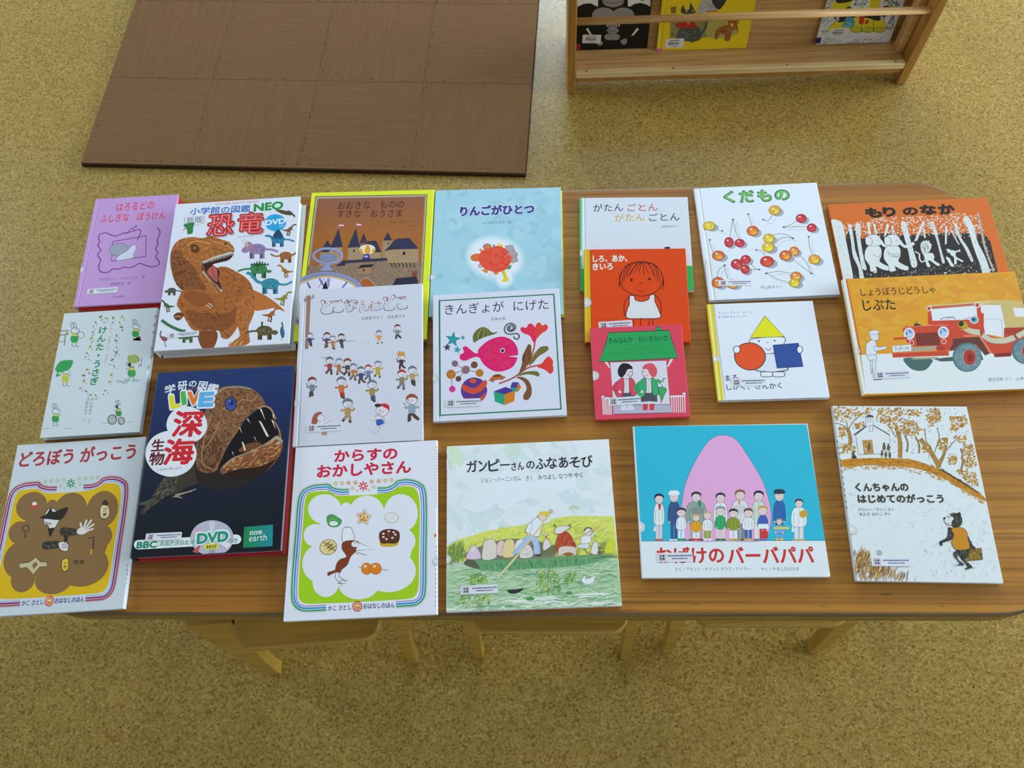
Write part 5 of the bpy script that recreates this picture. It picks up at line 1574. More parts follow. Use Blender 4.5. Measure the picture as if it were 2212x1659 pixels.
book((-0.4024, 0.4318, 0.5003), (0.06163, 0.00000, 0.04629), 0.2024, 0.2679, 0.0090,
     'white picture book covered with many tiny running children',
     base='d0d8ea', groove=0.0085, seed=445, stickers=[('label', 0.0208, 0.0214, 0.0549, 0.0127, 0.007), ('seal', -0.0043, 0.0646, 0.0121, 0.0121)],
     art='''
G 328,329 5.5 112 2582 174 2578 174 1627 126 1626
L 330 16.7 72 2484 237 2541
F 331,332 5.6 227 2567 223 2551 214 2545 204 2552 199 2569 202 2585 212 2591 222 2584
F 331,332 5.6 104 2525 101 2511 92 2506 83 2512 79 2526 82 2540 91 2545 100 2539
T 333 372 2225 550 2242 246 0.055|と
T 334 377 2230 544 2248 235 0.038|と
T 333 572 2241 720 2255 202 0.055|こ
T 334 577 2246 715 2261 190 0.038|こ
T 333 773 2238 889 2255 215 0.055|ち
T 334 778 2243 884 2261 204 0.038|ち
T 333 868 2270 985 2330 165 0.055|ゃ
T 334 873 2276 980 2336 154 0.038|ゃ
T 333 1000 2224 1156 2261 182 0.055|ん
T 334 1005 2229 1150 2268 171 0.038|ん
T 333 1182 2241 1347 2240 150 0.055|は
T 334 1187 2246 1342 2246 138 0.038|は
T 333 1405 2223 1596 2243 253 0.055|ど
T 334 1410 2228 1590 2249 242 0.038|ど
T 333 1625 2232 1773 2251 207 0.055|こ
T 334 1630 2237 1767 2257 196 0.038|こ
L 335 24.0 421 2471 418 2404
L 335 24.0 583 2442 653 2443
L 335 24.0 793 2442 798 2390
L 335 23.9 900 2393 969 2404
L 335 23.8 1189 2355 1186 2288
L 335 23.9 1285 2359 1319 2360
L 335 23.9 1449 2473 1445 2387
L 335 23.9 1641 2426 1711 2428
L 335 23.9 1049 2374 1041 2341
T 336 1029 2076 1742 2080 61 0|松岡享子さく　加古里子え
C 337 29.0 197 1746 203 1712 204 1693
C 337 29.0 206 1746 223 1716 220 1677
L 338 23.3 216 1675 241 1674
L 338 23.4 199 1695 218 1680
S 339 176 1811 221 1808 229 1744 202 1736 175 1748
C 339 19.7 179 1798 150 1788 132 1804
C 339 19.7 220 1796 249 1787 266 1820
E 340 127 1809 11.7 12.7 -4
E 340 270 1819 11.7 12.7 -4
F 340,341 4.7 242 1855 230 1824 199 1813 166 1828 152 1861 163 1892 195 1903 227 1888
S 342 151 1856 152 1890 194 1912 238 1885 242 1858 218 1874 178 1876
E 343 195 1853 4.5 4.9 -4
E 343 222 1852 4.5 4.9 -4
C 344 4.2 198 1836 209 1830 220 1835
C 345 33.4 473 1712 480 1673 481 1651
C 345 33.4 484 1712 457 1680 463 1635
L 338 26.9 469 1632 440 1634
L 338 26.9 476 1654 497 1636
S 346 450 1786 502 1783 510 1710 479 1701 448 1714
C 346 22.7 453 1772 420 1760 397 1812
C 346 22.7 500 1769 534 1759 554 1763
E 340 393 1784 13.5 14.6 -4
E 340 559 1763 13.5 14.6 -4
F 340,341 5.4 526 1838 512 1802 476 1789 439 1807 422 1844 436 1880 472 1893 509 1875
S 347 421 1839 423 1878 472 1903 522 1872 526 1841 499 1859 452 1862
E 343 446 1837 5.2 5.6 -4
E 343 477 1835 5.2 5.6 -4
C 344 4.9 449 1817 462 1811 475 1816
C 348 30.0 570 1669 576 1634 577 1614
C 348 30.0 579 1669 597 1638 593 1598
L 338 24.1 589 1596 614 1594
L 338 24.1 572 1617 591 1601
S 349 549 1736 596 1733 603 1667 575 1659 547 1671
C 349 20.4 552 1723 522 1712 503 1728
C 349 20.4 594 1720 624 1711 642 1745
E 340 498 1734 12.1 13.1 -3
E 340 647 1745 12.1 13.1 -3
F 340,341 4.9 617 1782 605 1750 572 1738 539 1754 524 1787 537 1819 569 1831 603 1815
S 350 523 1782 525 1818 569 1840 614 1812 617 1784 593 1801 551 1803
E 343 569 1780 4.7 5.0 -4
E 343 597 1778 4.7 5.0 -4
C 344 4.4 572 1762 583 1756 595 1760
C 351 31.1 707 1688 713 1651 713 1631
C 351 31.1 716 1688 734 1655 731 1614
L 338 25.0 726 1612 752 1610
L 338 25.0 709 1634 728 1617
S 352 685 1757 734 1754 741 1686 712 1677 683 1690
C 352 21.1 688 1744 657 1733 637 1750
C 352 21.1 732 1741 763 1732 781 1767
E 340 632 1755 12.6 13.6 -3
E 340 786 1767 12.6 13.6 -4
F 340,341 5.0 756 1805 743 1772 709 1760 675 1776 660 1811 673 1844 706 1856 741 1840
S 353 659 1806 661 1842 706 1866 753 1837 756 1808 732 1825 688 1827
E 343 706 1803 4.8 5.2 -4
E 343 735 1801 4.8 5.2 -4
C 344 4.5 709 1784 721 1778 733 1783
C 354 28.8 1316 1721 1343 1685 1366 1665
C 354 28.8 1325 1720 1301 1693 1306 1654
L 338 23.2 1310 1651 1286 1653
L 338 23.2 1361 1667 1379 1652
S 355 1297 1785 1342 1782 1347 1719 1320 1711 1294 1722
C 355 19.6 1299 1773 1271 1762 1252 1807
C 355 19.6 1340 1770 1369 1761 1387 1765
E 340 1248 1783 11.7 12.6 -4
E 340 1391 1764 11.6 12.6 -4
F 340,341 4.7 1363 1829 1351 1798 1319 1787 1287 1802 1274 1835 1286 1866 1318 1877 1350 1862
S 356 1273 1830 1276 1864 1318 1886 1361 1859 1363 1832 1341 1848 1300 1850
E 343 1294 1829 4.5 4.9 -4
E 343 1321 1827 4.5 4.9 -4
C 344 4.2 1297 1811 1308 1806 1319 1810
C 357 31.1 1615 1794 1644 1756 1668 1734
C 357 31.1 1625 1794 1598 1764 1603 1722
L 338 25.0 1608 1719 1582 1721
L 338 25.0 1663 1737 1683 1720
S 358 1595 1864 1643 1861 1649 1792 1620 1784 1591 1796
C 358 21.1 1598 1850 1566 1839 1547 1887
C 358 21.1 1641 1848 1672 1838 1692 1842
E 340 1542 1862 12.5 13.6 -4
E 340 1696 1842 12.5 13.6 -4
F 340,341 5.0 1667 1912 1653 1878 1619 1866 1585 1882 1571 1917 1584 1951 1618 1963 1653 1947
S 359 1570 1912 1573 1949 1618 1972 1664 1943 1667 1914 1643 1931 1599 1934
E 343 1592 1911 4.8 5.3 -4
E 343 1621 1909 4.8 5.3 -4
C 344 4.5 1595 1892 1607 1886 1619 1891
C 352 37.1 532 1261 511 1219 482 1196
C 352 37.1 544 1260 565 1222 561 1173
L 338 29.9 556 1170 587 1168
L 338 29.9 477 1199 500 1179
S 360 506 1343 564 1339 573 1258 538 1248 503 1262
C 360 25.3 509 1327 472 1314 448 1334
C 360 25.2 562 1324 600 1312 621 1354
E 340 442 1340 15.1 16.1 -3
E 340 627 1354 15.1 16.1 -3
F 340,341 6.0 591 1399 575 1360 535 1346 493 1365 475 1406 490 1446 531 1460 572 1441
S 361 474 1400 476 1444 530 1472 587 1437 591 1403 561 1423 509 1426
E 343 530 1397 5.8 6.2 -3
E 343 565 1395 5.8 6.2 -3
C 344 5.4 534 1375 549 1368 563 1373
C 362 34.9 683 1242 717 1199 744 1175
C 362 34.9 694 1241 665 1208 672 1162
L 338 28.1 677 1158 647 1160
L 338 28.1 739 1178 761 1159
S 363 658 1319 713 1316 721 1240 688 1230 655 1244
C 363 23.7 662 1304 627 1292 603 1345
C 363 23.7 711 1301 746 1290 768 1295
E 340 599 1317 14.2 15.2 -3
E 340 773 1295 14.2 15.1 -3
F 340,341 5.7 738 1372 724 1335 686 1322 646 1340 629 1379 644 1416 682 1430 721 1411
S 364 628 1373 631 1414 682 1440 735 1408 738 1375 710 1395 661 1397
E 343 654 1372 5.5 5.9 -3
E 343 687 1370 5.5 5.9 -3
C 344 5.1 657 1351 671 1344 685 1349
C 365 37.0 819 1216 797 1175 769 1152
C 365 37.0 830 1216 852 1178 847 1129
L 338 29.8 842 1126 873 1124
L 338 29.8 763 1155 787 1135
S 366 793 1298 851 1295 859 1214 825 1204 790 1218
C 366 25.2 797 1282 760 1269 736 1289
C 366 25.2 849 1279 887 1268 909 1310
E 340 730 1296 15.1 16.1 -3
E 340 915 1309 15.1 16.1 -3
F 340,341 6.0 879 1355 863 1316 822 1301 781 1320 763 1362 778 1401 819 1416 861 1396
S 367 762 1356 764 1399 819 1427 875 1392 879 1358 849 1378 797 1382
E 343 818 1352 5.8 6.2 -3
E 343 853 1350 5.8 6.2 -3
C 344 5.4 821 1330 836 1323 850 1329
C 368 35.8 918 1134 897 1093 869 1071
C 368 35.8 929 1133 950 1096 945 1049
L 338 28.8 940 1046 970 1044
L 338 28.8 864 1074 886 1055
S 369 893 1212 949 1209 957 1131 924 1121 890 1135
C 369 24.3 897 1197 861 1185 838 1204
C 369 24.3 947 1194 984 1183 1005 1224
E 340 832 1210 14.6 15.5 -3
E 340 1011 1223 14.6 15.5 -3
F 340,341 5.8 976 1267 961 1229 921 1216 881 1234 864 1274 879 1312 919 1326 959 1307
S 370 863 1268 866 1310 918 1337 972 1303 976 1270 947 1290 897 1293
E 343 917 1265 5.6 6.0 -3
E 343 951 1263 5.6 6.0 -3
C 344 5.2 921 1244 935 1237 949 1242
C 371 35.7 1038 1073 1072 1029 1100 1004
C 371 35.7 1049 1072 1019 1038 1026 990
L 338 28.7 1031 987 1001 989
L 338 28.7 1095 1007 1117 988
S 372 1014 1151 1069 1148 1077 1070 1044 1060 1010 1074
C 372 24.3 1017 1136 981 1123 957 1178
C 372 24.3 1067 1133 1104 1122 1126 1127
E 340 952 1149 14.6 15.5 -3
E 340 1131 1126 14.5 15.5 -3
F 340,341 5.8 1096 1206 1081 1168 1041 1154 1001 1173 984 1212 1000 1250 1039 1264 1079 1246
S 373 983 1207 986 1248 1039 1275 1093 1242 1096 1209 1068 1228 1017 1231
E 343 1010 1205 5.6 6.0 -3
E 343 1043 1203 5.6 6.0 -3
C 344 5.2 1013 1184 1027 1177 1041 1182
C 374 32.5 1156 1114 1136 1077 1111 1057
C 374 32.5 1166 1113 1184 1080 1180 1037
L 338 26.1 1175 1035 1203 1033
L 338 26.2 1106 1060 1127 1043
S 375 1134 1186 1185 1183 1191 1112 1161 1103 1130 1115
C 375 22.1 1137 1172 1104 1160 1083 1178
C 375 22.1 1182 1169 1216 1159 1235 1196
E 340 1078 1183 13.2 14.1 -3
E 340 1240 1196 13.2 14.1 -3
F 340,341 5.3 1209 1235 1195 1201 1159 1188 1123 1205 1107 1241 1121 1276 1157 1288 1194 1272
S 376 1106 1236 1109 1274 1157 1298 1206 1268 1209 1238 1183 1256 1137 1259
E 343 1156 1233 5.1 5.4 -3
E 343 1186 1231 5.1 5.4 -3
C 344 4.7 1159 1214 1171 1208 1184 1212
C 377 34.7 1306 1160 1285 1121 1259 1099
C 377 34.7 1317 1159 1337 1123 1332 1078
L 338 27.9 1327 1075 1356 1073
L 338 27.9 1253 1102 1275 1084
S 378 1284 1236 1338 1233 1344 1158 1312 1148 1279 1161
C 378 23.6 1287 1222 1252 1209 1230 1228
C 378 23.6 1335 1219 1371 1208 1392 1247
E 340 1224 1234 14.1 15.1 -3
E 340 1397 1247 14.1 15.1 -3
F 340,341 5.6 1364 1290 1349 1253 1311 1239 1272 1257 1255 1296 1271 1333 1309 1346 1348 1328
S 379 1254 1290 1258 1331 1309 1357 1361 1325 1364 1293 1337 1312 1288 1315
E 343 1307 1287 5.4 5.8 -3
E 343 1340 1285 5.4 5.8 -3
C 344 5.1 1310 1267 1324 1260 1337 1265
C 380 32.6 1678 1273 1708 1233 1734 1210
C 380 32.6 1688 1272 1660 1241 1665 1197
L 338 26.3 1671 1194 1643 1196
L 338 26.3 1729 1213 1749 1195
S 381 1657 1345 1708 1342 1713 1271 1683 1262 1652 1274
C 381 22.2 1660 1331 1627 1319 1606 1370
C 381 22.2 1705 1328 1738 1318 1759 1322
E 340 1601 1343 13.3 14.2 -3
E 340 1764 1322 13.2 14.2 -3
F 340,341 5.3 1733 1395 1718 1360 1682 1348 1646 1365 1631 1401 1646 1436 1682 1449 1718 1432
S 382 1630 1396 1633 1434 1682 1458 1730 1428 1733 1398 1707 1416 1662 1418
E 343 1654 1394 5.1 5.5 -3
E 343 1685 1392 5.1 5.5 -3
C 344 4.8 1657 1375 1669 1369 1682 1373
C 383 40.8 1687 951 1661 905 1630 880
C 383 40.7 1699 951 1722 909 1716 855
L 338 32.8 1709 852 1744 850
L 338 32.8 1623 884 1649 862
S 384 1661 1041 1724 1037 1731 949 1693 937 1655 953
C 384 27.7 1664 1024 1622 1009 1597 1031
C 384 27.7 1721 1021 1763 1008 1788 1054
E 340 1590 1039 16.7 17.7 -3
E 340 1795 1054 16.6 17.7 -3
F 340,341 6.6 1756 1104 1738 1060 1692 1045 1647 1066 1628 1111 1647 1155 1692 1171 1737 1149
S 385 1627 1105 1631 1152 1692 1183 1753 1145 1756 1107 1724 1130 1666 1133
E 343 1689 1101 6.4 6.8 -3
E 343 1727 1099 6.4 6.8 -3
C 344 6.0 1692 1077 1708 1069 1724 1075
C 386 40.8 1854 1004 1861 956 1861 929
C 386 40.8 1867 1003 1889 961 1883 908
L 338 32.8 1877 905 1912 902
L 338 32.9 1854 933 1880 911
S 387 1829 1094 1893 1090 1899 1001 1861 990 1822 1006
C 387 27.8 1832 1077 1790 1062 1765 1084
C 387 27.8 1889 1073 1931 1061 1957 1107
E 340 1758 1091 16.7 17.7 -3
E 340 1963 1107 16.7 17.7 -3
F 340,341 6.6 1925 1157 1906 1113 1861 1098 1815 1119 1796 1164 1815 1208 1860 1224 1906 1203
S 388 1795 1158 1800 1205 1860 1236 1921 1198 1925 1160 1893 1183 1835 1186
E 343 1857 1154 6.4 6.8 -3
E 343 1896 1152 6.4 6.8 -3
C 344 6.0 1861 1130 1877 1122 1893 1128
C 389 41.0 266 909 274 861 276 834
C 389 40.9 279 908 245 870 254 815
L 338 33.0 261 812 225 814
L 338 33.0 269 838 296 816
S 390 236 999 301 995 311 907 273 895 234 911
C 390 27.9 240 982 199 967 171 1030
C 390 27.8 298 978 340 966 366 971
E 340 166 996 16.8 17.7 -3
E 340 372 971 16.8 17.7 -3
F 340,341 6.7 330 1062 313 1018 268 1003 222 1024 201 1069 218 1113 263 1129 309 1107
S 391 200 1062 202 1110 262 1141 325 1103 330 1065 297 1088 239 1091
E 343 230 1061 6.5 6.8 -3
E 343 269 1058 6.5 6.8 -3
C 344 6.0 235 1037 251 1029 267 1035
C 392 45.1 730 866 739 813 740 784
C 392 45.1 744 865 770 819 765 760
L 338 36.3 758 756 797 754
L 338 36.3 732 788 761 764
S 393 699 965 770 961 780 863 738 851 695 868
C 393 30.7 703 946 657 930 628 954
C 393 30.7 767 942 813 928 840 979
E 340 621 962 18.5 19.5 -3
E 340 847 979 18.5 19.5 -3
F 340,341 7.3 803 1034 783 986 734 969 683 992 661 1042 680 1090 730 1108 781 1084
S 394 659 1035 663 1088 729 1121 798 1080 803 1038 767 1063 702 1066
E 343 728 1031 7.1 7.5 -3
E 343 771 1028 7.1 7.5 -3
C 344 6.6 733 1004 751 996 768 1002
C 395 44.8 1219 785 1227 732 1227 703
C 395 44.8 1233 784 1258 738 1252 679
L 338 36.1 1245 676 1284 674
L 338 36.1 1220 707 1249 683
S 396 1189 883 1259 879 1268 782 1226 769 1183 787
C 396 30.5 1193 864 1147 848 1118 872
C 396 30.5 1256 861 1302 847 1329 897
E 340 1111 880 18.4 19.4 -3
E 340 1336 897 18.4 19.4 -3
F 340,341 7.3 1293 952 1273 904 1224 887 1174 910 1152 960 1172 1008 1221 1025 1272 1002
S 397 1151 953 1154 1005 1221 1039 1289 997 1293 956 1257 980 1194 984
E 343 1219 949 7.1 7.5 -3
E 343 1262 946 7.1 7.5 -3
C 344 6.6 1223 922 1241 914 1259 920
C 398 48.6 841 474 812 420 775 390
C 398 48.5 857 473 885 424 879 361
L 338 39.0 871 357 913 355
L 338 39.1 767 395 799 369
S 399 808 581 885 576 895 471 850 458 803 476
C 399 33.1 812 560 763 543 731 569
C 399 33.1 881 556 931 541 961 596
E 340 723 577 20.0 21.0 -3
E 340 968 596 20.0 21.0 -3
F 340,341 7.9 921 655 900 603 846 585 791 610 767 663 788 715 842 734 897 709
S 394 765 655 769 712 841 748 916 704 921 659 882 685 812 689
E 343 840 651 7.7 8.1 -3
E 343 886 649 7.7 8.1 -3
C 344 7.1 845 623 864 614 883 621
C 338 54.6 1844 455 1896 389 1939 350
C 338 54.6 1862 454 1814 402 1823 330
L 338 43.9 1832 325 1785 327
L 338 43.9 1930 355 1965 326
S 400 1810 574 1896 569 1905 451 1853 436 1801 457
C 400 37.2 1814 551 1758 532 1723 616
C 400 37.2 1892 547 1948 530 1982 537
E 340 1715 571 22.5 23.6 -3
E 340 1991 537 22.4 23.6 -3
F 340,341 8.9 1939 658 1914 600 1853 579 1792 607 1766 668 1791 726 1853 747 1914 719
S 401 1764 659 1770 723 1853 764 1935 713 1939 663 1896 692 1818 697
E 343 1805 657 8.7 9.1 -3
E 343 1857 654 8.7 9.1 -3
C 344 8.0 1810 624 1831 614 1853 622
S 402 1614 1448 1656 1500 1707 1470 1724 1496 1733 1422 1657 1409
L 403 5.4 762 1711 865 1716
L 403 5.4 797 1719 900 1724
L 403 5.4 831 1713 934 1718
E 404 868 1640 5.2 5.6 -3
E 404 909 1645 5.2 5.6 -3
E 404 950 1650 5.2 5.6 -3
E 404 991 1655 5.2 5.6 -3
E 404 1032 1660 5.2 5.6 -3
E 404 1073 1665 5.2 5.6 -3
E 404 1114 1670 5.2 5.6 -3
E 404 1155 1675 5.2 5.6 -3
F 405,406 6.8 1274 417 1332 431 1390 410 1432 339 1400 271 1326 284 1300 346
C 405 37.3 1307 406 1258 374 1196 400
C 406 5.1 1307 384 1250 352 1187 378
C 405 37.3 1423 382 1489 405 1489 465
F 405,406 5.1 1342 283 1293 226 1250 160 1295 140 1351 240
F 405,406 5.1 1391 306 1425 287 1367 235 1342 257
S 407 1303 360 1390 367 1416 305 1359 270 1304 280
F 405,406 6.8 1488 500 1460 438 1390 415 1319 446 1289 511 1317 574 1387 597 1458 566
S 408 1354 613 1429 624 1492 587 1500 508 1463 536 1396 575
S 409 1270 617 1345 625 1371 582 1296 569
E 410 1355 508 10.0 10.5 -3
E 411 1397 488 13.3 13.9 -3
C 344 8.5 1323 475 1356 455 1372 472
F 412,413 5.1 287 368 323 505 413 543 440 516 382 484 371 363
F 405,406 5.1 491 435 475 396 433 382 390 401 371 441 387 480 429 494 472 475
L 405 37.4 421 360 569 395
L 406 5.1 455 333 594 394
F 414,406 5.1 540 182 527 164 495 159 462 168 448 187 460 204 493 210 526 201
L 415 5.3 457 1461 454 1466
L 415 5.3 511 1434 455 1466
L 415 5.3 481 1457 510 1463
L 415 5.3 487 1436 458 1466
L 415 5.3 419 1459 467 1465
L 415 5.3 502 1465 509 1463
L 415 5.3 425 1459 477 1465
L 415 5.3 463 1446 501 1463
L 415 5.3 425 1450 444 1467
L 415 5.3 389 1442 427 1468
L 415 5.3 415 1466 405 1469
L 415 5.3 436 1440 484 1464
L 416 5.1 1122 321 1143 303
L 416 5.1 1146 282 1167 267
L 416 5.1 1169 243 1191 232
L 416 5.1 1193 204 1215 196
L 416 5.0 1217 165 1239 160
''')

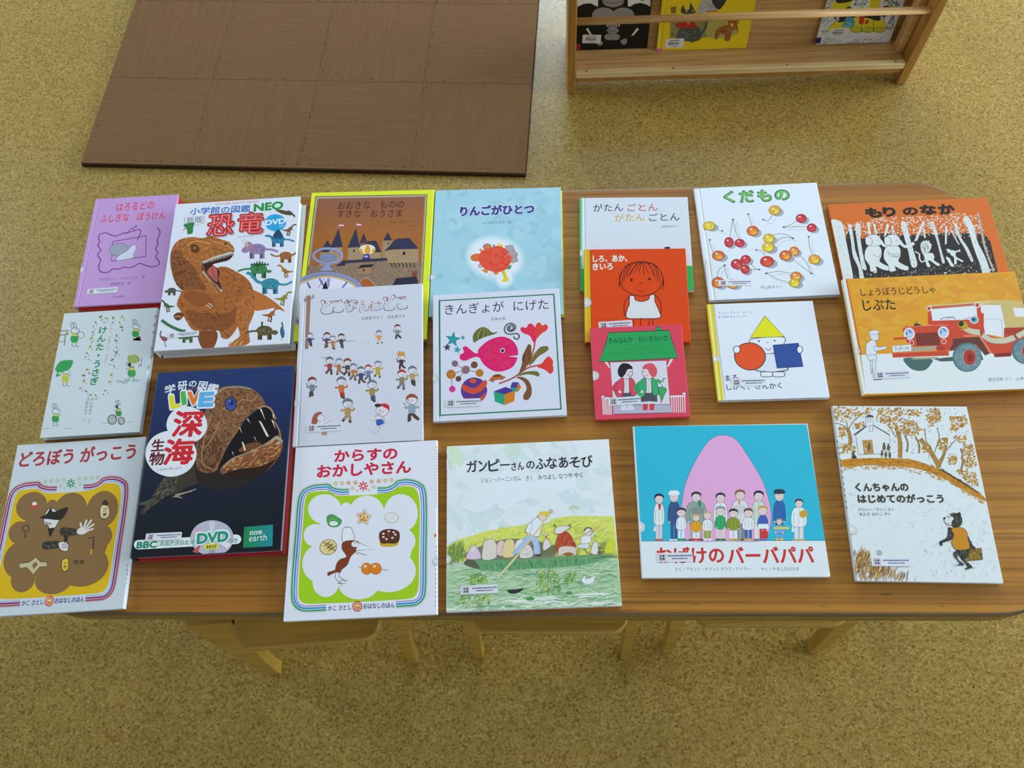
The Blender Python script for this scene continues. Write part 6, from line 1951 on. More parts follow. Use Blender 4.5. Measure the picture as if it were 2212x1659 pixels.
book((-0.3846, 0.1701, 0.5003), (0.00000, 0.00000, 0.04612), 0.2191, 0.2600, 0.0090,
     'white picture book with a brown bird in a tall cap inside a green frame',
     base='dae2f0', right_bound=True, seed=647, stickers=[('seal', 0.2115, 0.0687, 0.0118, 0.0118)],
     art='''
T 417 614 2335 1570 2333 179 0.04|からすの
T 417 362 2100 1782 2104 188 0.04|おかしやさん
C 418 7.2 609 110 412 109 257 119 135 195 79 340 65 656 72 1271 76 1726 131 1909 281 1992 426 2005 545 2000 612 1948 722 1914 855 1909
C 419 23.3 607 132 411 131 262 140 153 207 101 341 88 653 95 1268 100 1721 151 1893 291 1968 430 1980 541 1977 603 1926 721 1890 857 1884
C 420 25.0 603 165 408 164 269 172 179 226 135 342 123 650 131 1263 136 1713 180 1868 305 1932 435 1942 534 1941 591 1892 719 1853 859 1847
C 421 12.5 600 197 405 196 276 202 204 244 168 343 156 646 165 1259 171 1706 209 1844 319 1898 440 1907 527 1906 579 1860 717 1818 861 1812
C 418 7.1 1281 1909 1430 1909 1520 1949 1582 2002 1754 2013 1927 1950 2023 1810 2046 1442 2041 908 2038 410 2008 226 1898 128 1728 114 1600 113
C 419 23.1 1283 1884 1435 1884 1533 1927 1590 1978 1752 1989 1914 1930 2001 1806 2023 1443 2018 910 2015 412 1988 237 1888 148 1725 136 1598 135
C 420 24.9 1286 1847 1444 1848 1553 1895 1601 1942 1749 1952 1894 1900 1966 1799 1987 1444 1983 912 1981 415 1957 253 1874 179 1721 169 1596 168
C 421 12.4 1289 1812 1452 1813 1572 1864 1612 1907 1747 1917 1875 1872 1932 1793 1954 1445 1950 914 1949 419 1927 268 1860 209 1718 201 1593 200
S 422 195 1683 212 1793 270 1868 488 1881 580 1858 691 1800 981 1790 1306 1792 1450 1809 1522 1837 1629 1892 1774 1885 1865 1837 1911 1705 1929 1448 1920 914 1920 483 1896 315 1811 239 1555 227 1041 220 612 223 319 233 220 291 189 428 185 823 191 1265
S 423 752 1590 724 1479 637 1401 515 1377 390 1413 294 1500 253 1616 280 1729 367 1808 490 1833 617 1795 713 1706
S 423 907 1610 898 1574 869 1548 829 1541 789 1552 758 1581 745 1618 754 1654 783 1680 823 1688 864 1676 895 1647
S 423 1400 1493 1368 1361 1275 1268 1144 1239 1011 1281 911 1384 870 1520 900 1654 994 1749 1126 1779 1261 1735 1361 1631
S 423 1898 1468 1866 1325 1775 1225 1650 1193 1524 1237 1429 1347 1391 1494 1422 1638 1513 1742 1640 1775 1769 1728 1863 1616
S 423 551 1202 533 1119 475 1060 392 1042 306 1068 240 1133 212 1219 230 1304 288 1363 372 1382 458 1355 524 1289
S 423 752 779 723 642 631 546 501 515 366 558 263 664 218 804 245 943 337 1042 470 1073 606 1029 710 920
S 423 771 503 750 404 684 334 590 311 493 343 419 419 388 521 407 621 474 692 568 715 666 683 740 605
S 423 1344 442 1308 344 1207 276 1066 256 923 289 815 367 772 469 806 568 908 637 1051 658 1195 623 1302 544
S 423 1876 622 1824 472 1681 369 1484 338 1285 387 1136 505 1077 660 1125 811 1269 918 1470 950 1672 899 1821 778
S 423 1867 1058 1841 966 1770 902 1673 883 1574 912 1501 983 1472 1077 1497 1169 1568 1234 1667 1254 1766 1224 1839 1152
S 423 1820 989 1725 706 1463 512 1101 453 734 546 454 767 337 1062 420 1353 685 1559 1060 1620 1439 1520 1717 1288
L 424 9.3 659 1989 688 1987
L 424 9.3 656 1982 678 1960
L 424 9.3 650 1980 652 1949
L 424 9.3 644 1983 624 1962
L 424 9.3 641 1989 611 1991
L 424 9.3 643 1996 621 2018
L 424 9.3 649 1998 648 2029
L 424 9.3 656 1995 675 2016
L 424 9.3 755 1989 785 1988
L 424 9.3 753 1983 775 1960
L 424 9.3 747 1980 748 1950
L 424 9.3 740 1983 720 1963
L 424 9.3 737 1990 708 1992
L 424 9.3 739 1997 718 2019
L 424 9.3 746 1999 744 2029
L 424 9.3 752 1996 772 2016
L 424 9.3 855 1989 885 1988
L 424 9.3 853 1983 875 1961
L 424 9.3 847 1980 848 1950
L 424 9.3 840 1984 820 1963
L 424 9.3 837 1990 808 1992
L 424 9.3 840 1997 818 2019
L 424 9.3 846 1999 845 2030
L 424 9.3 852 1996 872 2016
L 424 9.3 959 1988 988 1986
L 424 9.3 957 1981 978 1959
L 424 9.3 950 1979 952 1949
L 424 9.3 944 1982 924 1962
L 424 9.3 941 1989 912 1990
L 424 9.3 943 1995 922 2018
L 424 9.3 950 1998 949 2028
L 424 9.3 956 1994 976 2015
L 424 9.3 1204 1994 1234 1992
L 424 9.3 1202 1987 1223 1965
L 424 9.3 1196 1985 1197 1954
L 424 9.3 1189 1988 1169 1967
L 424 9.3 1186 1994 1157 1996
L 424 9.3 1189 2001 1167 2023
L 424 9.3 1195 2003 1194 2034
L 424 9.3 1202 2000 1222 2021
L 424 9.3 1310 1994 1339 1992
L 424 9.3 1307 1987 1329 1965
L 424 9.3 1301 1985 1302 1955
L 424 9.3 1295 1988 1275 1968
L 424 9.3 1292 1995 1263 1996
L 424 9.3 1294 2001 1273 2023
L 424 9.3 1301 2003 1300 2034
L 424 9.3 1307 2000 1327 2021
L 424 9.3 1410 1996 1439 1994
L 424 9.3 1407 1989 1428 1967
L 424 9.3 1401 1987 1402 1957
L 424 9.3 1394 1990 1374 1970
L 424 9.3 1392 1997 1362 1998
L 424 9.3 1394 2003 1373 2026
L 424 9.3 1400 2006 1400 2036
L 424 9.3 1407 2003 1427 2023
L 424 9.3 1500 2000 1529 1999
L 424 9.3 1498 1994 1519 1972
L 424 9.2 1491 1991 1492 1961
L 424 9.3 1485 1995 1465 1974
L 424 9.3 1482 2001 1453 2003
L 424 9.3 1485 2008 1464 2030
L 424 9.3 1491 2010 1490 2040
L 424 9.3 1498 2007 1518 2027
L 425 20.3 1089 1928 1143 1925
L 425 20.3 1084 1915 1124 1874
L 425 20.3 1071 1911 1073 1854
L 425 20.3 1058 1917 1021 1879
L 425 20.3 1052 1930 998 1933
L 425 20.4 1057 1943 1017 1985
L 425 20.4 1070 1948 1068 2005
L 425 20.4 1083 1942 1120 1980
L 424 9.2 917 1900 946 1898
L 424 9.2 914 1894 929 1867
L 424 9.2 907 1894 893 1869
L 424 9.2 903 1901 874 1902
L 424 9.3 906 1907 890 1934
L 424 9.2 913 1907 927 1932
L 424 9.2 1234 1908 1263 1906
L 424 9.2 1231 1901 1246 1875
L 424 9.2 1224 1902 1210 1877
L 424 9.2 1220 1908 1191 1910
L 424 9.2 1223 1915 1208 1941
L 424 9.2 1230 1914 1244 1939
L 424 9.2 986 1861 999 1860
L 424 9.2 982 1855 989 1843
L 424 9.2 975 1855 969 1844
L 424 9.2 971 1862 959 1862
L 424 9.2 975 1868 968 1880
L 424 9.2 982 1868 988 1879
L 424 9.2 1167 1859 1180 1858
L 424 9.2 1164 1853 1170 1841
L 424 9.2 1156 1853 1150 1842
L 424 9.2 1152 1860 1140 1860
L 424 9.2 1156 1866 1149 1878
L 424 9.2 1163 1866 1169 1877
T 47 631 117 963 119 67 0.02|かこ さとし
T 47 1134 123 1578 119 70 0.02|おはなしのほん
E 48 1109 157 15.4 15.0 -3
E 48 1102 126 15.4 15.0 -3
E 48 1080 104 15.4 14.9 -3
E 48 1049 97 15.4 14.9 -3
E 48 1018 107 15.4 15.0 -3
E 48 995 131 15.4 15.0 -3
E 48 985 163 15.5 15.0 -3
E 48 992 194 15.5 15.0 -3
E 48 1014 216 15.5 15.1 -3
E 48 1045 224 15.5 15.1 -3
E 48 1076 214 15.5 15.1 -3
E 48 1099 189 15.5 15.0 -3
S 49 1105 157 1090 118 1049 104 1007 122 989 163 1004 202 1045 217 1087 198
S 50 1092 158 1080 128 1049 117 1017 131 1002 162 1014 192 1045 204 1077 189
E 51 1031 171 13.7 13.3 -3
E 51 1062 169 13.7 13.3 -3
L 426 9.3 958 1988 983 1986
L 426 9.3 956 1982 974 1963
L 426 9.3 950 1980 951 1954
L 426 9.3 945 1982 928 1965
L 426 9.3 942 1989 917 1990
L 426 9.3 944 1994 926 2013
L 426 9.3 950 1997 949 2022
L 426 9.3 956 1994 972 2011
L 426 9.3 1204 1994 1228 1992
L 426 9.3 1201 1988 1219 1969
L 426 9.3 1196 1986 1196 1960
L 426 9.3 1190 1988 1173 1971
L 426 9.3 1187 1994 1163 1996
L 426 9.3 1189 2000 1171 2019
L 426 9.3 1195 2002 1194 2028
L 426 9.3 1201 2000 1218 2017
L 426 9.3 855 1989 879 1988
L 426 9.3 852 1984 871 1965
L 426 9.3 847 1981 848 1956
L 426 9.3 841 1984 824 1967
L 426 9.3 838 1990 813 1992
L 426 9.3 840 1996 822 2015
L 426 9.3 846 1998 845 2024
L 426 9.3 852 1996 869 2013
L 426 9.3 1309 1994 1334 1992
L 426 9.3 1307 1988 1325 1969
L 426 9.3 1301 1986 1302 1960
L 426 9.3 1295 1988 1278 1971
L 426 9.3 1293 1994 1268 1996
L 426 9.3 1295 2000 1277 2019
L 426 9.3 1301 2003 1300 2028
L 426 9.3 1306 2000 1323 2017
F 427,428 7.2 799 1092 788 1271 830 1312 893 1309 930 1264 963 1120
C 429 10.8 822 1302 861 1311 893 1302
S 430 796 1084 901 1114 1026 1090 1039 1028 996 942 929 875 881 755 805 690 781 648 710 668 715 763 764 839 858 878 792 987
P 430 718 694 592 662 600 605 728 659
F 427,428 5.3 1031 1049 1016 1017 980 1006 942 1021 925 1054 939 1086 976 1098 1014 1083
C 428 7.1 965 1058 982 1075 1000 1065
G 427,428 7.1 1030 1072 1276 967 995 959
G 427,428 7.0 978 946 1156 885 997 915
L 431 8.7 720 659 706 583 788 494
L 431 8.7 769 657 767 589 856 530
L 431 6.9 745 496 858 490
L 431 6.9 786 536 899 531
L 431 6.9 787 516 816 458
L 431 6.9 847 533 878 501
F 432,169 7.2 545 1482 615 1515 707 1465 767 1407 714 1329 607 1334 560 1382
S 433 714 1374 696 1349 651 1341 605 1354 585 1380 602 1405 647 1413 693 1401
C 434 7.2 567 1408 619 1442 690 1448
S 435 1105 1564 1142 1496 1208 1460 1160 1409 1152 1337 1085 1372 1014 1363 1021 1436 985 1503 1056 1513
O 436 7.2 1105 1564 1142 1496 1208 1460 1160 1409 1152 1337 1085 1372 1014 1363 1021 1436 985 1503 1056 1513
S 437 1101 1528 1127 1481 1173 1456 1139 1420 1134 1370 1087 1394 1038 1388 1043 1439 1017 1486 1067 1492
C 438 16.2 1063 1429 1083 1473 1128 1467 1112 1417
G 439,440 7.2 1602 1414 1614 1395 1593 1383 1594 1363 1568 1359 1557 1342 1531 1347 1511 1336 1490 1349 1464 1346 1453 1365 1427 1371 1426 1392 1405 1406 1416 1423 1404 1443 1425 1455 1424 1475 1450 1479 1461 1496 1487 1491 1507 1502 1528 1489 1554 1492 1566 1473 1592 1467 1592 1446 1613 1432
L 441 5.4 1458 1450 1556 1453
L 441 5.4 1459 1421 1557 1424
L 441 5.4 1460 1392 1558 1395
S 442 1344 1066 1372 1002 1487 988 1592 1004 1617 1070 1484 1112
F 443,444 7.1 1334 1190 1410 1244 1534 1243 1623 1194 1625 1078 1565 1037 1468 1045 1362 1056
E 445 1394 1187 19.5 14.3 -3
E 445 1473 1219 19.5 14.3 -3
E 445 1544 1201 19.5 14.3 -3
E 445 1571 1164 19.5 14.2 -3
E 445 1528 1119 19.4 14.2 -3
E 445 1440 1105 19.4 14.2 -3
E 445 1395 1138 19.5 14.2 -3
E 446 1468 1169 14.2 14.3 -3
F 447,448 8.9 705 1066 700 981 630 924 534 928 470 991 473 1076 544 1134 640 1130
L 449 12.4 524 1044 615 1110
L 449 12.4 503 1107 657 1046
L 449 12.4 558 1007 655 1076
L 449 12.4 541 1066 680 1006
L 449 12.4 592 970 696 1043
L 449 12.4 578 1025 703 966
L 450 17.4 1048 716 1468 650
F 451,452 7.0 1239 683 1219 626 1166 604 1111 631 1086 690 1106 748 1160 770 1215 743
F 451,452 6.9 1377 676 1354 619 1296 598 1236 625 1210 684 1233 742 1291 764 1351 736
E 453 1141 722 24.5 20.8 -3
E 453 1275 716 24.4 20.8 -3
L 454 9.5 2167 2505 2182 2477
L 454 9.4 2167 2455 2182 2427
L 454 9.4 2167 2404 2182 2377
L 454 9.4 2167 2354 2182 2327
L 454 9.4 2167 2304 2182 2277
L 454 9.3 2167 2255 2182 2227
L 454 9.3 2167 2205 2182 2178
L 454 9.3 2167 2156 2182 2128
L 454 9.3 2167 2106 2182 2079
L 454 9.2 2167 2057 2182 2030
L 454 9.2 2167 2008 2182 1981
L 454 9.2 2167 1959 2182 1932
L 454 9.2 2167 1911 2182 1884
L 454 9.2 2167 1862 2182 1835
L 454 9.1 2167 1814 2182 1787
L 454 9.1 2167 1766 2181 1739
L 454 9.1 2167 1718 2181 1691
L 454 9.1 2167 1670 2181 1643
L 454 9.1 2167 1622 2181 1596
L 454 9.0 2167 1574 2181 1548
L 455 8.8 2163 973 2174 944
L 455 8.7 2163 906 2173 878
L 455 8.7 2162 840 2172 811
L 455 8.7 2161 774 2172 746
L 455 8.6 2160 708 2171 680
L 455 8.6 2160 643 2170 615
L 455 8.6 2159 578 2169 550
L 455 8.6 2158 513 2169 485
L 455 8.5 2158 448 2168 421
L 455 8.5 2157 384 2167 357
L 455 8.5 2156 320 2166 293
L 455 8.5 2156 256 2166 229
L 455 8.4 2155 193 2165 166
L 455 8.4 2154 130 2164 103
E 456 2156 1123 17.6 24.8 -3
''')

book((-0.2024, 0.6549, 0.5003), (0.00000, 0.00000, 0.00115), 0.2201, 0.2513, 0.0090,
     'pale blue picture book with a red apple and little animals around it',
     base='9cccde', back='d8dc50', shift=(0.002, -0.0015), seed=543, stickers=[('seal', -0.0035, 0.0687, 0.0109, 0.0109)],
     art='''
X 457,458 26 539 296.5 -19 80 -1 2503 2195 2509 2196 22 7 27
X 459,460 40 334 183.6 -19 80 -1 2503 2195 2509 2196 22 7 27
X 461,462,463 60 193 105.9 -19 80 -1 2503 2195 2509 2196 22 7 27
S 464 1575 983 1475 779 1270 660 1012 658 769 773 604 976 563 1215 659 1425 868 1549 1133 1550 1379 1429 1541 1221
S 464 1409 710 1376 585 1290 509 1183 512 1095 591 1060 718 1092 844 1178 921 1286 919 1375 838
S 465 1543 990 1450 801 1257 691 1016 690 789 797 634 986 596 1208 686 1402 881 1516 1128 1517 1359 1404 1510 1211
S 465 1390 710 1361 599 1285 532 1189 534 1110 605 1079 717 1107 829 1184 898 1281 895 1360 824
S 466 1510 998 1424 823 1245 723 1021 722 808 821 665 996 629 1200 712 1379 894 1483 1124 1483 1338 1380 1480 1201
S 466 1372 711 1346 614 1279 555 1194 557 1125 619 1097 717 1122 815 1190 874 1275 872 1345 810
S 467 1478 1005 1399 845 1233 754 1025 754 828 845 695 1006 662 1193 739 1356 907 1451 1119 1450 1318 1355 1449 1192
S 467 1353 711 1331 628 1273 578 1200 580 1140 632 1116 717 1137 800 1196 851 1270 849 1330 796
T 468 455 1961 1740 1983 204 0.085|りんごがひとつ
T 469 462 1964 1733 1983 192 0.045|りんごがひとつ
T 470 833 1778 1342 1787 52 0|ふくだすぐる作・絵
S 471 1240 1302 1287 1342 1358 1352 1393 1298 1411 1242 1459 1172 1453 1089 1468 1020 1395 995 1337 1010
E 472 1382 1229 9.4 11.1 -1
C 472 6.4 1406 1159 1424 1131 1412 1090
F 473,455 15.5 1004 1319 985 1278 939 1262 892 1280 871 1322 890 1363 937 1379 984 1361
S 240 978 1315 967 1290 939 1280 910 1291 897 1317 909 1343 937 1353 966 1341
S 474 803 1271 826 1284 862 1256 839 1222
E 475 1050 1341 19.0 22.3 -1
S 476 1103 1340 1156 1376 1206 1331 1157 1297
E 477 1156 1353 14.2 9.8 -1
F 478,479 7.7 805 1174 722 1176 670 1136 678 1074 737 1045 808 1057
L 479 5.1 682 1115 724 1121
S 480 786 968 833 981 858 912 805 906
S 481 859 858 905 884 965 842 936 802
L 481 17.6 1082 825 1094 778
S 481 1053 826 1134 824 1129 777 1071 771
C 482 6.3 973 720 995 787 1024 773 1019 725
S 483 1279 902 1349 955 1338 880 1291 868
P 484 1184 836 1245 842 1287 706 1223 701
S 484 1195 641 1235 700 1293 706 1318 699 1293 652 1247 626
L 485 11.2 1293 659 1307 625
E 486 1210 795 8.2 9.5 -1
E 486 1234 754 8.1 9.4 -1
E 486 1228 808 8.2 9.5 -1
E 486 1252 727 8.1 9.4 -1
S 487 794 1119 839 1228 909 1268 1003 1301 1074 1331 1169 1318 1246 1274 1312 1189 1348 1064 1325 969 1256 862 1129 813 1011 840 905 890 821 995
L 471 25.6 1312 1168 1224 1109
C 488 9.0 1123 1177 1094 1153 1087 1105
X 489,490 80 115 38.3 -1 90 829 1146 1003 1287 1240 1260 1336 1065 1244 876 1011 854
C 488 9.0 1123 1177 1094 1153 1087 1105
''')

book((-0.1861, 0.4708, 0.5003), (0.05268, 0.00000, 0.04273), 0.2068, 0.2184, 0.0090,
     'white square picture book with a green border and a pink fish',
     base='d4dcf0', groove=0.010, seed=657, stickers=[('label', 0.0193, 0.0221, 0.0549, 0.0131, -0.012), ('seal', -0.0044, 0.0651, 0.0135, 0.0135)],
     art='''
Q 491 28.6 113 2076 1979 2080 1983 102 113 98
T 492 202 1813 1162 1817 190 0|きんぎょが
T 492 1316 1813 1883 1814 184 0|にげた
T 493 943 1665 1178 1665 55 0|五味太郎
P 494 344 1516 363 1414 456 1390 374 1343 385 1241 315 1313 230 1274 269 1365 204 1444 298 1428
P 495 502 1438 501 1404 530 1389 500 1380 497 1346 479 1375 448 1369 467 1395 451 1426 481 1414
P 496 223 1312 244 1265 291 1265 257 1231 273 1183 232 1209 196 1179 204 1228 164 1258 211 1263
P 497 404 1258 411 1208 457 1194 415 1172 419 1121 386 1158 343 1140 363 1185 333 1225 379 1216
S 498 667 1300 644 1369 664 1459 742 1539 819 1560 895 1522 956 1458 1046 1464 990 1425 850 1388 738 1341
C 499 23.3 724 1357 740 1455 798 1535
C 499 20.4 808 1390 824 1473 819 1542
C 500 14.6 759 1363 782 1452 812 1535
C 501 17.5 878 1409 887 1477 854 1540
S 502 719 1139 805 1254 946 1344 1113 1375 1250 1319 1335 1209 1359 1073 1332 955 1260 841 1121 783 971 787 837 880 757 1003
S 502 746 1093 664 1120 589 1191 528 1240 479 1213 498 1137 435 1095 441 1020 510 990 607 1026 690 1048 758 1032
X 503,504,505 160 86 25.8 -3 90 774 1136 945 1322 1112 1357 1276 1272 1338 1104 1261 870 1095 806 878 877
E 506 1112 1132 37.2 40.3 -3
E 507 1113 1130 26.2 28.4 -3
P 508 1370 1039 1198 1028 1368 995
C 509 21.8 1264 1531 1236 1525 1239 1494 1283 1484 1306 1529 1266 1569 1216 1541 1207 1489 1262 1458 1326 1497 1328 1558 1267 1601 1196 1581 1156 1507 1184 1429 1267 1409 1350 1416 1387 1372 1367 1320 1319 1327 1300 1369
C 510 11.7 1196 1581 1156 1507 1184 1429 1267 1409
S 511 1411 1477 1438 1524 1507 1509 1544 1568 1600 1572 1652 1508 1683 1575 1732 1583 1765 1532 1821 1552 1856 1496 1822 1437 1751 1396 1678 1324 1640 1251 1606 1253 1556 1362 1461 1413
S 512 1652 1508 1683 1575 1732 1583 1765 1532 1821 1552 1856 1496 1822 1437 1751 1396 1678 1324 1651 1387
S 513 1656 848 1726 881 1791 959 1840 989 1879 954 1904 893 1894 835 1905 790 1887 718 1845 694 1800 737 1734 785 1668 811
C 514 22.9 1634 1267 1615 1148 1560 987
C 515 22.6 1040 573 1253 651 1392 746 1518 819 1669 848
S 516 1492 1155 1529 1216 1569 1195 1571 1090 1558 942 1478 829 1378 717 1358 733 1411 877 1424 1009 1462 1097
S 517 1847 1119 1822 1163 1754 1170 1683 1129 1581 1000 1520 856 1590 896 1676 995 1789 1063
S 517 1335 676 1419 737 1529 755 1637 747 1679 700 1660 658 1580 691 1459 705
S 516 1308 663 1403 665 1495 608 1544 490 1536 361 1481 281 1415 296 1418 367 1469 465 1439 568 1374 630
X 518,519 40 100 14.3 49 20 1581 1000 1753 1155 1834 1135 1677 1010 1534 870
X 520,521 50 100 14.3 69 20 1462 1097 1528 1198 1564 1091 1544 943 1392 746
L 345 10.0 351 951 514 836
L 345 10.0 659 912 514 836
L 345 9.9 287 770 514 836
L 345 9.9 739 775 514 836
L 345 9.9 406 690 514 836
L 345 9.9 287 770 305 521
S 522 402 948 386 911 350 897 314 915 300 954 315 992 351 1006 387 988
S 523 714 909 697 868 658 853 620 872 604 915 621 956 661 971 699 951
S 524 586 832 566 783 520 765 473 788 455 839 475 888 522 906 568 883
S 525 361 766 339 712 286 691 234 717 213 774 235 829 288 850 340 824
S 525 800 767 781 721 737 704 694 726 677 774 696 819 740 836 783 814
S 413 449 687 435 653 403 641 371 657 359 692 372 725 404 737 436 722
S 526 355 519 340 482 304 468 269 486 254 524 270 561 305 575 341 557
E 527 288 829 6.9 7.4 -3
E 527 232 759 6.9 7.3 -3
E 527 341 745 6.8 7.3 -3
E 527 779 765 6.8 7.3 -3
S 528 851 470 787 321 641 266 497 337 439 492 502 643 649 699 794 627
S 529 476 592 651 517 817 646 849 571 758 461 622 425 501 475 455 542
S 528 503 619 571 572 652 553 734 592 777 648 709 684 600 690
S 530 688 638 671 611 633 601 594 615 579 644 595 672 634 682 672 668
S 529 486 375 540 350 702 334 826 442 810 371 727 276 565 284
S 531 882 628 906 670 963 725 1051 732 1105 696 1142 686 1124 658 967 630
P 532 962 718 1051 726 1077 693 948 682
E 533 939 627 24.5 26.2 -3
E 534 939 627 10.9 11.6 -3
E 533 1087 660 24.5 26.2 -3
E 534 1087 660 10.9 11.7 -3
P 535 954 447 1139 512 1288 446 1119 391
P 536 954 447 1119 391 1113 212 963 280
P 537 1119 391 1288 446 1268 268 1113 212
P 538 1250 586 1345 580 1314 481 1213 501
P 536 1213 501 1314 481 1332 422 1258 433
P 539 1345 580 1385 491 1332 422 1314 485
''')

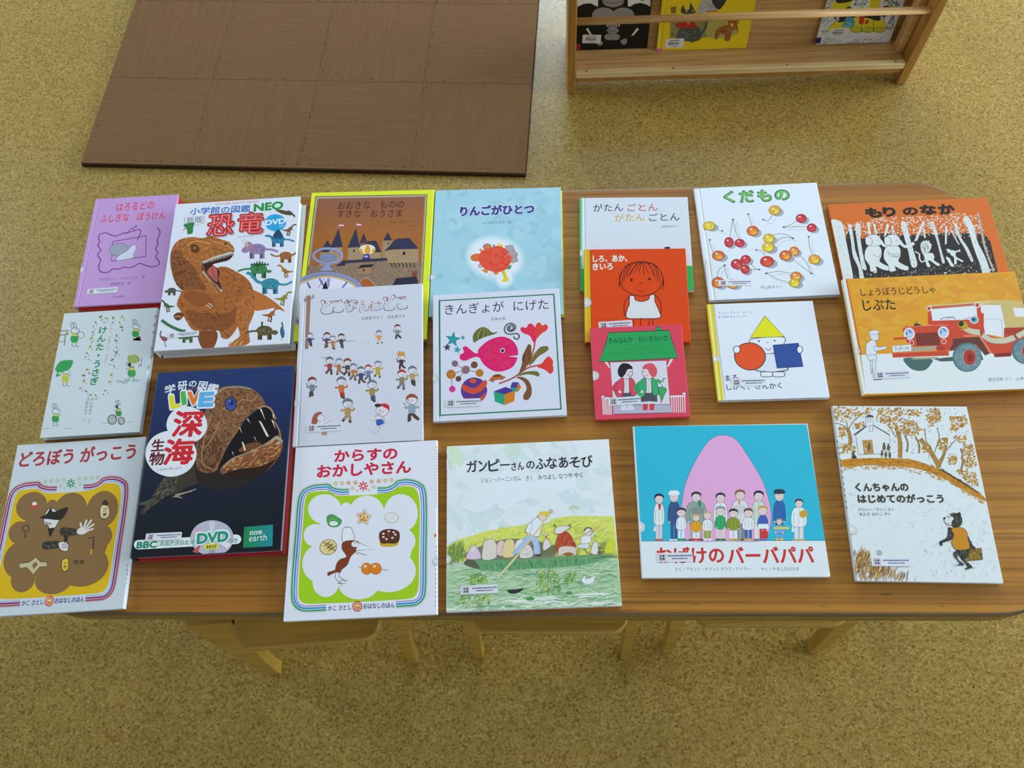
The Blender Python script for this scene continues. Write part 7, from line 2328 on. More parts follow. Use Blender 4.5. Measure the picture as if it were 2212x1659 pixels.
book((-0.1539, 0.1831, 0.5003), (0.00000, 0.00000, 0.03788), 0.2463, 0.2468, 0.0090,
     'square pale green picture book with a crowded rowing boat on a river',
     base='dce8f0', seed=562, stickers=[('label', 0.0203, 0.023, 0.0529, 0.0123, 0.013), ('seal', -0.0055, 0.0677, 0.0126, 0.0126)],
     art='''
X 540,541,542,543 130 343 154.1 -23 60 13 2462 2449 2461 2439 1291 1682 1315 1176 1208 504 1100 3 953
X 544,545 60 416 207.9 -13 60 173 2075 1030 1911 2048 1812 1533 1711 848 1462 341 1553
X 546,547 14 214 89.3 -82 40 873 2481 1116 2451 1076 2287 937 2257
X 548,549 12 214 89.3 -62 40 86 2499 260 2270 138 2022 17 2355
P 550 11 936 253 1043 589 1131 1176 1208 1529 1270 1815 1309 2446 1274 2463 655 1484 677 334 707 12 687
X 551,552,553,554,555 520 100 15.0 33 35 11 936 253 1043 589 1131 1176 1208 1529 1270 1815 1309 2446 1274 2463 655 1484 677 334 707 12 687
X 556,557,558 150 183 6.6 70 18 11 936 253 1026 301 725 20 621
X 559,560 120 50 6.6 -84 50 2006 1156 2413 1055 2449 688 1896 710
C 561 30.6 1804 1404 1873 1444 1946 1398
L 562 6.8 1872 1418 1858 1333
P 563 0 621 334 707 2456 671 2466 -1 -3 9
X 564,565,566,567,568,569 620 243 9.7 1 10 0 621 334 707 2456 671 2466 -1 -3 9
X 570,571 60 350 15.9 2 6 21 169 1298 153 2424 173 2443 15 5 27
X 572 120 97 4.0 1 14 0 621 334 707 2456 671 2466 -1 -3 9
S 573 317 716 993 697 2141 717 2402 706 2019 591 1479 563 530 560 465 636
X 574,575,576 260 82 6.5 -87 14 465 669 2107 685 2003 600 1479 566 563 567
C 577 8.2 285 742 664 710 1322 709 1978 723 2451 713
S 578 251 677 367 738 481 602 382 606
C 579 14.7 2105 669 2270 687 2449 680
S 580 318 840 769 988 1101 991 1495 892 1552 724 993 713 334 740
X 581,582 200 36 6.6 -62 60 335 839 769 972 1101 975 1526 857 1537 741 500 750
F 583,584 5.0 293 741 335 872 377 929 435 918 499 741
E 585 385 870 36.5 36.6 -2
F 586,584 5.0 524 724 535 914 570 997 670 1009 734 923 740 823 697 725
C 584 5.0 554 1048 578 996 637 1019
F 587,584 5.0 732 790 743 939 802 987 851 935 830 769
F 588,584 5.0 813 754 834 935 902 1000 984 963 995 779 928 732
F 589,584 5.0 996 812 1017 961 1118 991 1165 922 1129 824
F 534,584 5.0 1059 727 1114 874 1198 904 1252 802 1224 721
X 590,591 40 17 5.0 -2 90 1076 743 1130 873 1228 836 1224 737
F 592,584 5.0 1392 813 1414 945 1457 977 1504 925 1491 809
F 593,584 5.0 1341 765 1397 929 1408 812 1560 889 1572 789 1471 752
L 594 13.3 1443 1028 1458 985
E 595 1436 1053 36.5 26.9 -2
F 596,584 5.0 1581 805 1617 1021 1686 1085 1784 1047 1872 860 1786 805 1687 785
X 597,598 110 43 8.3 -63 40 1590 822 1633 1020 1751 1049 1856 877 1688 801
F 599,584 5.0 1585 1055 1585 1115 1640 1155 1773 1157 1797 1131 1719 1084 1668 1052
C 600 10.1 1598 1148 1575 1183 1607 1164
C 600 10.1 1773 1152 1811 1181 1802 1139
F 601,584 4.9 1618 721 1641 853 1854 844 1863 720 1816 746 1685 752
S 602 1824 746 1804 731 1757 726 1711 734 1693 751 1713 767 1760 772 1806 763
F 603,584 5.0 1954 990 2014 1029 2095 992 2080 901 1956 890
F 604,584 5.0 2117 1059 2097 1019 2054 1004 2013 1023 1998 1064 2018 1103 2062 1118 2102 1100
C 605 15.0 2004 1072 2036 1113 2094 1115 2124 1067
L 606 15.0 1826 928 2238 1146
L 599 29.9 2094 984 2164 1048
F 607,584 5.0 1906 875 2054 886 2034 820 1903 834
C 584 9.9 1919 825 1880 727
C 584 9.9 1985 822 2030 762 2093 727
F 608,584 4.9 2078 752 2111 867 2139 915 2186 880 2175 732
X 609,610 60 33 6.6 -33 60 2186 880 2320 925 2273 728 2174 715
S 611 2275 761 2317 875 2405 955 2407 772 2306 735
S 612 1169 1031 1301 1017 1350 898 1349 765 1266 760 1263 885 1217 970 1114 874 1028 786 949 789 1066 909
C 613 6.6 1169 1022 1066 909 954 789
C 613 6.6 1341 965 1349 765
F 614,584 5.0 1172 1106 1261 1255 1346 1295 1427 1231 1381 1131 1343 1023 1236 1045
L 614 67.5 1410 1232 1521 1270
F 615,584 5.0 1155 1099 1201 1207 1260 1221 1222 1096
F 616,584 5.1 1354 1286 1373 1336 1448 1333 1480 1289 1428 1240
S 617 1375 1379 1434 1389 1509 1373 1498 1322 1415 1338 1331 1321 1328 1335 1374 1345
E 618 1204 1063 29.9 26.9 -2
L 619 23.3 1552 1397 1217 970 891 603
L 620 29.5 1028 761 740 454
O 621 8.5 1562 1388 1553 1369 1534 1362 1515 1371 1508 1391 1517 1410 1536 1417 1555 1408
S 622 1383 747 1365 736 1323 733 1281 740 1264 752 1282 763 1324 766 1366 760
X 623,624,625,626,627 60 85 9.8 38 50 299 512 578 501 576 372 299 382
X 623,624,625,626,627 90 83 9.6 38 50 135 260 655 241 651 51 135 70
X 623,624,625,626,627 110 84 9.7 37 50 1283 555 1625 541 1605 173 1268 186
X 623,624,625,626,627 40 84 9.7 37 50 1688 506 1866 499 1856 322 1678 329
C 628 4.8 1479 563 1449 378 1445 195
C 628 4.8 1361 487 1338 350 1341 214
C 628 4.8 1768 487 1733 383 1724 280
C 628 4.8 1550 350 1508 256 1492 161
S 629 1243 139 1225 119 1184 113 1144 122 1127 143 1145 163 1186 170 1227 160
S 629 1781 198 1766 183 1734 177 1703 185 1691 201 1705 216 1737 222 1768 214
S 629 1626 283 1609 270 1570 266 1531 273 1516 288 1533 300 1572 305 1610 297
F 630,631 4.8 1924 384 1959 423 1944 440 1975 422 1989 382 2072 410 2121 425 2082 330 2000 309 1937 335
S 632 866 272 964 277 1102 287 1011 227 913 223
L 633 6.5 2224 510 2320 481
L 634 8.1 2300 434 2425 389
T 635 307 2036 466 2044 181 0.015|ガ
T 635 492 2042 618 2051 166 0.015|ン
T 635 638 2039 802 2046 181 0.015|ピ
T 635 812 2122 954 2124 18 0.015|ー
T 635 979 2035 1168 2044 126 0.015|さん
T 635 1206 2055 1327 2058 115 0.015|の
T 635 1343 2040 1507 2050 162 0.015|ふ
T 635 1515 2039 1666 2047 177 0.015|な
T 635 1700 2041 1832 2050 173 0.015|あ
T 635 1857 2034 2020 2048 162 0.015|そ
T 635 2045 2035 2208 2051 177 0.015|び
T 636 512 1866 1111 1875 78 0|ジョン・バーニンガム
T 636 1191 1868 1285 1871 71 0|さく
T 636 1367 1871 2035 1880 82 0|みつよし なつや やく
''')

book((0.0463, 0.6992, 0.5003), (0.00000, 0.00000, -0.01799), 0.1852, 0.1846, 0.0080,
     'white book with green band and three-coloured title, underneath an orange book',
     base='ccd8e6', spine='30a858', groove=0.0085, seed=523, stickers=[('seal', -0.0045, 0.0657, 0.0126, 0.0126)],
     art='''
P 637 -3 416 -6 -6 1854 -10 1850 468
P 638 5 1843 46 1842 40 416 -3 416
P 637 10 1843 31 1842 21 416 2 416
T 639 235 1559 748 1570 157 0.006|がたん
T 640 822 1560 1331 1570 156 0.006|ごとん
T 641 595 1354 1106 1364 155 0.006|がたん
T 642 1179 1358 1694 1368 154 0.006|ごとん
T 357 1381 1215 1662 1227 53 0|安西水丸さく
P 643 1412 835 1502 843 1505 763 1409 764
''')

book((0.0515, 0.6048, 0.5004), (0.10404, 0.00000, -0.01087), 0.1671, 0.1637, 0.0090,
     'bright orange square book with a child in a white vest and a yellow spine',
     base='e84a14', spine='d8b41c', groove=0.0095, seed=549, stickers=[('label', 0.0226, 0.021, 0.0541, 0.0133, 0.063), ('seal', -0.0062, 0.0597, 0.0174, 0.0174)],
     art='''
P 644 9 1634 102 1635 100 2 -4 0
P 645 23 1633 47 1633 31 0 12 0
T 646 152 1409 710 1414 116 0.04|しろ、あか、
T 646 149 1265 470 1272 116 0.04|きいろ
O 647 12.4 1281 1092 1170 878 919 791 674 882 576 1099 686 1315 940 1403 1187 1310
C 647 12.4 573 956 595 1163 713 1345 940 1406 1162 1340 1272 1157 1277 976
C 647 10.0 940 1406 830 1318 743 1162
C 647 10.0 940 1406 877 1304 815 1200
C 647 10.0 940 1406 919 1291 893 1213
C 647 10.0 952 1406 971 1290 979 1173
C 647 10.0 963 1405 1018 1290 1050 1185
C 647 9.9 975 1403 1090 1315 1131 1158
C 647 9.9 1162 1340 1215 1183 1239 1028
C 647 9.9 1127 1362 1180 1210 1198 1054
C 647 9.9 713 1345 637 1163 614 1008
C 647 9.9 761 1366 673 1189 646 1059
C 647 9.9 809 1384 722 1240 688 1111
C 647 9.9 594 1137 568 1034 573 943
C 647 9.8 1271 1131 1291 1027 1262 899
C 647 10.0 880 1396 781 1253 726 1136
C 647 9.9 1045 1386 1123 1236 1165 1106
E 648 771 1079 18.8 25.9 -1
E 648 1063 1091 18.8 25.9 -1
C 647 9.9 906 1031 924 1015 944 1030
C 647 9.8 876 897 922 871 970 896
C 647 12.2 725 788 648 674 638 496 675 408
C 647 12.1 1142 810 1219 695 1228 517 1177 404
F 649,647 12.2 732 788 803 795 824 723 928 697 1034 734 1060 803 1130 810 1137 695 1190 543 1201 412 918 399 675 415 691 572 721 648
L 647 12.0 784 400 778 219
L 647 12.0 895 399 889 219
L 647 12.0 1034 398 1027 218
L 647 12.0 1091 397 1085 217
T 650 166 359 547 371 43 0|ディック・ブルーナ
''')

book((0.0639, 0.4715, 0.5004), (0.08901, 0.00000, 0.02955), 0.1446, 0.1519, 0.0090,
     'small crimson book with two children under a green porch roof',
     base='da4862', seed=426, stickers=[('label', 0.0215, 0.0212, 0.0502, 0.0129, 0.03), ('seal', -0.0056, 0.0636, 0.0154, 0.0154)],
     art='''
G 651,652 9.5 1035 1430 1039 1485 1127 1488 1126 1431
G 651,652 9.5 286 1429 1251 1425 1263 1296 1342 951 113 941 234 1243
T 653 284 1241 1209 1249 94 0.005|きみなんか　だいきらいさ
T 654 453 1111 1049 1119 39 0|ジャニス・メイ・ユードリー ぶん
T 654 308 1044 1187 1040 37 0|モーリス・センダック え　こだまともこ やく
P 655 192 937 242 935 281 839 263 832
P 655 1269 944 1219 941 1159 814 1181 808
G 656,652 6.9 282 928 1159 920 1158 197 287 218
G 657,652 6.8 283 223 1162 202 1157 67 280 79
P 250 124 333 138 332 131 80 118 76
P 250 145 332 159 332 152 79 139 75
P 250 167 331 180 331 173 78 160 74
P 250 188 330 201 330 194 78 181 73
P 250 209 330 222 329 215 77 202 73
P 250 230 329 243 328 236 76 223 72
P 250 251 328 265 327 258 75 244 71
P 250 1180 332 1196 332 1180 71 1164 67
P 250 1213 331 1229 330 1213 70 1197 66
P 250 1247 330 1262 329 1246 68 1230 64
P 250 1280 328 1295 328 1279 67 1263 63
P 250 1313 327 1328 326 1312 66 1296 62
P 250 1346 326 1362 325 1345 64 1329 60
P 250 1379 324 1395 324 1377 63 1362 59
L 649 27.5 108 352 267 332
L 649 27.4 1162 328 1402 328
F 649,652 6.9 166 364 156 350 134 344 112 351 104 367 114 381 136 387 158 380
F 649,652 6.9 1416 365 1405 349 1381 343 1358 351 1350 368 1361 384 1385 390 1408 382
L 658 45.7 446 343 437 203
P 659 404 239 479 236 499 135 393 139
L 658 45.7 549 339 539 199
P 659 506 235 581 232 601 131 494 135
G 660,652 6.9 378 429 624 426 624 266 502 282 361 272
G 658,652 6.9 472 651 561 647 549 410 451 414
E 661 513 601 6.7 7.1 -2
E 661 510 549 6.7 7.1 -2
E 661 506 497 6.7 7.1 -2
E 661 503 445 6.7 7.1 -2
F 662,652 6.9 471 646 391 618 306 515 362 347 455 402
F 662,652 6.9 561 642 636 596 655 394 565 386
C 662 59.9 373 583 309 491 390 440
C 652 6.9 373 583 313 491 390 440
E 658 401 435 22.3 23.6 -2
F 658,652 7.0 622 740 588 667 516 639 448 673 424 749 458 822 531 850 598 816
S 663 403 701 396 798 466 896 578 882 627 807 549 796 504 721 451 671
C 652 7.0 565 762 587 751 606 765
C 652 7.0 568 680 591 689 604 683
E 664 547 705 22.5 23.9 -2
L 658 45.6 786 330 776 189
P 665 743 226 818 223 802 123 731 126
L 658 45.6 888 325 877 185
P 665 845 222 920 219 903 119 833 122
G 660,652 6.9 719 415 964 412 963 252 842 269 701 258
G 658,652 6.9 814 636 904 633 890 396 792 400
E 661 855 587 6.7 7.1 -2
E 661 851 535 6.7 7.1 -2
E 661 847 483 6.7 7.1 -2
E 661 843 431 6.7 7.1 -2
F 666,652 6.9 814 632 733 604 647 501 702 333 795 388
F 666,652 6.9 903 628 978 582 995 380 905 372
C 666 59.8 715 569 650 477 731 426
C 652 6.9 715 569 655 477 731 426
E 658 742 421 22.3 23.6 -2
F 658,652 7.0 965 726 930 653 858 625 791 659 768 734 802 807 875 835 942 801
S 667 979 677 1000 772 945 876 832 871 773 801 848 784 882 705 928 651
C 652 7.0 828 751 804 742 788 757
C 652 6.9 812 670 791 680 777 676
E 664 837 693 22.4 23.9 -2
C 652 11.5 1020 226 1063 531 1093 625 1119 612
F 668,652 6.9 995 458 1059 484 1119 446 1070 342 1029 273
C 668 55.3 980 606 1064 543
E 658 1064 543 22.3 23.7 -2
''')

book((0.2539, 0.6765, 0.5003), (0.00000, 0.00000, 0.03249), 0.2094, 0.2206, 0.0090,
     'white picture book with scattered painted cherries',
     base='d6e4f2', groove=0.009, seed=421, stickers=[('label', 0.0187, 0.0252, 0.0532, 0.0114, -0.034), ('seal', -0.0065, 0.0675, 0.0121, 0.0121)],
     art='''
T 669 492 1881 657 1881 228 0.06|く
T 670 504 1894 648 1895 202 0.028|く
T 669 756 1877 987 1873 228 0.06|だ
T 670 768 1889 978 1886 202 0.028|だ
T 669 1066 1874 1277 1871 228 0.06|も
T 670 1078 1887 1268 1885 202 0.028|も
T 669 1354 1886 1586 1882 199 0.06|の
T 670 1367 1898 1577 1895 173 0.028|の
C 671 7.1 319 1287 369 1274 426 1258
C 672 10.0 267 1345 318 1331 375 1315
E 12 375 1315 18.2 15.7 -3
C 671 7.2 540 1135 580 1288 630 1474
C 672 10.0 489 1192 528 1346 579 1532
E 12 579 1532 18.2 15.9 -3
C 671 7.1 683 1088 642 1269 636 1473
C 672 10.0 632 1145 591 1326 585 1532
E 12 585 1532 18.2 15.9 -3
C 671 7.2 926 1346 915 1457 902 1569
C 672 10.1 875 1404 865 1515 851 1627
E 12 851 1627 18.3 15.9 -3
C 671 7.2 1290 1522 1239 1438 1183 1413 1135 1441
C 672 10.1 1240 1580 1189 1496 1133 1471 1085 1499
E 12 1085 1499 18.2 15.8 -3
C 671 7.1 1700 1395 1585 1324 1448 1274
C 672 10.0 1651 1453 1536 1381 1398 1331
E 12 1398 1331 18.0 15.7 -3
C 671 7.1 1833 1255 1642 1273 1453 1269
C 672 10.0 1784 1312 1593 1331 1404 1326
E 12 1404 1326 18.0 15.7 -3
C 671 7.1 1243 1118 1364 1149 1488 1119 1567 1045
C 672 9.9 1193 1175 1314 1207 1439 1176 1518 1102
E 12 1518 1102 17.9 15.5 -3
C 671 7.1 1229 941 1347 1042 1480 1066 1560 1043
C 672 9.9 1180 998 1298 1099 1431 1122 1511 1099
E 12 1511 1099 17.9 15.5 -3
C 671 7.0 1052 738 1020 831 933 851
C 672 9.8 1002 794 971 887 884 907
E 12 884 907 17.9 15.3 -3
C 671 7.1 224 853 198 984 198 1092
C 672 9.9 173 909 146 1041 146 1149
E 12 146 1149 18.1 15.5 -3
C 671 7.0 1834 725 1808 878 1829 1061
C 672 9.8 1786 781 1760 934 1780 1118
E 12 1780 1118 17.9 15.5 -3
C 671 6.9 1501 638 1641 481 1752 356
C 672 9.7 1453 693 1593 536 1705 410
E 12 1705 410 17.5 14.9 -3
C 671 6.9 1617 722 1705 567 1756 356
C 672 9.7 1568 778 1657 622 1708 410
E 12 1708 410 17.5 14.9 -3
C 671 6.9 1422 381 1227 421 1027 395
C 672 9.6 1374 436 1178 476 978 450
E 12 978 450 17.6 14.9 -3
C 671 6.8 1370 207 1193 283 1040 397
C 672 9.6 1322 261 1144 337 991 452
E 12 991 452 17.6 14.9 -3
C 671 6.9 230 364 280 510 386 587
C 672 9.7 180 419 230 565 335 642
E 12 335 642 17.8 15.1 -3
C 671 6.9 403 325 382 460 376 587
C 672 9.7 353 380 332 515 325 643
E 12 325 643 17.8 15.1 -3
S 673 325 1379 289 1327 215 1308 146 1335 123 1391 159 1444 233 1462 302 1436
S 674 277 1423 238 1361 159 1339 87 1370 63 1436 102 1498 181 1520 253 1489
S 675 267 1427 230 1370 157 1350 90 1378 68 1439 104 1497 177 1517 245 1488
S 676 254 1411 225 1369 167 1354 112 1375 94 1420 122 1462 181 1477 236 1456
S 677 245 1403 222 1370 175 1358 130 1375 115 1411 138 1444 186 1456 230 1439
S 678 237 1395 219 1371 182 1362 148 1375 137 1401 154 1426 191 1435 225 1422
E 679 193 1390 35.2 23.7 -3
E 680 147 1463 25.7 18.3 -3
E 681 147 1463 15.0 11.0 -3
S 673 566 1033 536 974 481 952 433 980 419 1041 448 1101 504 1123 552 1095
S 682 533 1081 501 1011 443 984 392 1017 379 1090 410 1160 469 1187 520 1154
S 683 526 1085 496 1021 442 996 395 1026 382 1093 412 1158 466 1183 513 1152
S 684 516 1067 492 1019 449 1001 411 1024 400 1073 423 1121 467 1139 505 1116
S 685 509 1058 490 1020 455 1006 424 1024 415 1063 434 1101 469 1115 500 1097
E 686 466 1051 36.3 40.7 -3
E 687 471 1042 25.5 26.5 -3
E 688 441 1122 18.6 20.4 -3
E 681 441 1122 10.8 12.3 -3
S 673 753 1015 723 967 663 950 609 974 592 1025 623 1073 682 1090 736 1066
S 682 716 1055 683 998 620 977 564 1005 546 1065 579 1122 642 1143 699 1115
S 683 708 1059 678 1006 619 987 566 1013 550 1068 580 1120 639 1140 692 1114
S 684 697 1044 673 1005 626 991 584 1010 570 1051 594 1090 641 1103 684 1084
S 685 690 1036 671 1006 633 995 598 1010 587 1042 606 1073 645 1084 679 1069
S 686 683 1029 669 1007 639 999 612 1010 604 1034 619 1057 648 1065 675 1053
E 687 649 1024 28.0 21.6 -3
E 688 614 1090 20.4 16.7 -3
E 681 614 1090 11.9 10.0 -3
S 673 1023 1232 986 1172 915 1151 851 1180 832 1243 868 1302 940 1324 1004 1295
S 689 979 1281 939 1210 864 1184 797 1218 778 1292 817 1363 893 1389 960 1355
S 690 970 1285 933 1220 863 1197 801 1228 782 1296 819 1361 889 1385 952 1353
S 691 957 1266 928 1219 872 1201 821 1225 806 1275 835 1323 891 1340 942 1317
S 692 948 1258 925 1220 879 1206 838 1225 826 1265 849 1303 895 1316 936 1298
S 693 940 1249 922 1221 887 1211 856 1225 846 1254 864 1282 899 1292 930 1278
E 694 899 1242 33.2 26.8 -3
E 695 858 1324 24.2 20.7 -3
E 681 858 1324 14.1 12.4 -3
S 673 1446 1626 1409 1567 1337 1546 1273 1575 1254 1637 1291 1696 1363 1718 1427 1688
S 696 1403 1674 1362 1605 1286 1579 1219 1613 1200 1686 1240 1756 1316 1782 1384 1748
S 697 1393 1679 1355 1615 1285 1592 1222 1623 1204 1690 1242 1755 1313 1778 1375 1747
S 698 1380 1660 1350 1613 1294 1596 1243 1619 1228 1669 1257 1717 1314 1734 1365 1710
S 699 1371 1652 1348 1614 1301 1601 1260 1619 1248 1659 1272 1697 1318 1710 1359 1691
S 700 1363 1643 1345 1615 1309 1605 1277 1619 1268 1649 1286 1676 1321 1686 1353 1672
E 701 1321 1636 33.5 26.6 -3
E 702 1281 1717 24.4 20.5 -3
E 681 1281 1717 14.2 12.3 -3
S 673 1844 1440 1810 1387 1746 1368 1689 1394 1673 1450 1707 1503 1771 1522 1828 1496
S 682 1806 1484 1769 1421 1701 1398 1642 1429 1625 1494 1662 1557 1730 1580 1790 1549
S 683 1797 1488 1763 1430 1700 1409 1645 1437 1630 1498 1664 1555 1727 1576 1783 1548
S 684 1786 1471 1759 1429 1708 1414 1663 1434 1650 1479 1677 1522 1728 1537 1773 1516
S 685 1778 1463 1756 1430 1715 1418 1678 1434 1668 1470 1690 1503 1731 1516 1768 1499
S 686 1770 1456 1754 1431 1722 1422 1694 1434 1686 1460 1702 1485 1734 1494 1762 1482
E 687 1733 1449 29.8 23.8 -3
E 688 1698 1522 21.7 18.4 -3
E 681 1698 1522 12.7 11.1 -3
S 673 1975 1246 1943 1196 1885 1177 1833 1202 1819 1255 1851 1306 1909 1324 1961 1299
S 682 1940 1287 1906 1228 1844 1206 1790 1234 1776 1297 1811 1357 1873 1379 1927 1350
S 683 1933 1291 1901 1236 1843 1216 1793 1243 1780 1300 1812 1355 1870 1376 1920 1349
S 684 1922 1275 1897 1235 1851 1220 1810 1240 1799 1282 1824 1323 1870 1338 1911 1318
S 685 1915 1268 1895 1236 1857 1224 1824 1240 1815 1274 1835 1306 1873 1318 1906 1302
S 686 1908 1260 1892 1237 1863 1228 1838 1240 1831 1265 1846 1289 1875 1297 1901 1286
E 687 1874 1255 27.1 22.8 -3
E 688 1843 1324 19.7 17.6 -3
E 681 1843 1324 11.5 10.6 -3
S 673 1257 1074 1222 1018 1155 998 1095 1026 1077 1084 1112 1140 1179 1160 1239 1132
S 674 1216 1119 1178 1054 1107 1030 1044 1061 1026 1130 1064 1196 1135 1220 1198 1188
S 675 1207 1124 1172 1063 1106 1041 1047 1070 1031 1134 1065 1194 1132 1216 1190 1187
S 676 1195 1106 1167 1062 1114 1046 1067 1067 1053 1114 1080 1159 1133 1175 1181 1153
S 677 1187 1098 1165 1063 1122 1050 1083 1067 1071 1104 1094 1140 1137 1153 1175 1135
S 678 1179 1090 1162 1064 1129 1054 1099 1067 1090 1095 1107 1121 1140 1130 1170 1117
E 679 1140 1083 31.3 24.9 -3
E 680 1102 1159 22.8 19.3 -3
E 681 1102 1159 13.3 11.6 -3
S 673 1235 899 1198 839 1126 817 1061 846 1042 910 1079 970 1152 992 1216 963
S 674 1192 948 1151 877 1074 851 1007 885 987 960 1028 1031 1105 1058 1173 1023
S 675 1182 953 1144 887 1073 863 1010 895 992 964 1030 1029 1101 1054 1164 1022
S 676 1169 934 1139 886 1082 868 1031 892 1016 942 1046 991 1103 1009 1154 985
S 677 1160 925 1136 887 1090 873 1048 892 1036 932 1060 970 1106 984 1148 965
S 678 1152 916 1133 888 1098 878 1066 892 1056 921 1074 950 1110 960 1142 946
E 679 1110 909 33.7 27.1 -3
E 680 1069 992 24.6 20.9 -3
E 681 1069 992 14.3 12.6 -3
S 673 1616 802 1584 749 1524 730 1472 756 1457 811 1489 864 1549 884 1601 858
S 703 1581 845 1546 783 1483 760 1428 789 1413 855 1448 918 1511 941 1566 911
S 704 1573 849 1541 792 1482 771 1431 798 1417 858 1449 916 1508 937 1559 910
S 705 1562 833 1536 790 1489 775 1448 795 1436 840 1461 882 1509 898 1550 877
S 706 1554 825 1534 791 1496 779 1462 795 1452 831 1473 864 1511 877 1545 860
S 707 1547 817 1532 792 1502 783 1476 795 1469 822 1484 846 1514 856 1540 843
E 708 1513 811 27.6 23.8 -3
E 709 1481 883 20.1 18.4 -3
E 681 1481 883 11.7 11.0 -3
S 673 1489 721 1451 661 1380 640 1316 669 1297 731 1335 791 1407 813 1471 784
S 689 1446 769 1405 699 1329 673 1262 707 1243 781 1284 851 1360 878 1427 843
S 690 1436 774 1398 709 1328 685 1265 717 1248 785 1286 850 1357 874 1419 842
S 691 1423 755 1393 707 1336 690 1286 713 1271 764 1301 812 1358 829 1409 806
S 692 1415 746 1390 708 1344 695 1303 713 1291 753 1315 791 1361 805 1403 786
S 693 1406 738 1388 710 1352 699 1320 713 1311 743 1329 771 1365 781 1397 767
E 694 1364 731 33.4 26.8 -3
E 695 1325 812 24.4 20.7 -3
E 681 1325 812 14.2 12.4 -3
S 673 1939 623 1902 567 1832 547 1771 575 1753 633 1790 689 1860 709 1922 682
S 710 1898 669 1857 603 1784 579 1719 611 1701 680 1741 746 1816 770 1881 738
S 711 1889 673 1851 613 1782 590 1722 620 1706 683 1743 744 1812 766 1872 737
S 712 1876 656 1846 611 1791 595 1742 617 1728 664 1758 708 1813 725 1862 703
S 713 1867 647 1844 612 1799 599 1759 617 1748 654 1771 689 1816 702 1856 685
S 714 1859 639 1841 613 1806 604 1776 616 1767 644 1785 670 1819 680 1850 667
E 715 1818 633 32.4 25.1 -3
E 716 1781 709 23.6 19.4 -3
E 681 1781 709 13.8 11.6 -3
S 673 402 784 366 727 292 707 225 735 203 795 239 851 313 872 380 843
S 689 355 830 316 764 239 739 168 772 146 842 185 909 262 933 333 900
S 690 345 835 309 773 237 751 171 781 150 845 186 907 259 929 324 899
S 691 332 817 304 772 246 755 193 778 175 826 204 871 262 887 315 865
S 692 324 808 301 773 254 760 210 778 196 816 219 852 267 864 310 846
S 693 316 800 298 774 262 764 228 778 217 806 235 832 271 842 305 828
E 694 273 794 34.6 25.3 -3
E 695 228 871 25.2 19.5 -3
E 681 228 871 14.7 11.7 -3
S 673 667 602 632 544 565 523 503 551 484 612 519 669 587 691 648 662
S 682 625 649 587 581 516 555 451 588 432 659 469 728 542 753 606 720
S 683 616 653 581 590 514 567 454 597 436 663 471 726 538 749 598 719
S 684 604 635 576 589 523 572 474 594 459 643 487 689 540 706 589 684
S 685 596 626 574 590 530 576 491 594 478 633 500 670 544 683 584 665
S 686 588 618 571 591 537 581 507 594 497 623 514 650 548 660 578 647
E 687 548 611 31.8 25.8 -3
E 688 509 690 23.2 19.9 -3
E 681 509 690 13.5 12.0 -3
S 673 807 690 776 639 717 620 664 645 648 698 678 750 738 768 791 743
S 682 770 731 737 671 675 649 619 678 603 740 636 801 699 823 754 794
S 683 763 735 732 680 674 659 622 686 607 744 637 799 696 820 748 793
S 684 752 719 728 678 681 663 639 683 626 726 650 767 697 782 739 762
S 685 745 712 725 679 687 667 653 683 643 717 662 750 700 761 735 746
S 686 738 704 723 680 694 671 667 683 659 708 674 732 703 741 730 729
E 687 703 698 27.7 22.8 -3
E 688 670 767 20.2 17.6 -3
E 681 670 767 11.8 10.6 -3
S 673 757 502 729 448 676 428 630 453 617 510 645 564 698 584 744 559
S 682 726 546 695 482 640 458 592 487 579 554 609 618 665 642 713 612
S 683 719 550 691 491 639 469 594 496 583 557 611 616 662 638 707 611
S 684 709 533 687 489 646 473 609 493 599 538 621 582 663 598 699 578
S 685 703 525 685 490 651 477 622 494 614 529 631 564 665 577 695 560
E 686 662 518 34.5 37.1 -3
E 687 666 510 24.2 24.1 -3
E 688 638 583 17.6 18.6 -3
E 681 638 583 10.3 11.2 -3
S 673 1191 623 1150 562 1070 540 998 570 975 635 1016 696 1096 718 1169 687
S 717 1141 673 1097 601 1012 575 936 610 914 685 958 758 1043 784 1119 749
S 718 1131 678 1090 611 1011 587 940 620 919 689 960 756 1039 780 1110 748
S 719 1116 658 1084 610 1021 592 963 616 946 668 978 717 1041 734 1099 710
S 720 1107 649 1081 611 1029 597 983 616 968 657 994 696 1046 710 1093 691
S 721 1098 641 1078 612 1038 602 1002 616 991 646 1011 675 1050 685 1086 671
S 722 1088 632 1074 613 1047 606 1021 616 1013 636 1027 654 1055 661 1080 651
E 723 1004 717 27.4 21.2 -3
E 681 1004 717 16.0 12.7 -3
S 673 1586 325 1551 274 1484 255 1424 281 1406 335 1441 386 1508 405 1568 379
S 703 1545 367 1507 306 1436 284 1373 314 1355 377 1393 438 1464 461 1527 431
S 704 1536 371 1501 315 1435 295 1376 322 1359 381 1394 437 1461 457 1519 430
S 705 1524 355 1496 314 1443 299 1396 319 1381 363 1409 404 1462 419 1510 398
S 706 1516 347 1494 315 1450 303 1412 319 1400 354 1422 386 1466 398 1504 382
S 707 1508 340 1491 316 1458 307 1428 319 1419 345 1436 369 1469 377 1499 365
E 708 1469 334 31.4 23.1 -3
E 709 1431 404 22.9 17.9 -3
E 681 1431 404 13.3 10.7 -3
S 673 1540 204 1506 155 1441 137 1382 161 1365 213 1398 262 1464 280 1522 256
S 674 1500 244 1463 186 1394 165 1333 193 1315 254 1352 312 1421 334 1483 305
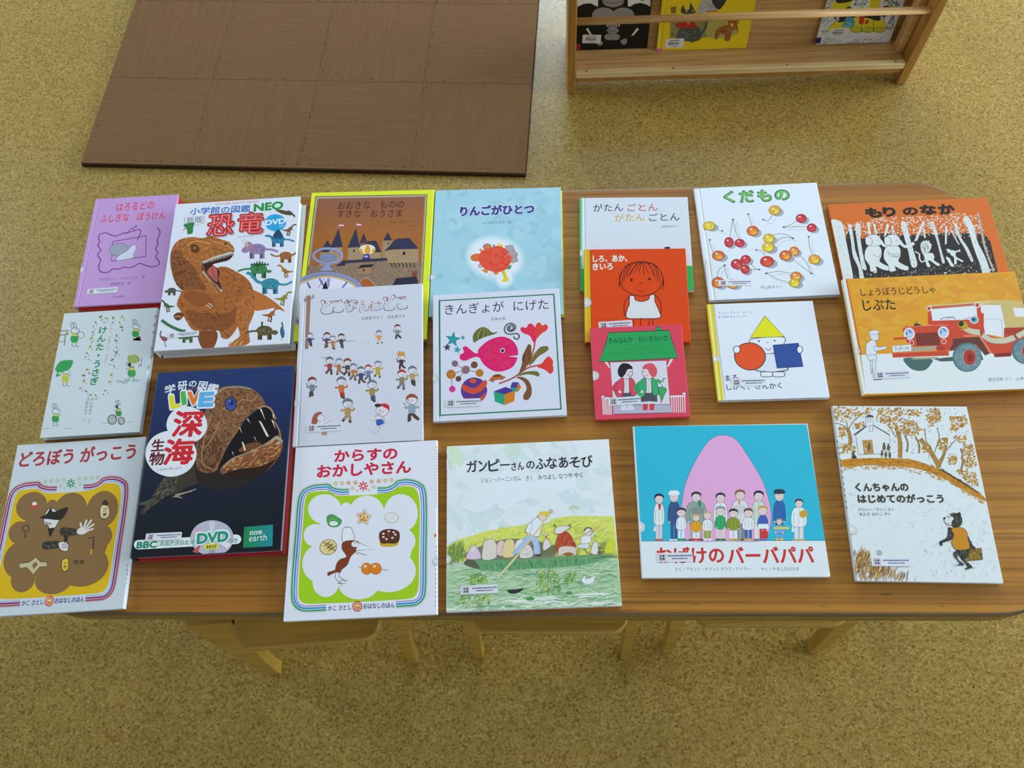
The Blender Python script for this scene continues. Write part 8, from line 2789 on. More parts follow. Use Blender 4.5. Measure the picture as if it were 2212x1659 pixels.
S 675 1491 248 1457 195 1393 175 1336 201 1320 257 1353 311 1418 331 1475 304
S 676 1479 233 1453 193 1401 179 1355 198 1341 240 1368 279 1419 294 1466 274
S 677 1472 225 1450 194 1408 183 1371 198 1359 231 1381 263 1423 274 1460 258
S 678 1464 218 1448 195 1415 187 1386 198 1377 223 1394 246 1426 254 1455 243
E 679 1426 212 30.4 22.2 -3
E 680 1389 280 22.2 17.1 -3
E 681 1389 280 12.9 10.3 -3
S 673 328 266 292 205 222 182 158 212 137 277 173 339 244 361 308 331
S 689 284 317 245 244 170 217 103 251 83 327 121 401 196 428 264 393
S 690 275 321 239 254 169 229 106 261 87 331 123 399 193 424 256 392
S 691 262 302 234 252 178 234 127 258 111 310 139 360 195 378 246 354
S 692 254 293 231 253 185 239 144 258 131 299 154 339 199 353 241 334
S 693 246 284 228 255 193 244 161 258 151 289 168 318 203 328 235 314
E 694 204 276 33.2 27.6 -3
E 695 163 360 24.2 21.3 -3
E 681 163 360 14.1 12.8 -3
S 673 555 233 520 182 450 164 386 189 365 243 399 294 470 313 534 287
S 703 510 275 473 215 398 193 331 222 309 286 347 346 421 368 489 339
S 704 501 279 466 223 397 203 334 231 314 289 348 345 418 365 481 338
S 705 488 263 461 222 405 207 354 228 338 271 365 312 421 327 472 306
S 706 480 255 458 223 413 211 372 228 358 262 380 295 425 306 467 290
S 707 472 248 455 224 421 215 389 227 378 253 395 277 430 286 462 273
E 708 431 242 33.2 23.0 -3
E 709 389 312 24.2 17.7 -3
E 681 389 312 14.1 10.6 -3
C 724 12.5 536 661 597 590 691 532
C 672 9.7 759 656 810 563 881 530
C 672 9.7 691 532 805 534 881 530
E 12 881 530 17.7 15.0 -3
E 725 196 1404 15.6 14.2 -3
E 725 207 846 15.4 13.7 -3
E 725 1279 1650 15.6 14.4 -3
E 725 1665 1500 15.5 14.3 -3
T 726 851 161 1193 158 59 0|平山和子さく
''')

book((0.2524, 0.5006, 0.5003), (0.00000, 0.00000, 0.01900), 0.1691, 0.1684, 0.0090,
     'white square book with a yellow triangle, red circle and blue square, yellow spine',
     base='d8e4f2', spine='d8c81c', groove=0.0105, seed=437, stickers=[('label', 0.023, 0.0224, 0.0537, 0.0134, -0.001), ('seal', -0.0051, 0.0637, 0.014, 0.014)],
     art='''
P 727 10 1686 99 1683 89 -7 -3 -6
P 728 29 1683 56 1682 41 -5 15 -7
T 729 164 1498 701 1494 44 0|ディック・ブルーナ　ぶん／え
T 729 162 1423 620 1420 44 0|まつおか きょうこ やく
F 467,730 11.1 638 1033 1127 1051 1122 921 1041 807 880 765 727 782 629 915
G 731,730 10.9 725 771 1025 766 1130 485 868 442 628 496
C 730 10.9 627 490 736 452 972 450 1119 474 1129 514
F 467,730 10.9 703 436 726 456 869 451 885 419 859 374 716 379
F 467,730 10.8 887 430 910 450 1053 445 1069 413 1042 368 899 373
G 732,730 13.5 898 1438 1154 1056 617 1055
E 733 746 993 13.5 16.6 -2
E 733 992 992 11.4 15.4 -2
C 730 7.8 860 966 874 957 894 965
C 730 10.0 831 867 873 826 920 867
F 734,730 13.2 807 684 697 533 516 498 369 597 341 775 450 928 633 964 781 863
G 735,730 13.2 957 913 1352 934 1365 529 965 514
F 736,730 11.1 438 853 416 809 376 792 340 812 330 857 351 901 391 919 427 899
F 736,730 11.0 1405 820 1385 776 1350 758 1321 778 1314 823 1334 867 1369 884 1398 865
T 737 151 315 402 332 101 0.012|まる、
T 737 152 165 994 168 100 0.012|しかく、さんかく
''')

book((0.4734, 0.6679, 0.5003), (0.00000, 0.00000, 0.02655), 0.2648, 0.1900, 0.0090,
     'orange picture book with white trees and animals on black, at the far right',
     base='cc6c2c', spine='c4641f', seed=439, stickers=[],
     art='''
S 738 305 1416 442 1194 726 1286 1157 1228 1674 1237 2182 1211 2434 1163 2461 915 2457 434 2419 -115 35 -88 93 929
P 738 117 1069 2487 1054 2440 -34 -33 14
T 739 601 1607 848 1608 177 0.08|も
T 739 891 1613 1110 1612 170 0.08|り
T 739 1219 1618 1447 1624 137 0.07|の
T 739 1513 1613 1752 1622 178 0.08|な
T 739 1813 1611 2052 1617 178 0.08|か
X 586,740,586 700 26 18.1 -3 90 10 1567 217 1511 512 1568 847 1605 1231 1584 1679 1597 2129 1618 2422 1603 2457 1197 2165 1141 1667 1202 1150 1193 712 1215 279 1273 6 1323
X 741,742 260 21 13.0 -3 90 151 1388 747 1393 1633 1382 2424 1305 2445 1091 1579 1136 699 1145 158 1173
S 743 -4 1568 150 1550 180 1422 175 1101 171 751 160 408 83 -57 -64 -83 -4 587 -4 1181
X 744,745,746 70 35 6.4 -96 20 -4 1568 150 1550 180 1422 175 1101 171 751 160 408 83 -57 -64 -83 -4 587 -4 1181
S 743 260 1454 313 1460 304 1165 294 989 316 744 337 468 293 -1 188 -29 277 573 233 852 253 1168
X 744,745,746 70 35 6.4 -96 20 260 1454 313 1460 304 1165 294 989 316 744 337 468 293 -1 188 -29 277 573 233 852 253 1168
S 743 379 1457 456 1471 414 1160 401 809 406 601 337 622 335 812 349 1128
X 744,745,746 70 36 6.5 -96 20 379 1457 456 1471 414 1160 401 809 406 601 337 622 335 812 349 1128
S 743 1131 1463 1214 1467 1216 1190 1223 942 1227 647 1133 617 1136 912 1128 1194
X 744,745,746 70 36 6.5 -98 20 1131 1463 1214 1467 1216 1190 1223 942 1227 647 1133 617 1136 912 1128 1194
S 743 1606 1429 1666 1435 1673 1131 1670 885 1674 677 1629 671 1634 887 1633 1115
X 744,745,746 70 36 6.5 -98 20 1606 1429 1666 1435 1673 1131 1670 885 1674 677 1629 671 1634 887 1633 1115
S 743 1984 1373 2033 1361 2035 1148 2102 933 2131 689 2087 682 2051 901 1998 1114
X 744,745,746 70 35 6.5 -99 20 1984 1373 2033 1361 2035 1148 2102 933 2131 689 2087 682 2051 901 1998 1114
S 743 2157 1481 2253 1512 2290 1294 2285 1029 2333 748 2344 439 2308 6 2175 -21 2219 513 2205 754 2190 999 2188 1300
X 744,745,746 70 35 6.4 -99 20 2157 1481 2253 1512 2290 1294 2285 1029 2333 748 2344 439 2308 6 2175 -21 2219 513 2205 754 2190 999 2188 1300
P 743 893 1457 933 1437 851 1244 802 1220
P 743 1493 1489 1519 1460 1325 1113 1268 1090
P 743 1837 1372 1869 1370 1780 1020 1749 1012
P 743 1890 1315 1912 1314 1985 992 1960 1010
P 743 1468 1337 1490 1336 1474 1159 1443 1151
P 743 572 1492 618 1499 599 1239 568 1232
P 743 672 1469 703 1476 708 1269 675 1253
P 743 966 1417 996 1416 961 1203 939 1204
C 747 35.4 2420 1594 2401 1271 2377 989 2382 711 2409 470
X 748,742 110 23 9.7 -95 40 2388 1523 2446 1520 2437 1056 2445 502 2369 540 2334 991
X 749,750,751 620 35 6.3 66 45 169 579 417 584 733 568 1119 618 1613 628 2199 668 2437 469 2427 -82 80 -73
E 752 1179 399 27.8 12.9 19
E 752 869 144 27.5 12.7 19
E 752 1860 221 27.7 12.7 19
E 752 1182 313 27.7 12.8 19
E 752 2240 366 27.9 12.8 19
E 752 1197 85 27.5 12.6 19
E 752 1318 94 27.5 12.6 19
E 752 2280 165 27.7 12.6 19
E 752 1711 230 27.7 12.7 19
E 752 1867 199 27.7 12.7 19
E 752 794 229 27.6 12.8 19
E 752 598 268 27.6 12.8 19
E 752 986 330 27.7 12.8 19
E 752 1919 441 27.9 12.8 19
E 752 1688 171 27.7 12.6 19
E 752 1637 473 27.9 12.9 19
E 752 1286 365 27.8 12.8 19
E 752 385 205 27.5 12.8 19
E 752 1881 374 27.9 12.8 19
E 752 2348 494 28.0 12.9 19
E 752 1702 197 27.7 12.7 19
E 752 1089 146 27.6 12.7 19
E 752 1803 418 27.9 12.8 19
E 752 538 541 27.9 13.0 19
E 752 1094 351 27.7 12.8 19
E 752 1473 147 27.6 12.6 19
F 743,753 6.4 526 1048 647 1068 712 986 693 847 644 745 717 672 780 626 745 559 643 590 566 645 566 568 462 556 462 667 415 808 451 964
F 743,753 6.5 498 1138 548 1242 670 1262 738 1196 740 1090 686 1040 555 1046
F 743,753 6.5 484 1121 506 1217 572 1214 601 1132 557 1055 499 1063
C 743 55.0 728 1144 762 1054 828 1015 868 995
E 753 684 1146 7.3 8.9 -3
C 753 6.4 554 888 643 814 678 882
F 743,753 6.4 831 1032 953 1053 1017 970 996 832 946 730 1019 657 1082 611 1046 545 944 575 868 630 867 553 764 541 764 653 719 793 756 948
F 743,753 6.5 805 1122 855 1226 977 1246 1045 1181 1045 1074 991 1024 860 1031
F 743,753 6.5 790 1105 813 1201 879 1198 907 1117 862 1040 805 1048
C 743 55.0 1034 1128 1067 1038 1133 1000 1263 1063
E 753 990 1130 7.3 8.9 -3
C 753 6.4 858 873 946 799 981 867
C 753 6.4 804 928 841 822 974 833
C 753 6.4 829 910 877 855 970 885
S 754 1353 1006 1390 1075 1480 1088 1527 1032 1519 963 1464 878 1378 813 1349 884
X 755,756 60 48 8.1 -90 30 1361 1006 1491 1069 1512 963 1381 830
S 743 1381 830 1504 859 1532 788 1510 719 1586 638 1538 615 1456 705 1413 707 1429 612 1377 606 1370 709
C 743 22.4 1374 726 1309 695 1288 765 1299 851 1243 898
P 743 1404 1074 1419 1108 1442 1081 1472 1115 1487 1084 1520 1103 1511 1060
S 743 1487 1052 1534 1032 1521 971 1481 956
S 743 1792 879 1860 893 1885 840 1876 771 1965 688 1945 664 1877 710 1852 634 1816 636 1836 755 1798 809
P 743 1751 925 1821 912 1761 837
P 743 1840 868 1947 892 1967 914 1965 853 1941 863 1849 841
S 743 1709 770 1763 750 1781 672 1805 588 1750 596 1731 674
''')

book((0.4712, 0.5072, 0.5003), (0.07372, 0.00000, 0.03067), 0.2714, 0.1969, 0.0090,
     'wide mustard yellow picture book with a red fire car on its cover',
     base='e0a834', spine='d8d0b0', groove=0.0085, seed=653, stickers=[('label', 0.0234, 0.0249, 0.0522, 0.012, 0.011), ('seal', -0.0048, 0.0662, 0.0122, 0.0122)],
     art='''
P 757 63 1976 2709 1960 2814 711 1368 662 76 658
X 758,759,760 160 255 85.0 -8 40 128 1954 2683 1934 2728 1478 1257 1459 627 927 84 691
P 761 76 658 1368 662 2807 683 2723 -4 59 19
P 597 50 1976 74 1975 93 661 76 658
P 762 9 1975 50 1976 59 23 12 14
T 763 249 1651 1414 1647 137 0.004|しょうぼうじどうしゃ
T 763 244 1400 747 1394 193 0.012|じぷた
S 764 1262 1414 1659 1462 2063 1483 2448 1476 2721 1448 2885 1410 2803 1001 2358 1008
P 765 1261 1406 2063 1480 2329 1479 2034 1407 1996 1416 1270 1383
P 766 2049 1413 2371 1398 2352 1008 2291 851 2024 921
P 766 2539 1345 2713 1326 2680 1183 2543 1190
C 767 7.0 2371 1398 2358 1008
C 768 5.6 2070 1168 2299 1157 2315 1083 2268 866
P 769 1211 1252 1262 1414 2057 1450 2039 1273 2041 1095 2029 1067 1497 1048 1193 1120
P 770 1281 1375 1995 1408 1959 1173 1270 1179
L 771 17.0 1270 1383 2052 1428
F 772,773 17.0 1290 1390 1274 1363 1248 1353 1226 1366 1221 1393 1236 1420 1263 1430 1285 1418
F 772,773 17.0 2044 1414 2027 1385 1998 1374 1974 1387 1970 1417 1987 1446 2015 1457 2039 1443
P 769 2034 1280 2078 1271 2043 1103 2009 1097
C 774 16.9 1393 1192 1479 1228 1584 1223 1631 1188
L 775 8.4 1473 1196 1613 1233
L 775 8.4 1762 1182 1946 1240
P 769 1505 1091 2035 1096 2024 921 2281 808 2332 1009 2751 1004 2679 689 2408 586 2058 588 1934 867 1514 872
P 776 2332 1009 2751 1004 2725 889 2320 893
P 777 1513 865 1922 875 2033 596 1948 564 1845 755 1433 659
L 778 35.9 1691 900 1940 896 2040 596
P 769 785 1066 831 1105 1494 1103 1514 1003 1513 799 1420 659 863 771 811 846
C 779 11.2 800 1080 1056 1100 1494 1099
P 311 961 977 1319 983 1309 765 956 774
L 780 12.5 988 980 976 776
L 780 12.5 1027 981 1015 774
L 780 12.5 1067 981 1054 772
L 780 12.5 1107 982 1093 771
L 780 12.5 1147 982 1133 769
L 780 12.5 1187 983 1172 767
L 780 12.5 1226 983 1211 765
L 780 12.5 1266 984 1250 764
L 780 12.5 1306 984 1289 762
F 781,782 22.3 948 973 915 911 858 887 811 916 801 980 834 1043 891 1067 938 1038
S 783 916 987 895 946 858 931 828 949 821 991 843 1031 879 1047 910 1028
S 784 915 955 899 928 869 919 843 931 837 958 853 984 883 994 909 982
E 785 862 1013 15.8 14.8 -3
F 781,782 22.3 1472 973 1439 910 1382 887 1335 915 1326 979 1360 1042 1417 1066 1464 1037
S 783 1441 986 1419 946 1382 930 1352 949 1347 990 1368 1031 1405 1046 1435 1027
S 784 1440 954 1423 928 1393 918 1368 930 1361 957 1378 983 1408 993 1433 981
E 785 1388 1012 15.7 14.8 -3
F 786,787 11.1 915 824 901 798 877 788 857 800 852 827 866 853 891 862 911 851
F 786,787 11.1 1407 822 1393 796 1368 786 1349 798 1345 824 1359 850 1383 860 1403 848
P 769 619 920 825 925 832 888 617 887
C 788 91.9 1732 1037 1825 974 1952 953
C 788 85.7 1982 908 2094 816 2272 794 2453 843
L 788 83.1 2495 856 2686 949
C 789 6.9 1960 866 2083 766 2288 747 2469 799
L 790 19.4 1966 989 1974 901
L 790 19.4 2471 893 2488 827
P 791 1671 1157 1779 1137 1798 1034 1739 1007 1657 1055
F 792,791 11.2 1742 1110 1721 1073 1687 1059 1658 1076 1653 1114 1673 1150 1708 1164 1736 1147
L 793 16.7 1745 1036 1659 1003
S 794 965 1109 1013 1151 1085 1111 977 1104
L 795 11.2 1006 1188 1048 1127
F 796,797 11.2 1972 1163 1944 1121 1894 1105 1852 1125 1841 1170 1870 1212 1920 1228 1962 1208
E 798 1903 1173 28.9 32.8 -3
S 799 729 576 1122 544 1097 445 997 365 866 363 762 432
P 800 1161 542 1400 560 1900 581 1908 495 1270 495
P 632 2376 616 1920 551 2080 573
P 801 2083 587 2358 596 2331 533 2084 530
S 802 1863 457 1722 327 1553 326 1455 455 1484 640 1626 771 1796 772 1894 641
S 803 1854 465 1726 346 1573 344 1485 461 1513 630 1643 751 1797 753 1884 634
X 804,802,805 90 55 9.6 -73 60 1848 464 1769 373 1664 330 1563 344 1491 413 1467 518 1499 632 1579 724 1684 768 1786 754 1858 684 1881 577
S 806 1809 542 1759 445 1678 407 1613 451 1603 551 1654 649 1735 686 1800 642
S 515 1802 542 1757 453 1684 419 1627 459 1618 550 1663 639 1737 674 1794 634
S 807 1761 538 1738 491 1703 473 1676 494 1673 542 1695 589 1731 608 1758 586
S 802 2750 519 2618 407 2458 412 2362 532 2387 697 2520 811 2681 805 2776 684
S 803 2742 528 2622 424 2477 427 2392 536 2416 687 2536 793 2682 789 2767 679
X 804,802,805 90 55 9.6 -74 60 2735 526 2662 447 2564 411 2467 428 2397 492 2373 588 2402 690 2476 770 2575 806 2672 789 2742 724 2765 627
S 806 2701 602 2652 516 2573 484 2511 523 2501 611 2551 697 2629 730 2692 690
S 515 2694 602 2650 524 2579 494 2524 530 2516 610 2560 689 2631 719 2686 683
S 807 2654 598 2632 557 2598 541 2572 560 2569 602 2591 644 2625 660 2651 641
P 808 866 749 1256 760 1215 683 853 678
L 809 5.5 893 752 870 681
L 809 5.5 932 753 910 682
L 809 5.5 972 755 949 682
L 809 5.5 1012 756 989 682
L 809 5.5 1051 757 1028 683
L 809 5.5 1091 758 1068 683
L 809 5.5 1131 759 1107 684
L 809 5.5 1170 760 1147 684
L 809 5.5 1210 761 1186 684
S 515 1370 705 1344 671 1295 659 1252 676 1240 711 1265 744 1314 756 1357 740
P 769 557 666 1416 674 1408 588 555 592
L 810 8.3 560 664 1415 671
P 811 820 572 1233 575 1234 546 861 544
E 812 668 640 5.2 5.8 -3
E 812 1140 636 5.2 5.8 -3
E 812 721 638 5.2 5.8 -3
E 812 1195 634 5.2 5.8 -3
E 812 773 635 5.2 5.8 -3
E 812 1249 631 5.2 5.8 -3
G 603,382 4.1 579 787 868 797 858 688 570 677
T 813 609 710 826 712 58 0|た6110
T 814 697 761 730 763 20 0|8
F 815,75 5.6 262 1002 290 1052 372 1063 432 1024 395 1003 395 923 356 888 291 899
C 75 5.6 273 987 333 992 388 1004
F 815,75 5.5 182 802 218 858 291 899 339 867 335 766 302 652 169 644
F 815,75 5.5 312 789 388 771 469 782 504 766 448 732 367 721 299 710
F 815,75 5.5 174 636 301 645 292 552 206 549
F 815,75 5.5 219 548 285 550 259 397 247 249 201 251 217 384
F 815,75 5.5 206 549 237 540 202 371 187 357
L 75 10.9 206 241 323 239
T 816 1910 142 2252 144 54 0|渡辺茂男 さく
T 816 2324 141 2668 143 54 0|山本忠敬 え
''')

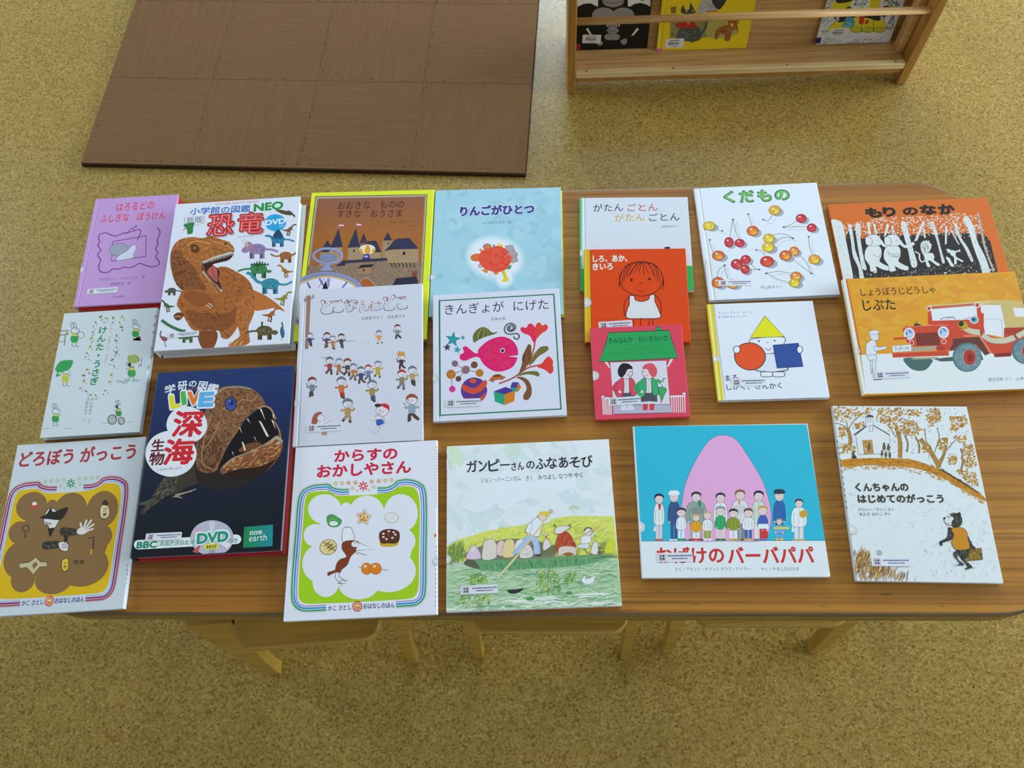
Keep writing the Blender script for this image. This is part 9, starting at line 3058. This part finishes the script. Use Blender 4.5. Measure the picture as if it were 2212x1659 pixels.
book((0.1218, 0.2305, 0.5003), (0.00000, 0.00000, 0.00646), 0.2617, 0.2288, 0.0090,
     'turquoise picture book with a row of people before a large pink shape',
     base='d8e6ee', seed=504, stickers=[('label', 0.0223, 0.0218, 0.0515, 0.0133, 0.012), ('seal', -0.0071, 0.0651, 0.0159, 0.0159)],
     art='''
P 817 22 2287 2605 2276 2624 512 23 527
C 818 5.9 22 524 1257 518 2628 509
F 819,820 4.6 702 523 626 679 628 984 728 1389 927 1770 1135 2045 1343 2124 1534 2039 1687 1759 1842 1406 1909 1031 1881 741 1738 518 1257 514
L 821 39.0 270 821 254 544
E 822 246 541 31.0 13.5 -1
L 821 39.0 322 820 300 544
E 822 307 541 31.0 13.5 -1
F 770,816 4.5 284 1080 343 1079 376 1015 377 861 347 765 237 766 220 863 243 1017
C 816 4.5 261 989 246 877 249 807
C 816 4.5 354 988 353 876 341 806
L 816 3.0 312 1058 293 779
E 823 237 787 11.9 15.2 -1
E 823 351 785 11.9 15.2 -1
L 823 46.2 317 1122 313 1073
F 823,816 4.6 380 1147 358 1095 313 1074 271 1096 257 1148 278 1201 323 1222 366 1199
S 824 253 1142 260 1202 324 1229 384 1201 384 1153 354 1188 289 1188
E 410 299 1151 3.8 3.9 -1
E 410 338 1151 3.8 3.9 -1
C 825 3.8 300 1111 315 1104 332 1110
L 826 44.0 483 831 464 542
E 827 455 539 35.0 13.5 -1
L 826 44.0 541 831 516 542
E 827 525 539 34.9 13.5 -1
F 826,816 4.5 499 1102 566 1101 603 1034 604 874 570 773 446 774 427 876 452 1036
C 816 4.5 473 1007 456 890 459 817
C 816 4.5 577 1005 577 889 563 816
L 816 3.0 531 1079 509 788
E 823 445 796 11.9 15.3 -1
E 823 574 794 11.8 15.2 -1
L 823 48.3 536 1146 532 1094
F 823,816 4.6 602 1172 579 1117 532 1095 488 1118 474 1173 496 1228 544 1250 587 1227
S 630 466 1205 490 1265 599 1264 615 1207
E 410 518 1176 3.7 3.9 -1
E 410 558 1176 3.7 3.9 -1
C 825 3.8 518 1134 534 1127 552 1134
L 828 75.3 781 828 761 539
S 829 806 536 788 527 745 523 703 527 686 537 705 546 747 550 789 546
L 828 75.2 880 827 850 538
S 829 924 535 906 525 863 522 821 526 805 536 823 545 866 549 907 544
F 830,816 4.5 796 1098 911 1097 977 1030 985 869 932 769 719 771 683 873 719 1033
C 816 4.5 756 1003 732 887 740 814
C 816 4.5 935 1001 938 885 918 812
L 816 3.0 852 1076 827 784
E 823 717 793 11.8 15.2 -1
E 823 937 790 11.8 15.2 -1
L 823 48.2 857 1142 853 1090
F 823,816 4.6 924 1168 900 1113 853 1091 810 1115 796 1169 819 1224 866 1246 910 1223
S 410 792 1162 800 1226 867 1253 929 1224 928 1175 897 1210 830 1211
E 410 840 1172 3.7 3.9 -1
E 410 880 1172 3.7 3.9 -1
C 825 3.8 840 1130 856 1123 873 1130
L 770 50.1 1144 818 1120 536
S 829 1149 533 1137 523 1108 520 1081 524 1070 533 1083 543 1111 546 1139 542
L 770 50.1 1210 817 1179 535
S 829 1228 532 1215 522 1187 519 1159 523 1149 533 1161 542 1190 546 1217 541
F 770,816 4.5 1164 1082 1241 1081 1282 1016 1281 859 1242 760 1101 762 1081 861 1111 1018
C 816 4.5 1134 989 1114 875 1116 804
C 816 4.5 1253 987 1251 873 1234 803
L 816 3.0 1200 1060 1173 775
E 823 1100 783 11.8 15.2 -1
E 823 1246 781 11.8 15.2 -1
L 823 47.1 1207 1124 1202 1074
F 823,816 4.6 1272 1150 1248 1097 1202 1075 1160 1098 1147 1151 1170 1204 1217 1226 1259 1203
S 831 1143 1144 1152 1206 1217 1233 1277 1205 1276 1157 1246 1191 1180 1192
E 410 1190 1154 3.7 3.9 -1
E 410 1229 1154 3.7 3.9 -1
C 825 3.8 1189 1113 1205 1106 1222 1113
L 832 62.6 1417 834 1390 533
S 622 1427 530 1411 521 1376 517 1341 521 1328 531 1343 540 1379 544 1413 540
L 832 62.5 1500 833 1463 533
S 622 1525 529 1509 520 1474 516 1439 520 1426 530 1441 539 1477 543 1511 539
F 833,816 4.5 1441 1115 1536 1114 1588 1044 1589 877 1540 773 1364 775 1338 880 1375 1047
C 816 4.5 1404 1016 1379 895 1383 819
C 816 4.5 1552 1014 1551 893 1531 818
L 816 3.0 1486 1092 1454 789
E 823 1363 797 11.8 15.2 -1
E 823 1546 795 11.7 15.2 -1
L 823 50.1 1494 1161 1488 1107
F 823,816 4.6 1563 1187 1537 1131 1488 1108 1443 1132 1430 1189 1455 1246 1505 1269 1550 1245
S 345 1426 1182 1436 1248 1506 1276 1569 1246 1567 1195 1536 1232 1466 1233
E 410 1476 1192 3.7 3.9 -1
E 410 1518 1192 3.7 3.9 -1
C 825 3.8 1475 1148 1491 1141 1510 1148
L 834 50.0 1690 825 1659 531
S 835 1689 527 1676 518 1648 514 1620 519 1609 528 1622 538 1651 541 1678 537
L 834 50.0 1755 824 1718 530
S 835 1767 527 1754 517 1726 514 1698 518 1688 527 1700 537 1729 540 1756 536
F 836,816 4.5 1716 1100 1792 1099 1832 1031 1828 868 1786 765 1645 766 1628 870 1661 1033
C 816 4.5 1684 1003 1661 884 1662 810
C 816 4.5 1802 1001 1798 883 1779 809
L 816 3.0 1752 1077 1717 780
E 823 1645 788 11.7 15.2 -1
E 823 1791 787 11.7 15.2 -1
L 823 49.0 1759 1144 1753 1092
F 823,816 4.6 1828 1170 1802 1115 1754 1093 1710 1116 1698 1172 1723 1228 1772 1250 1815 1226
S 824 1693 1165 1704 1229 1773 1257 1834 1228 1832 1178 1802 1214 1733 1215
E 410 1742 1175 3.7 3.9 -1
E 410 1784 1175 3.7 3.9 -1
C 825 3.8 1741 1132 1757 1125 1775 1132
L 837 44.9 1986 823 1953 528
E 829 1943 525 35.5 13.5 -1
L 837 44.9 2045 823 2005 527
E 829 2014 524 35.5 13.5 -1
F 838,816 4.5 2017 1100 2085 1099 2119 1031 2111 867 2072 763 1945 765 1932 869 1966 1033
C 816 4.5 1985 1002 1962 883 1961 809
C 816 4.5 2091 1001 2085 882 2067 808
L 816 3.0 2048 1077 2010 779
E 823 1946 787 11.7 15.2 -1
E 823 2077 785 11.7 15.2 -1
L 823 49.3 2056 1144 2050 1092
F 823,816 4.6 2125 1171 2099 1115 2050 1093 2007 1116 1994 1173 2020 1228 2070 1251 2113 1227
S 839 1988 1205 2016 1266 2127 1265 2140 1207
E 410 2040 1176 3.7 3.9 -1
E 410 2081 1175 3.7 3.9 -1
C 825 3.8 2038 1132 2054 1125 2072 1132
L 840 56.0 2250 768 2221 525
S 841 2254 522 2240 513 2208 509 2177 513 2166 523 2180 532 2212 536 2243 532
L 840 56.0 2324 767 2287 525
S 841 2342 521 2328 512 2296 508 2265 512 2253 522 2267 531 2299 535 2330 531
F 770,816 4.5 2275 996 2360 995 2405 938 2403 803 2359 718 2202 719 2180 805 2215 941
C 816 4.5 2241 915 2217 817 2220 756
C 816 4.5 2373 914 2370 816 2351 755
L 816 3.0 2315 977 2282 731
E 823 2201 738 11.7 15.2 -1
E 823 2364 736 11.6 15.2 -1
L 823 40.6 2322 1032 2317 989
F 823,816 4.5 2379 1054 2357 1008 2317 990 2281 1009 2272 1055 2294 1101 2334 1120 2370 1100
S 357 2268 1050 2278 1103 2335 1126 2386 1102 2383 1060 2359 1090 2302 1091
E 410 2309 1058 3.7 3.9 -1
E 410 2343 1058 3.7 3.9 -1
C 825 3.8 2307 1022 2320 1016 2335 1022
P 514 295 1068 346 1068 330 987 307 980
P 842 882 1117 923 1117 919 1027 894 1012 875 1035
P 843 1460 1121 1489 1121 1477 1051 1459 1048
L 844 4.5 787 1013 781 905
L 844 4.5 814 1013 807 905
L 844 4.5 840 1012 834 905
L 844 4.5 867 1012 861 904
L 844 4.5 894 1012 887 904
L 844 4.5 921 1011 914 904
L 844 4.5 778 998 949 999
L 844 4.5 776 973 947 974
L 844 4.5 774 948 945 950
L 844 4.5 772 924 943 925
L 845 4.5 1399 1037 1389 914
L 845 4.5 1425 1036 1415 914
L 845 4.5 1452 1036 1442 913
L 845 4.5 1479 1036 1469 913
L 845 4.5 1505 1035 1495 913
L 845 4.5 1532 1035 1522 912
S 843 2331 934 2393 956 2432 917 2394 857 2334 842 2310 888
P 827 232 759 200 668 247 668
P 827 2190 753 2166 641 2213 640
L 846 38.9 581 711 568 547
E 847 561 544 30.6 15.0 -1
L 846 38.9 632 710 619 547
E 847 625 544 30.6 15.0 -1
F 846,816 4.5 589 873 649 872 683 814 669 696 541 697 546 816
L 816 3.0 618 863 606 711
C 816 3.8 572 816 560 721
C 816 3.8 658 815 654 720
E 823 554 702 10.3 13.6 -1
E 823 657 701 10.3 13.6 -1
F 823,816 4.5 690 939 667 894 619 876 575 895 559 940 582 985 630 1004 674 984
S 343 559 940 570 994 630 1014 687 993 690 946 660 973 594 974
E 410 605 940 3.7 3.8 -1
E 410 644 939 3.7 3.8 -1
L 827 44.2 788 674 777 545
E 848 770 542 34.8 15.0 -1
L 827 44.2 846 674 835 545
E 848 842 541 34.8 15.0 -1
F 849,816 4.5 794 805 863 804 902 757 889 662 743 663 747 759
L 816 3.0 828 797 817 674
C 816 3.7 776 759 764 682
C 816 3.7 873 758 871 681
E 823 758 667 10.3 13.6 -1
E 823 875 666 10.3 13.6 -1
F 823,816 4.5 885 858 867 822 829 807 793 822 781 859 799 895 837 910 873 894
S 850 781 859 790 902 838 918 884 901 886 863 862 885 809 886
E 410 817 858 3.7 3.8 -1
E 410 849 858 3.7 3.8 -1
L 851 40.2 954 687 941 544
E 770 934 541 31.6 15.0 -1
L 851 40.1 1007 687 993 543
E 770 1000 540 31.6 15.0 -1
F 761,816 4.5 962 830 1024 830 1059 779 1045 674 913 675 918 780
L 816 3.0 993 821 980 687
C 816 3.7 944 780 932 696
C 816 3.7 1033 779 1030 695
E 823 927 679 10.3 13.6 -1
E 823 1032 678 10.3 13.6 -1
F 823,816 4.5 1056 889 1036 849 994 833 954 850 941 890 962 930 1004 946 1043 929
S 852 941 890 951 938 1005 955 1055 936 1057 895 1030 919 973 919
E 410 981 890 3.7 3.8 -1
E 410 1016 889 3.7 3.8 -1
L 853 41.5 1139 714 1123 542
E 854 1116 539 32.6 15.0 -1
L 853 41.5 1194 713 1177 541
E 854 1184 538 32.6 15.0 -1
F 855,816 4.5 1151 883 1215 882 1250 822 1233 698 1097 699 1104 824
L 816 3.0 1182 873 1167 714
C 816 3.7 1132 823 1117 724
C 816 3.7 1223 822 1218 723
E 823 1111 704 10.3 13.6 -1
E 823 1220 703 10.3 13.6 -1
F 823,816 4.5 1258 952 1233 905 1184 886 1137 906 1122 954 1146 1001 1197 1020 1243 1000
S 856 1122 954 1134 1010 1198 1031 1257 1009 1259 959 1227 988 1159 989
E 410 1170 953 3.7 3.9 -1
E 410 1210 953 3.7 3.9 -1
L 827 49.5 1316 698 1300 540
E 857 1292 537 38.9 15.0 -1
L 827 49.4 1381 697 1365 539
E 857 1372 536 38.8 15.0 -1
F 858,816 4.5 1327 854 1403 853 1446 797 1429 683 1266 684 1272 799
L 816 3.0 1364 844 1349 697
C 816 3.7 1305 799 1290 707
C 816 3.7 1414 798 1409 706
E 823 1283 689 10.3 13.6 -1
E 823 1413 688 10.3 13.6 -1
F 823,816 4.5 1434 917 1411 874 1365 857 1323 875 1309 919 1332 962 1378 980 1420 961
S 742 1309 919 1320 971 1379 990 1433 969 1435 924 1406 950 1344 951
E 410 1353 918 3.7 3.8 -1
E 410 1390 918 3.7 3.8 -1
L 859 44.1 1532 698 1515 538
E 857 1507 535 34.6 15.0 -1
L 859 44.1 1590 698 1572 537
E 857 1579 534 34.6 15.0 -1
F 860,816 4.5 1545 857 1613 856 1650 800 1632 683 1487 685 1495 801
L 816 3.0 1578 847 1561 698
C 816 3.7 1524 801 1509 708
C 816 3.7 1621 800 1616 707
E 823 1502 689 10.2 13.6 -1
E 823 1618 688 10.2 13.6 -1
F 823,816 4.5 1650 921 1626 878 1579 860 1536 879 1523 923 1546 967 1593 985 1636 966
S 17 1523 923 1535 976 1594 995 1649 974 1651 928 1622 955 1558 956
E 410 1567 922 3.7 3.8 -1
E 410 1605 922 3.7 3.8 -1
L 861 38.7 1742 710 1722 536
E 862 1715 533 30.4 15.0 -1
L 861 38.7 1793 710 1773 536
E 862 1779 532 30.3 15.0 -1
F 863,816 4.5 1758 882 1818 881 1849 820 1830 695 1702 696 1713 822
L 816 3.0 1787 871 1768 710
C 816 3.7 1738 821 1722 721
C 816 3.7 1823 820 1816 720
E 823 1716 701 10.2 13.6 -1
E 823 1817 700 10.2 13.6 -1
F 823,816 4.5 1865 952 1839 904 1788 885 1742 905 1728 954 1753 1001 1804 1021 1851 1000
S 864 1728 954 1741 1011 1806 1031 1865 1009 1866 959 1835 988 1766 989
E 410 1776 953 3.7 3.9 -1
E 410 1817 953 3.7 3.9 -1
L 865 41.3 1965 637 1953 534
E 866 1946 531 32.4 15.0 -1
L 865 41.2 2020 636 2007 533
E 866 2013 530 32.4 15.0 -1
F 865,816 4.5 1974 743 2038 742 2074 704 2059 626 1924 628 1929 706
L 816 3.0 2005 736 1993 637
C 816 3.7 1956 706 1944 643
C 816 3.7 2046 705 2043 642
E 823 1938 631 10.2 13.6 -1
E 823 2046 630 10.2 13.6 -1
F 823,816 4.5 2054 786 2038 757 2006 745 1978 757 1969 787 1985 817 2017 829 2045 816
S 867 1969 787 1977 822 2017 835 2054 822 2055 791 2035 808 1993 809
E 410 1999 787 3.7 3.8 -1
E 410 2024 787 3.7 3.8 -1
L 868 29.7 1920 696 2138 694
P 869 1707 758 1847 757 1853 689 1692 686
P 861 1725 653 1834 652 1821 547 1724 548
T 870 232 207 1170 205 222 0.03|おばけの
T 870 1232 201 2427 200 221 0.03|バーバパパ
T 871 475 94 1525 94 50 0|さく／アネット・チゾンと タラス・テイラー
T 871 1670 87 2203 89 50 0|やく／やましたはるお
''')

book((0.4178, 0.2265, 0.5003), (0.00000, 0.00000, -0.01777), 0.1990, 0.2630, 0.0090,
     'white and ochre picture book with a small bear carrying a case',
     base='d4e2e8', spine='b8c8cc', seed=334, stickers=[('label', 0.0246, 0.0204, 0.0526, 0.0122, 0.016), ('seal', -0.003, 0.0655, 0.0141, 0.0141)],
     art='''
C 872 55.2 183 2272 202 2100 164 1929
C 633 5.5 210 2272 228 2100 190 1930
C 872 62.2 902 2316 918 2059 878 1805
C 633 5.5 932 2316 947 2059 907 1805
C 872 72.4 1218 2108 1346 1884 1417 1662
C 633 5.4 1252 2109 1380 1884 1452 1663
C 873 25.6 1003 2183 1026 2041 993 1899
C 633 5.5 1016 2183 1038 2041 1005 1900
C 873 25.5 1154 2146 1186 2014 1163 1882
C 633 5.5 1167 2146 1199 2014 1175 1882
C 873 28.8 1780 1963 1775 1786 1715 1610
C 633 5.4 1794 1963 1788 1786 1728 1611
C 872 43.5 1603 2131 1540 1914 1424 1699
C 633 5.4 1624 2131 1561 1914 1444 1699
C 874 14.8 872 2125 808 2277 690 2430
C 874 14.8 913 2106 998 2259 1186 2337
C 874 14.8 910 2144 899 2297 843 2393
C 874 14.6 1362 1940 1301 2090 1316 2281
C 874 14.5 1437 1773 1631 1999 1818 2170
C 874 14.6 1391 1903 1499 2130 1491 2282
C 874 14.9 207 2253 94 2329 8 2348
C 874 14.9 198 2253 296 2389 495 2546
C 874 15.0 192 2272 180 2446 218 2603
C 874 14.7 1015 2145 1097 2222 1211 2280
X 875,876,877,878,834 120 49 20.6 35 60 15 2621 593 2615 543 2507 301 2428 81 2368 15 2406
X 875,876,877,878,834 170 49 20.6 35 60 663 2606 1090 2618 1326 2551 1328 2454 999 2491 914 2393 647 2372
X 875,876,877,878,834 190 48 20.3 35 60 685 2392 920 2432 1195 2395 1292 2242 1154 2146 951 2182 823 2258
X 875,876,877,878,834 120 48 20.5 35 60 1407 2610 1583 2611 1609 2456 1536 2340 1375 2319 1366 2474
X 875,876,877,878,834 190 48 20.2 34 60 1700 2476 1962 2478 1968 2324 1725 2226 1825 2113 1891 2190 1931 1852 1794 2038 1673 2131
X 875,876,877,878,834 120 47 20.1 34 60 1478 2111 1586 2130 1573 1961 1446 1922
X 875,876,877,878,834 150 47 19.9 34 60 1856 2001 1984 2039 1954 1705 1803 1630 1732 1887
X 875,876,877,878,834 70 47 19.8 34 60 1567 1830 1708 1850 1667 1720 1564 1719
X 875,876,877,878,834 90 47 20.1 35 60 39 2042 276 1987 244 1874 34 1872
X 875,876,877,878,834 60 48 20.3 35 60 53 2290 142 2291 139 2138 49 2118
X 875,876,877,878,834 80 48 20.4 35 60 291 2350 452 2371 424 2293 295 2254
X 875,876,877,878,834 70 47 20.0 34 60 1234 1995 1358 2015 1321 1902 1215 1883
X 875,876,877,878,834 90 46 19.5 34 60 1619 1646 1933 1594 1941 1377 1779 1411
X 879,880 330 29 5.5 47 60 15 2621 1979 2614 1957 1631 1499 1737 973 1881 54 1891
G 881,882 5.5 291 2158 529 2348 782 2162 743 1875 289 1852
L 879 16.6 265 2162 529 2348 782 2166
G 881,882 5.6 476 2439 582 2439 566 2323 457 2303
P 879 464 2452 532 2495 598 2465 587 2449
Q 882 7.5 503 2419 544 2420 538 2375 497 2375
Q 882 7.4 509 2298 562 2302 552 2227 498 2221
G 883,884 5.5 376 2079 513 2084 507 1873 372 1860
X 532,885 40 37 7.3 -89 30 392 2064 501 2068 495 1886 383 1875
E 879 683 2028 15.3 16.8 0
S 886 664 2010 697 2010 692 1938 647 1938
L 879 5.5 661 1938 655 1896
L 879 5.5 678 1938 672 1896
E 879 741 2010 13.4 14.7 0
S 886 724 1994 754 1994 749 1931 710 1931
L 879 5.5 722 1931 717 1894
L 879 5.5 737 1931 731 1894
E 879 635 1915 11.5 12.5 1
S 886 621 1901 646 1902 642 1848 608 1847
L 879 5.4 619 1847 614 1816
L 879 5.4 631 1847 627 1816
E 879 690 1897 11.5 12.5 1
S 886 675 1883 700 1883 696 1829 663 1829
L 879 5.4 673 1829 668 1798
L 879 5.4 686 1829 681 1798
E 879 745 1888 11.4 12.5 1
S 886 731 1874 756 1874 752 1821 719 1820
L 879 5.4 729 1820 724 1789
L 879 5.4 741 1821 737 1789
E 879 218 1902 11.5 12.5 1
S 886 203 1888 228 1888 225 1834 192 1834
L 879 5.4 202 1834 198 1803
L 879 5.4 215 1834 211 1803
E 879 464 2017 13.4 14.7 0
S 886 447 2001 476 2001 472 1938 433 1938
L 879 5.5 445 1938 440 1901
L 879 5.5 460 1938 455 1901
S 879 175 1780 215 1855 253 1818 239 1777
S 887 35 1769 476 1801 890 1796 1093 1770 1318 1680 1569 1554 1806 1376 1964 1234 1975 1163 1725 1303 1457 1498 1171 1623 871 1675 460 1690 42 1667
X 888,889,890,891 330 71 10.7 -22 20 35 1769 476 1801 890 1796 1093 1770 1318 1680 1569 1554 1806 1376 1964 1234 1975 1163 1725 1303 1457 1498 1171 1623 871 1675 460 1690 42 1667
X 889,887 120 46 10.7 -28 30 45 1686 874 1694 1460 1517 1957 1198 1965 1110 1447 1444 865 1638 35 1612
X 892,893 90 60 7.1 -28 20 978 1806 1321 1698 1890 1287 1954 1270 1479 1626
X 418,894,895 150 28 5.2 -80 40 70 1612 788 1582 1441 1407 1953 1092 1907 36 871 18 41 630
X 896 110 34 5.1 -86 30 1059 1152 1953 1092 1930 69 909 52
T 897 177 1288 924 1301 121 0.035|くんちゃんの
T 897 188 1120 1392 1135 123 0.035|はじめてのがっこう
T 898 175 995 668 1005 43 0|ドロシー・マリノ さく
T 898 179 928 614 937 43 0|まさき るりこ やく
X 899,891,900,901 210 150 8.4 68 14 17 458 250 461 264 326 571 179 843 51 836 5 4 -5
L 902 6.8 384 395 416 396
L 902 6.7 378 386 395 361
L 902 6.7 369 384 357 352
L 902 6.7 363 390 331 375
L 902 6.8 364 400 337 414
L 902 6.8 372 406 370 438
L 902 6.8 381 404 405 430
L 902 5.0 230 82 257 82
L 902 5.0 225 75 239 54
L 902 5.0 217 73 207 46
L 902 5.0 212 78 186 65
L 902 5.0 213 86 190 97
L 902 5.0 220 91 218 117
L 902 5.0 227 89 247 111
L 902 5.0 663 89 690 90
L 902 5.0 659 82 672 61
L 902 5.0 651 80 641 53
L 902 5.0 646 85 620 73
L 902 5.0 647 93 625 104
L 902 5.0 654 98 652 125
L 902 5.0 661 96 681 118
S 903 1386 770 1441 753 1427 633 1360 580 1273 553 1256 507 1221 524 1234 570 1335 623 1365 700
X 904,905,906 60 37 6.8 -69 60 1386 770 1441 753 1427 633 1360 580 1273 553 1256 507 1221 524 1234 570 1335 623 1365 700
S 903 1592 721 1637 653 1672 534 1710 475 1642 465 1607 584
X 904,905,906 60 37 6.8 -70 60 1592 721 1637 653 1672 534 1710 475 1642 465 1607 584
P 907 1617 462 1784 481 1773 324 1554 299
X 908,909 60 44 10.1 -33 60 1624 455 1775 474 1764 332 1564 309
Q 910 8.4 1610 465 1784 481 1773 324 1546 299
S 903 1439 471 1605 482 1594 380 1540 312 1599 238 1604 204 1499 181 1549 229 1478 328
X 904,905,906 60 37 6.7 -69 60 1439 471 1605 482 1594 380 1540 312 1599 238 1604 204 1499 181 1549 229 1478 328
S 903 1397 419 1456 429 1429 327 1498 261 1493 236 1380 239 1449 257 1389 360
X 904,905,906 60 37 6.7 -69 60 1397 419 1456 429 1429 327 1498 261 1493 236 1380 239 1449 257 1389 360
F 887,911 6.8 1424 753 1560 772 1625 721 1627 601 1616 473 1437 459 1393 564 1447 650
F 912,913 6.9 1351 900 1424 936 1486 910 1462 823 1384 805 1356 839
S 903 1445 962 1516 984 1591 938 1589 842 1528 781 1446 785 1451 858 1494 911
X 904,905,906 60 38 6.9 -70 60 1445 962 1516 984 1591 938 1589 842 1528 781 1446 785 1451 858 1494 911
E 903 1571 968 25.1 26.8 1
E 905 1356 903 15.0 14.2 1
E 905 1420 913 8.3 8.9 1
C 913 6.9 1356 839 1395 822 1423 840
L 914 12.9 0 2079 17 2038
L 914 12.8 0 1985 17 1943
L 914 12.7 0 1890 18 1849
L 914 12.7 0 1797 18 1756
L 914 12.6 0 1704 18 1663
L 914 12.6 1 1611 18 1571
L 914 12.5 1 1519 18 1479
L 914 12.5 1 1428 18 1388
L 914 12.4 1 1337 18 1297
L 914 12.3 1 1247 18 1207
L 914 12.3 1 1157 18 1118
L 914 12.2 1 1068 18 1029
''')

book((0.0660, 1.6805, 0.0664), (1.41372, 0.00000, 0.00000), 0.1871, 0.2500, 0.0080,
     'black picture book with a grey ape, leaning on the display rack beside its left panel',
     base='121414', seed=746, stickers=[('barcode', 0.019, 0.0205, 0.0473, 0.0245, -0.048), ('919', 0.0018, 0.0022, 0.0129, 0.0168, 0.006)], group='picture books on the display rack',
     art='''
P 915 -23 2128 528 2107 562 1213 512 1227 374 1306 215 1300 2 1197
P 915 1234 2080 1780 2060 1850 1157 1731 1231 1593 1273 1459 1253 1356 1183 1295 1186
P 916 1571 1408 1694 1403 1679 1311 1589 1322
S 917 1190 1337 1119 1222 933 1179 741 1236 658 1357 731 1471 915 1512 1105 1457
C 918 11.8 688 1343 916 1286 1172 1337
S 917 990 960 914 811 714 754 507 826 418 981 496 1129 695 1183 899 1114
S 917 1471 942 1401 793 1210 736 1011 807 922 963 994 1110 1183 1165 1380 1096
S 917 1073 677 1042 596 959 565 871 602 832 686 863 766 946 797 1033 760
S 917 1109 533 1068 472 960 450 850 480 802 544 844 605 951 627 1060 597
E 918 903 657 13.9 15.5 -2
E 918 996 654 13.9 15.5 -2
C 918 12.3 814 570 968 512 1070 561
S 917 1012 353 978 287 888 262 795 294 754 363 789 428 878 453 971 422
S 917 1153 348 1119 282 1029 257 936 289 895 357 929 423 1018 448 1111 417
E 591 809 687 18.5 41.4 -2
E 591 1110 676 18.5 41.4 -2
P 534 279 597 324 640 435 435 388 437
P 534 1566 594 1616 548 1489 375 1431 372
S 917 1172 228 1238 292 1333 275 1329 155 1261 118 1199 160
S 917 574 169 640 274 726 191 670 112
''')

book((0.2762, 1.6700, 0.0664), (1.41372, 0.00000, 0.00000), 0.2278, 0.2700, 0.0080,
     'yellow picture book with a dark cat, leaning in the middle of the display rack',
     base='e0c41c', groove=0.009, seed=312, stickers=[('barcode', 0.0204, 0.007, 0.0468, 0.0265, 0.015), ('940', 0.0014, -0.0028, 0.0136, 0.0088, 0.044)], group='picture books on the display rack',
     art='''
P 920 230 1218 368 1226 374 1040 261 1044
P 921 266 792 1299 805 1253 343 302 351
X 922,923,924 160 98 24.5 -13 60 241 1020 1969 856 1959 396 324 364
S 925 1166 785 1634 830 2005 524 1829 348 1276 342
S 926 494 1073 528 1256 599 1131 688 1140 700 1311 799 1148 858 1047 683 1004
S 882 473 476 544 654 810 721 1061 558 1055 271 685 258 465 345
X 927,928 110 74 19.8 -41 60 497 475 593 627 1018 534 1028 299 635 286
S 929 460 785 798 811 935 640 685 624 429 659
C 882 68.8 1040 377 1149 581 1164 797
S 930 791 334 1051 298 853 212
S 115 736 762 734 730 719 717 701 731 691 764 693 796 708 809 726 795
E 51 628 1080 18.1 20.1 -2
E 51 784 1094 18.1 20.1 -2
S 931 893 1120 990 1385 1198 1473 1361 1274 1370 1078 1170 1060 955 994
X 932,933 60 71 14.2 -57 50 938 1118 1041 1335 1317 1276 1302 1080 1038 1040
S 753 1212 1377 1561 1412 1471 1148 1362 1127
L 934 28.6 1125 1067 1394 1067
S 935 1434 519 1551 643 1726 688 1659 817 1835 848 1987 817 1928 706 1982 524 1844 529 1824 243 1684 248 1681 406 1542 411 1493 282 1443 310
X 936,937 90 59 17.3 -40 60 1457 518 1730 662 1928 706 1955 551 1806 349 1538 437
S 938 1850 670 1844 634 1817 620 1785 637 1767 673 1773 709 1800 723 1831 707
P 939 -151 2132 -64 2129 79 26 20 28
''')

book((0.6782, 1.6743, 0.0664), (1.41372, 0.00000, 0.00000), 0.1865, 0.2600, 0.0080,
     'white picture book with a yellow raft, leaning at the right of the rack',
     base='d4d8dc', seed=429, stickers=[('barcode', 0.0279, 0.0211, 0.0458, 0.0231, -0.002), ('959', -0.0014, 0.0027, 0.0137, 0.017, 0.041)], group='picture books on the display rack',
     art='''
X 837,941,942,943,944 120 150 15.0 44 50 34 20 -67 1289 547 1290 346 657 163 408 657 103 1222 135 1809 87 1386 -30
X 837,941,943,851 90 135 14.8 -51 40 1278 1262 1742 1245 1859 423 1829 165 1653 430 1645 734
G 945,946 12.4 185 368 251 508 346 657 703 744 1503 690 1666 353 1392 324 1051 324
F 947,948 15.0 1073 380 1048 326 954 307 846 333 789 390 815 444 908 463 1015 437
O 948 12.5 1001 377 989 352 943 343 891 356 864 382 877 407 922 416 974 404
F 947,948 15.0 1360 369 1335 315 1242 296 1134 323 1076 380 1101 433 1194 452 1301 426
O 948 12.5 1288 367 1276 342 1230 333 1179 345 1151 372 1163 397 1208 406 1260 393
F 947,948 15.1 1646 359 1622 305 1529 286 1421 312 1362 369 1387 423 1480 442 1587 415
O 948 12.6 1575 356 1563 331 1518 322 1465 335 1437 361 1449 386 1495 395 1547 383
L 949 12.4 688 720 785 346
L 949 12.4 960 710 1061 336
L 949 12.4 1254 699 1360 325
P 945 100 990 231 1325 1255 1335 1311 945
S 950 273 760 359 857 712 869 794 741 596 648 425 616
S 950 1020 733 1118 854 1530 813 1503 690 1368 619 1167 689
S 951 420 717 421 664 395 642 357 666 329 720 328 774 353 795 392 771
S 951 1503 690 1502 651 1475 635 1438 653 1413 693 1413 732 1440 747 1477 730
S 950 149 1305 319 1322 590 1216 499 1151 258 1143
S 950 493 976 617 1045 804 1013 781 940
S 950 1378 943 1440 1026 1568 973 1543 912
P 952 579 749 726 743 831 614 831 456 531 477 566 636
X 953 30 25 12.4 -2 90 581 623 808 614 803 475 548 497
P 954 900 762 1024 757 1057 534 938 554
P 954 1069 643 1166 657 1165 551 1091 533
S 955 602 1021 657 1213 975 1250 1035 980 848 1012 781 940
X 956,957 60 34 19.2 -51 40 621 1032 679 1212 960 1226 1009 993
S 958 237 302 301 403 707 414 829 306 828 149 318 168
''')
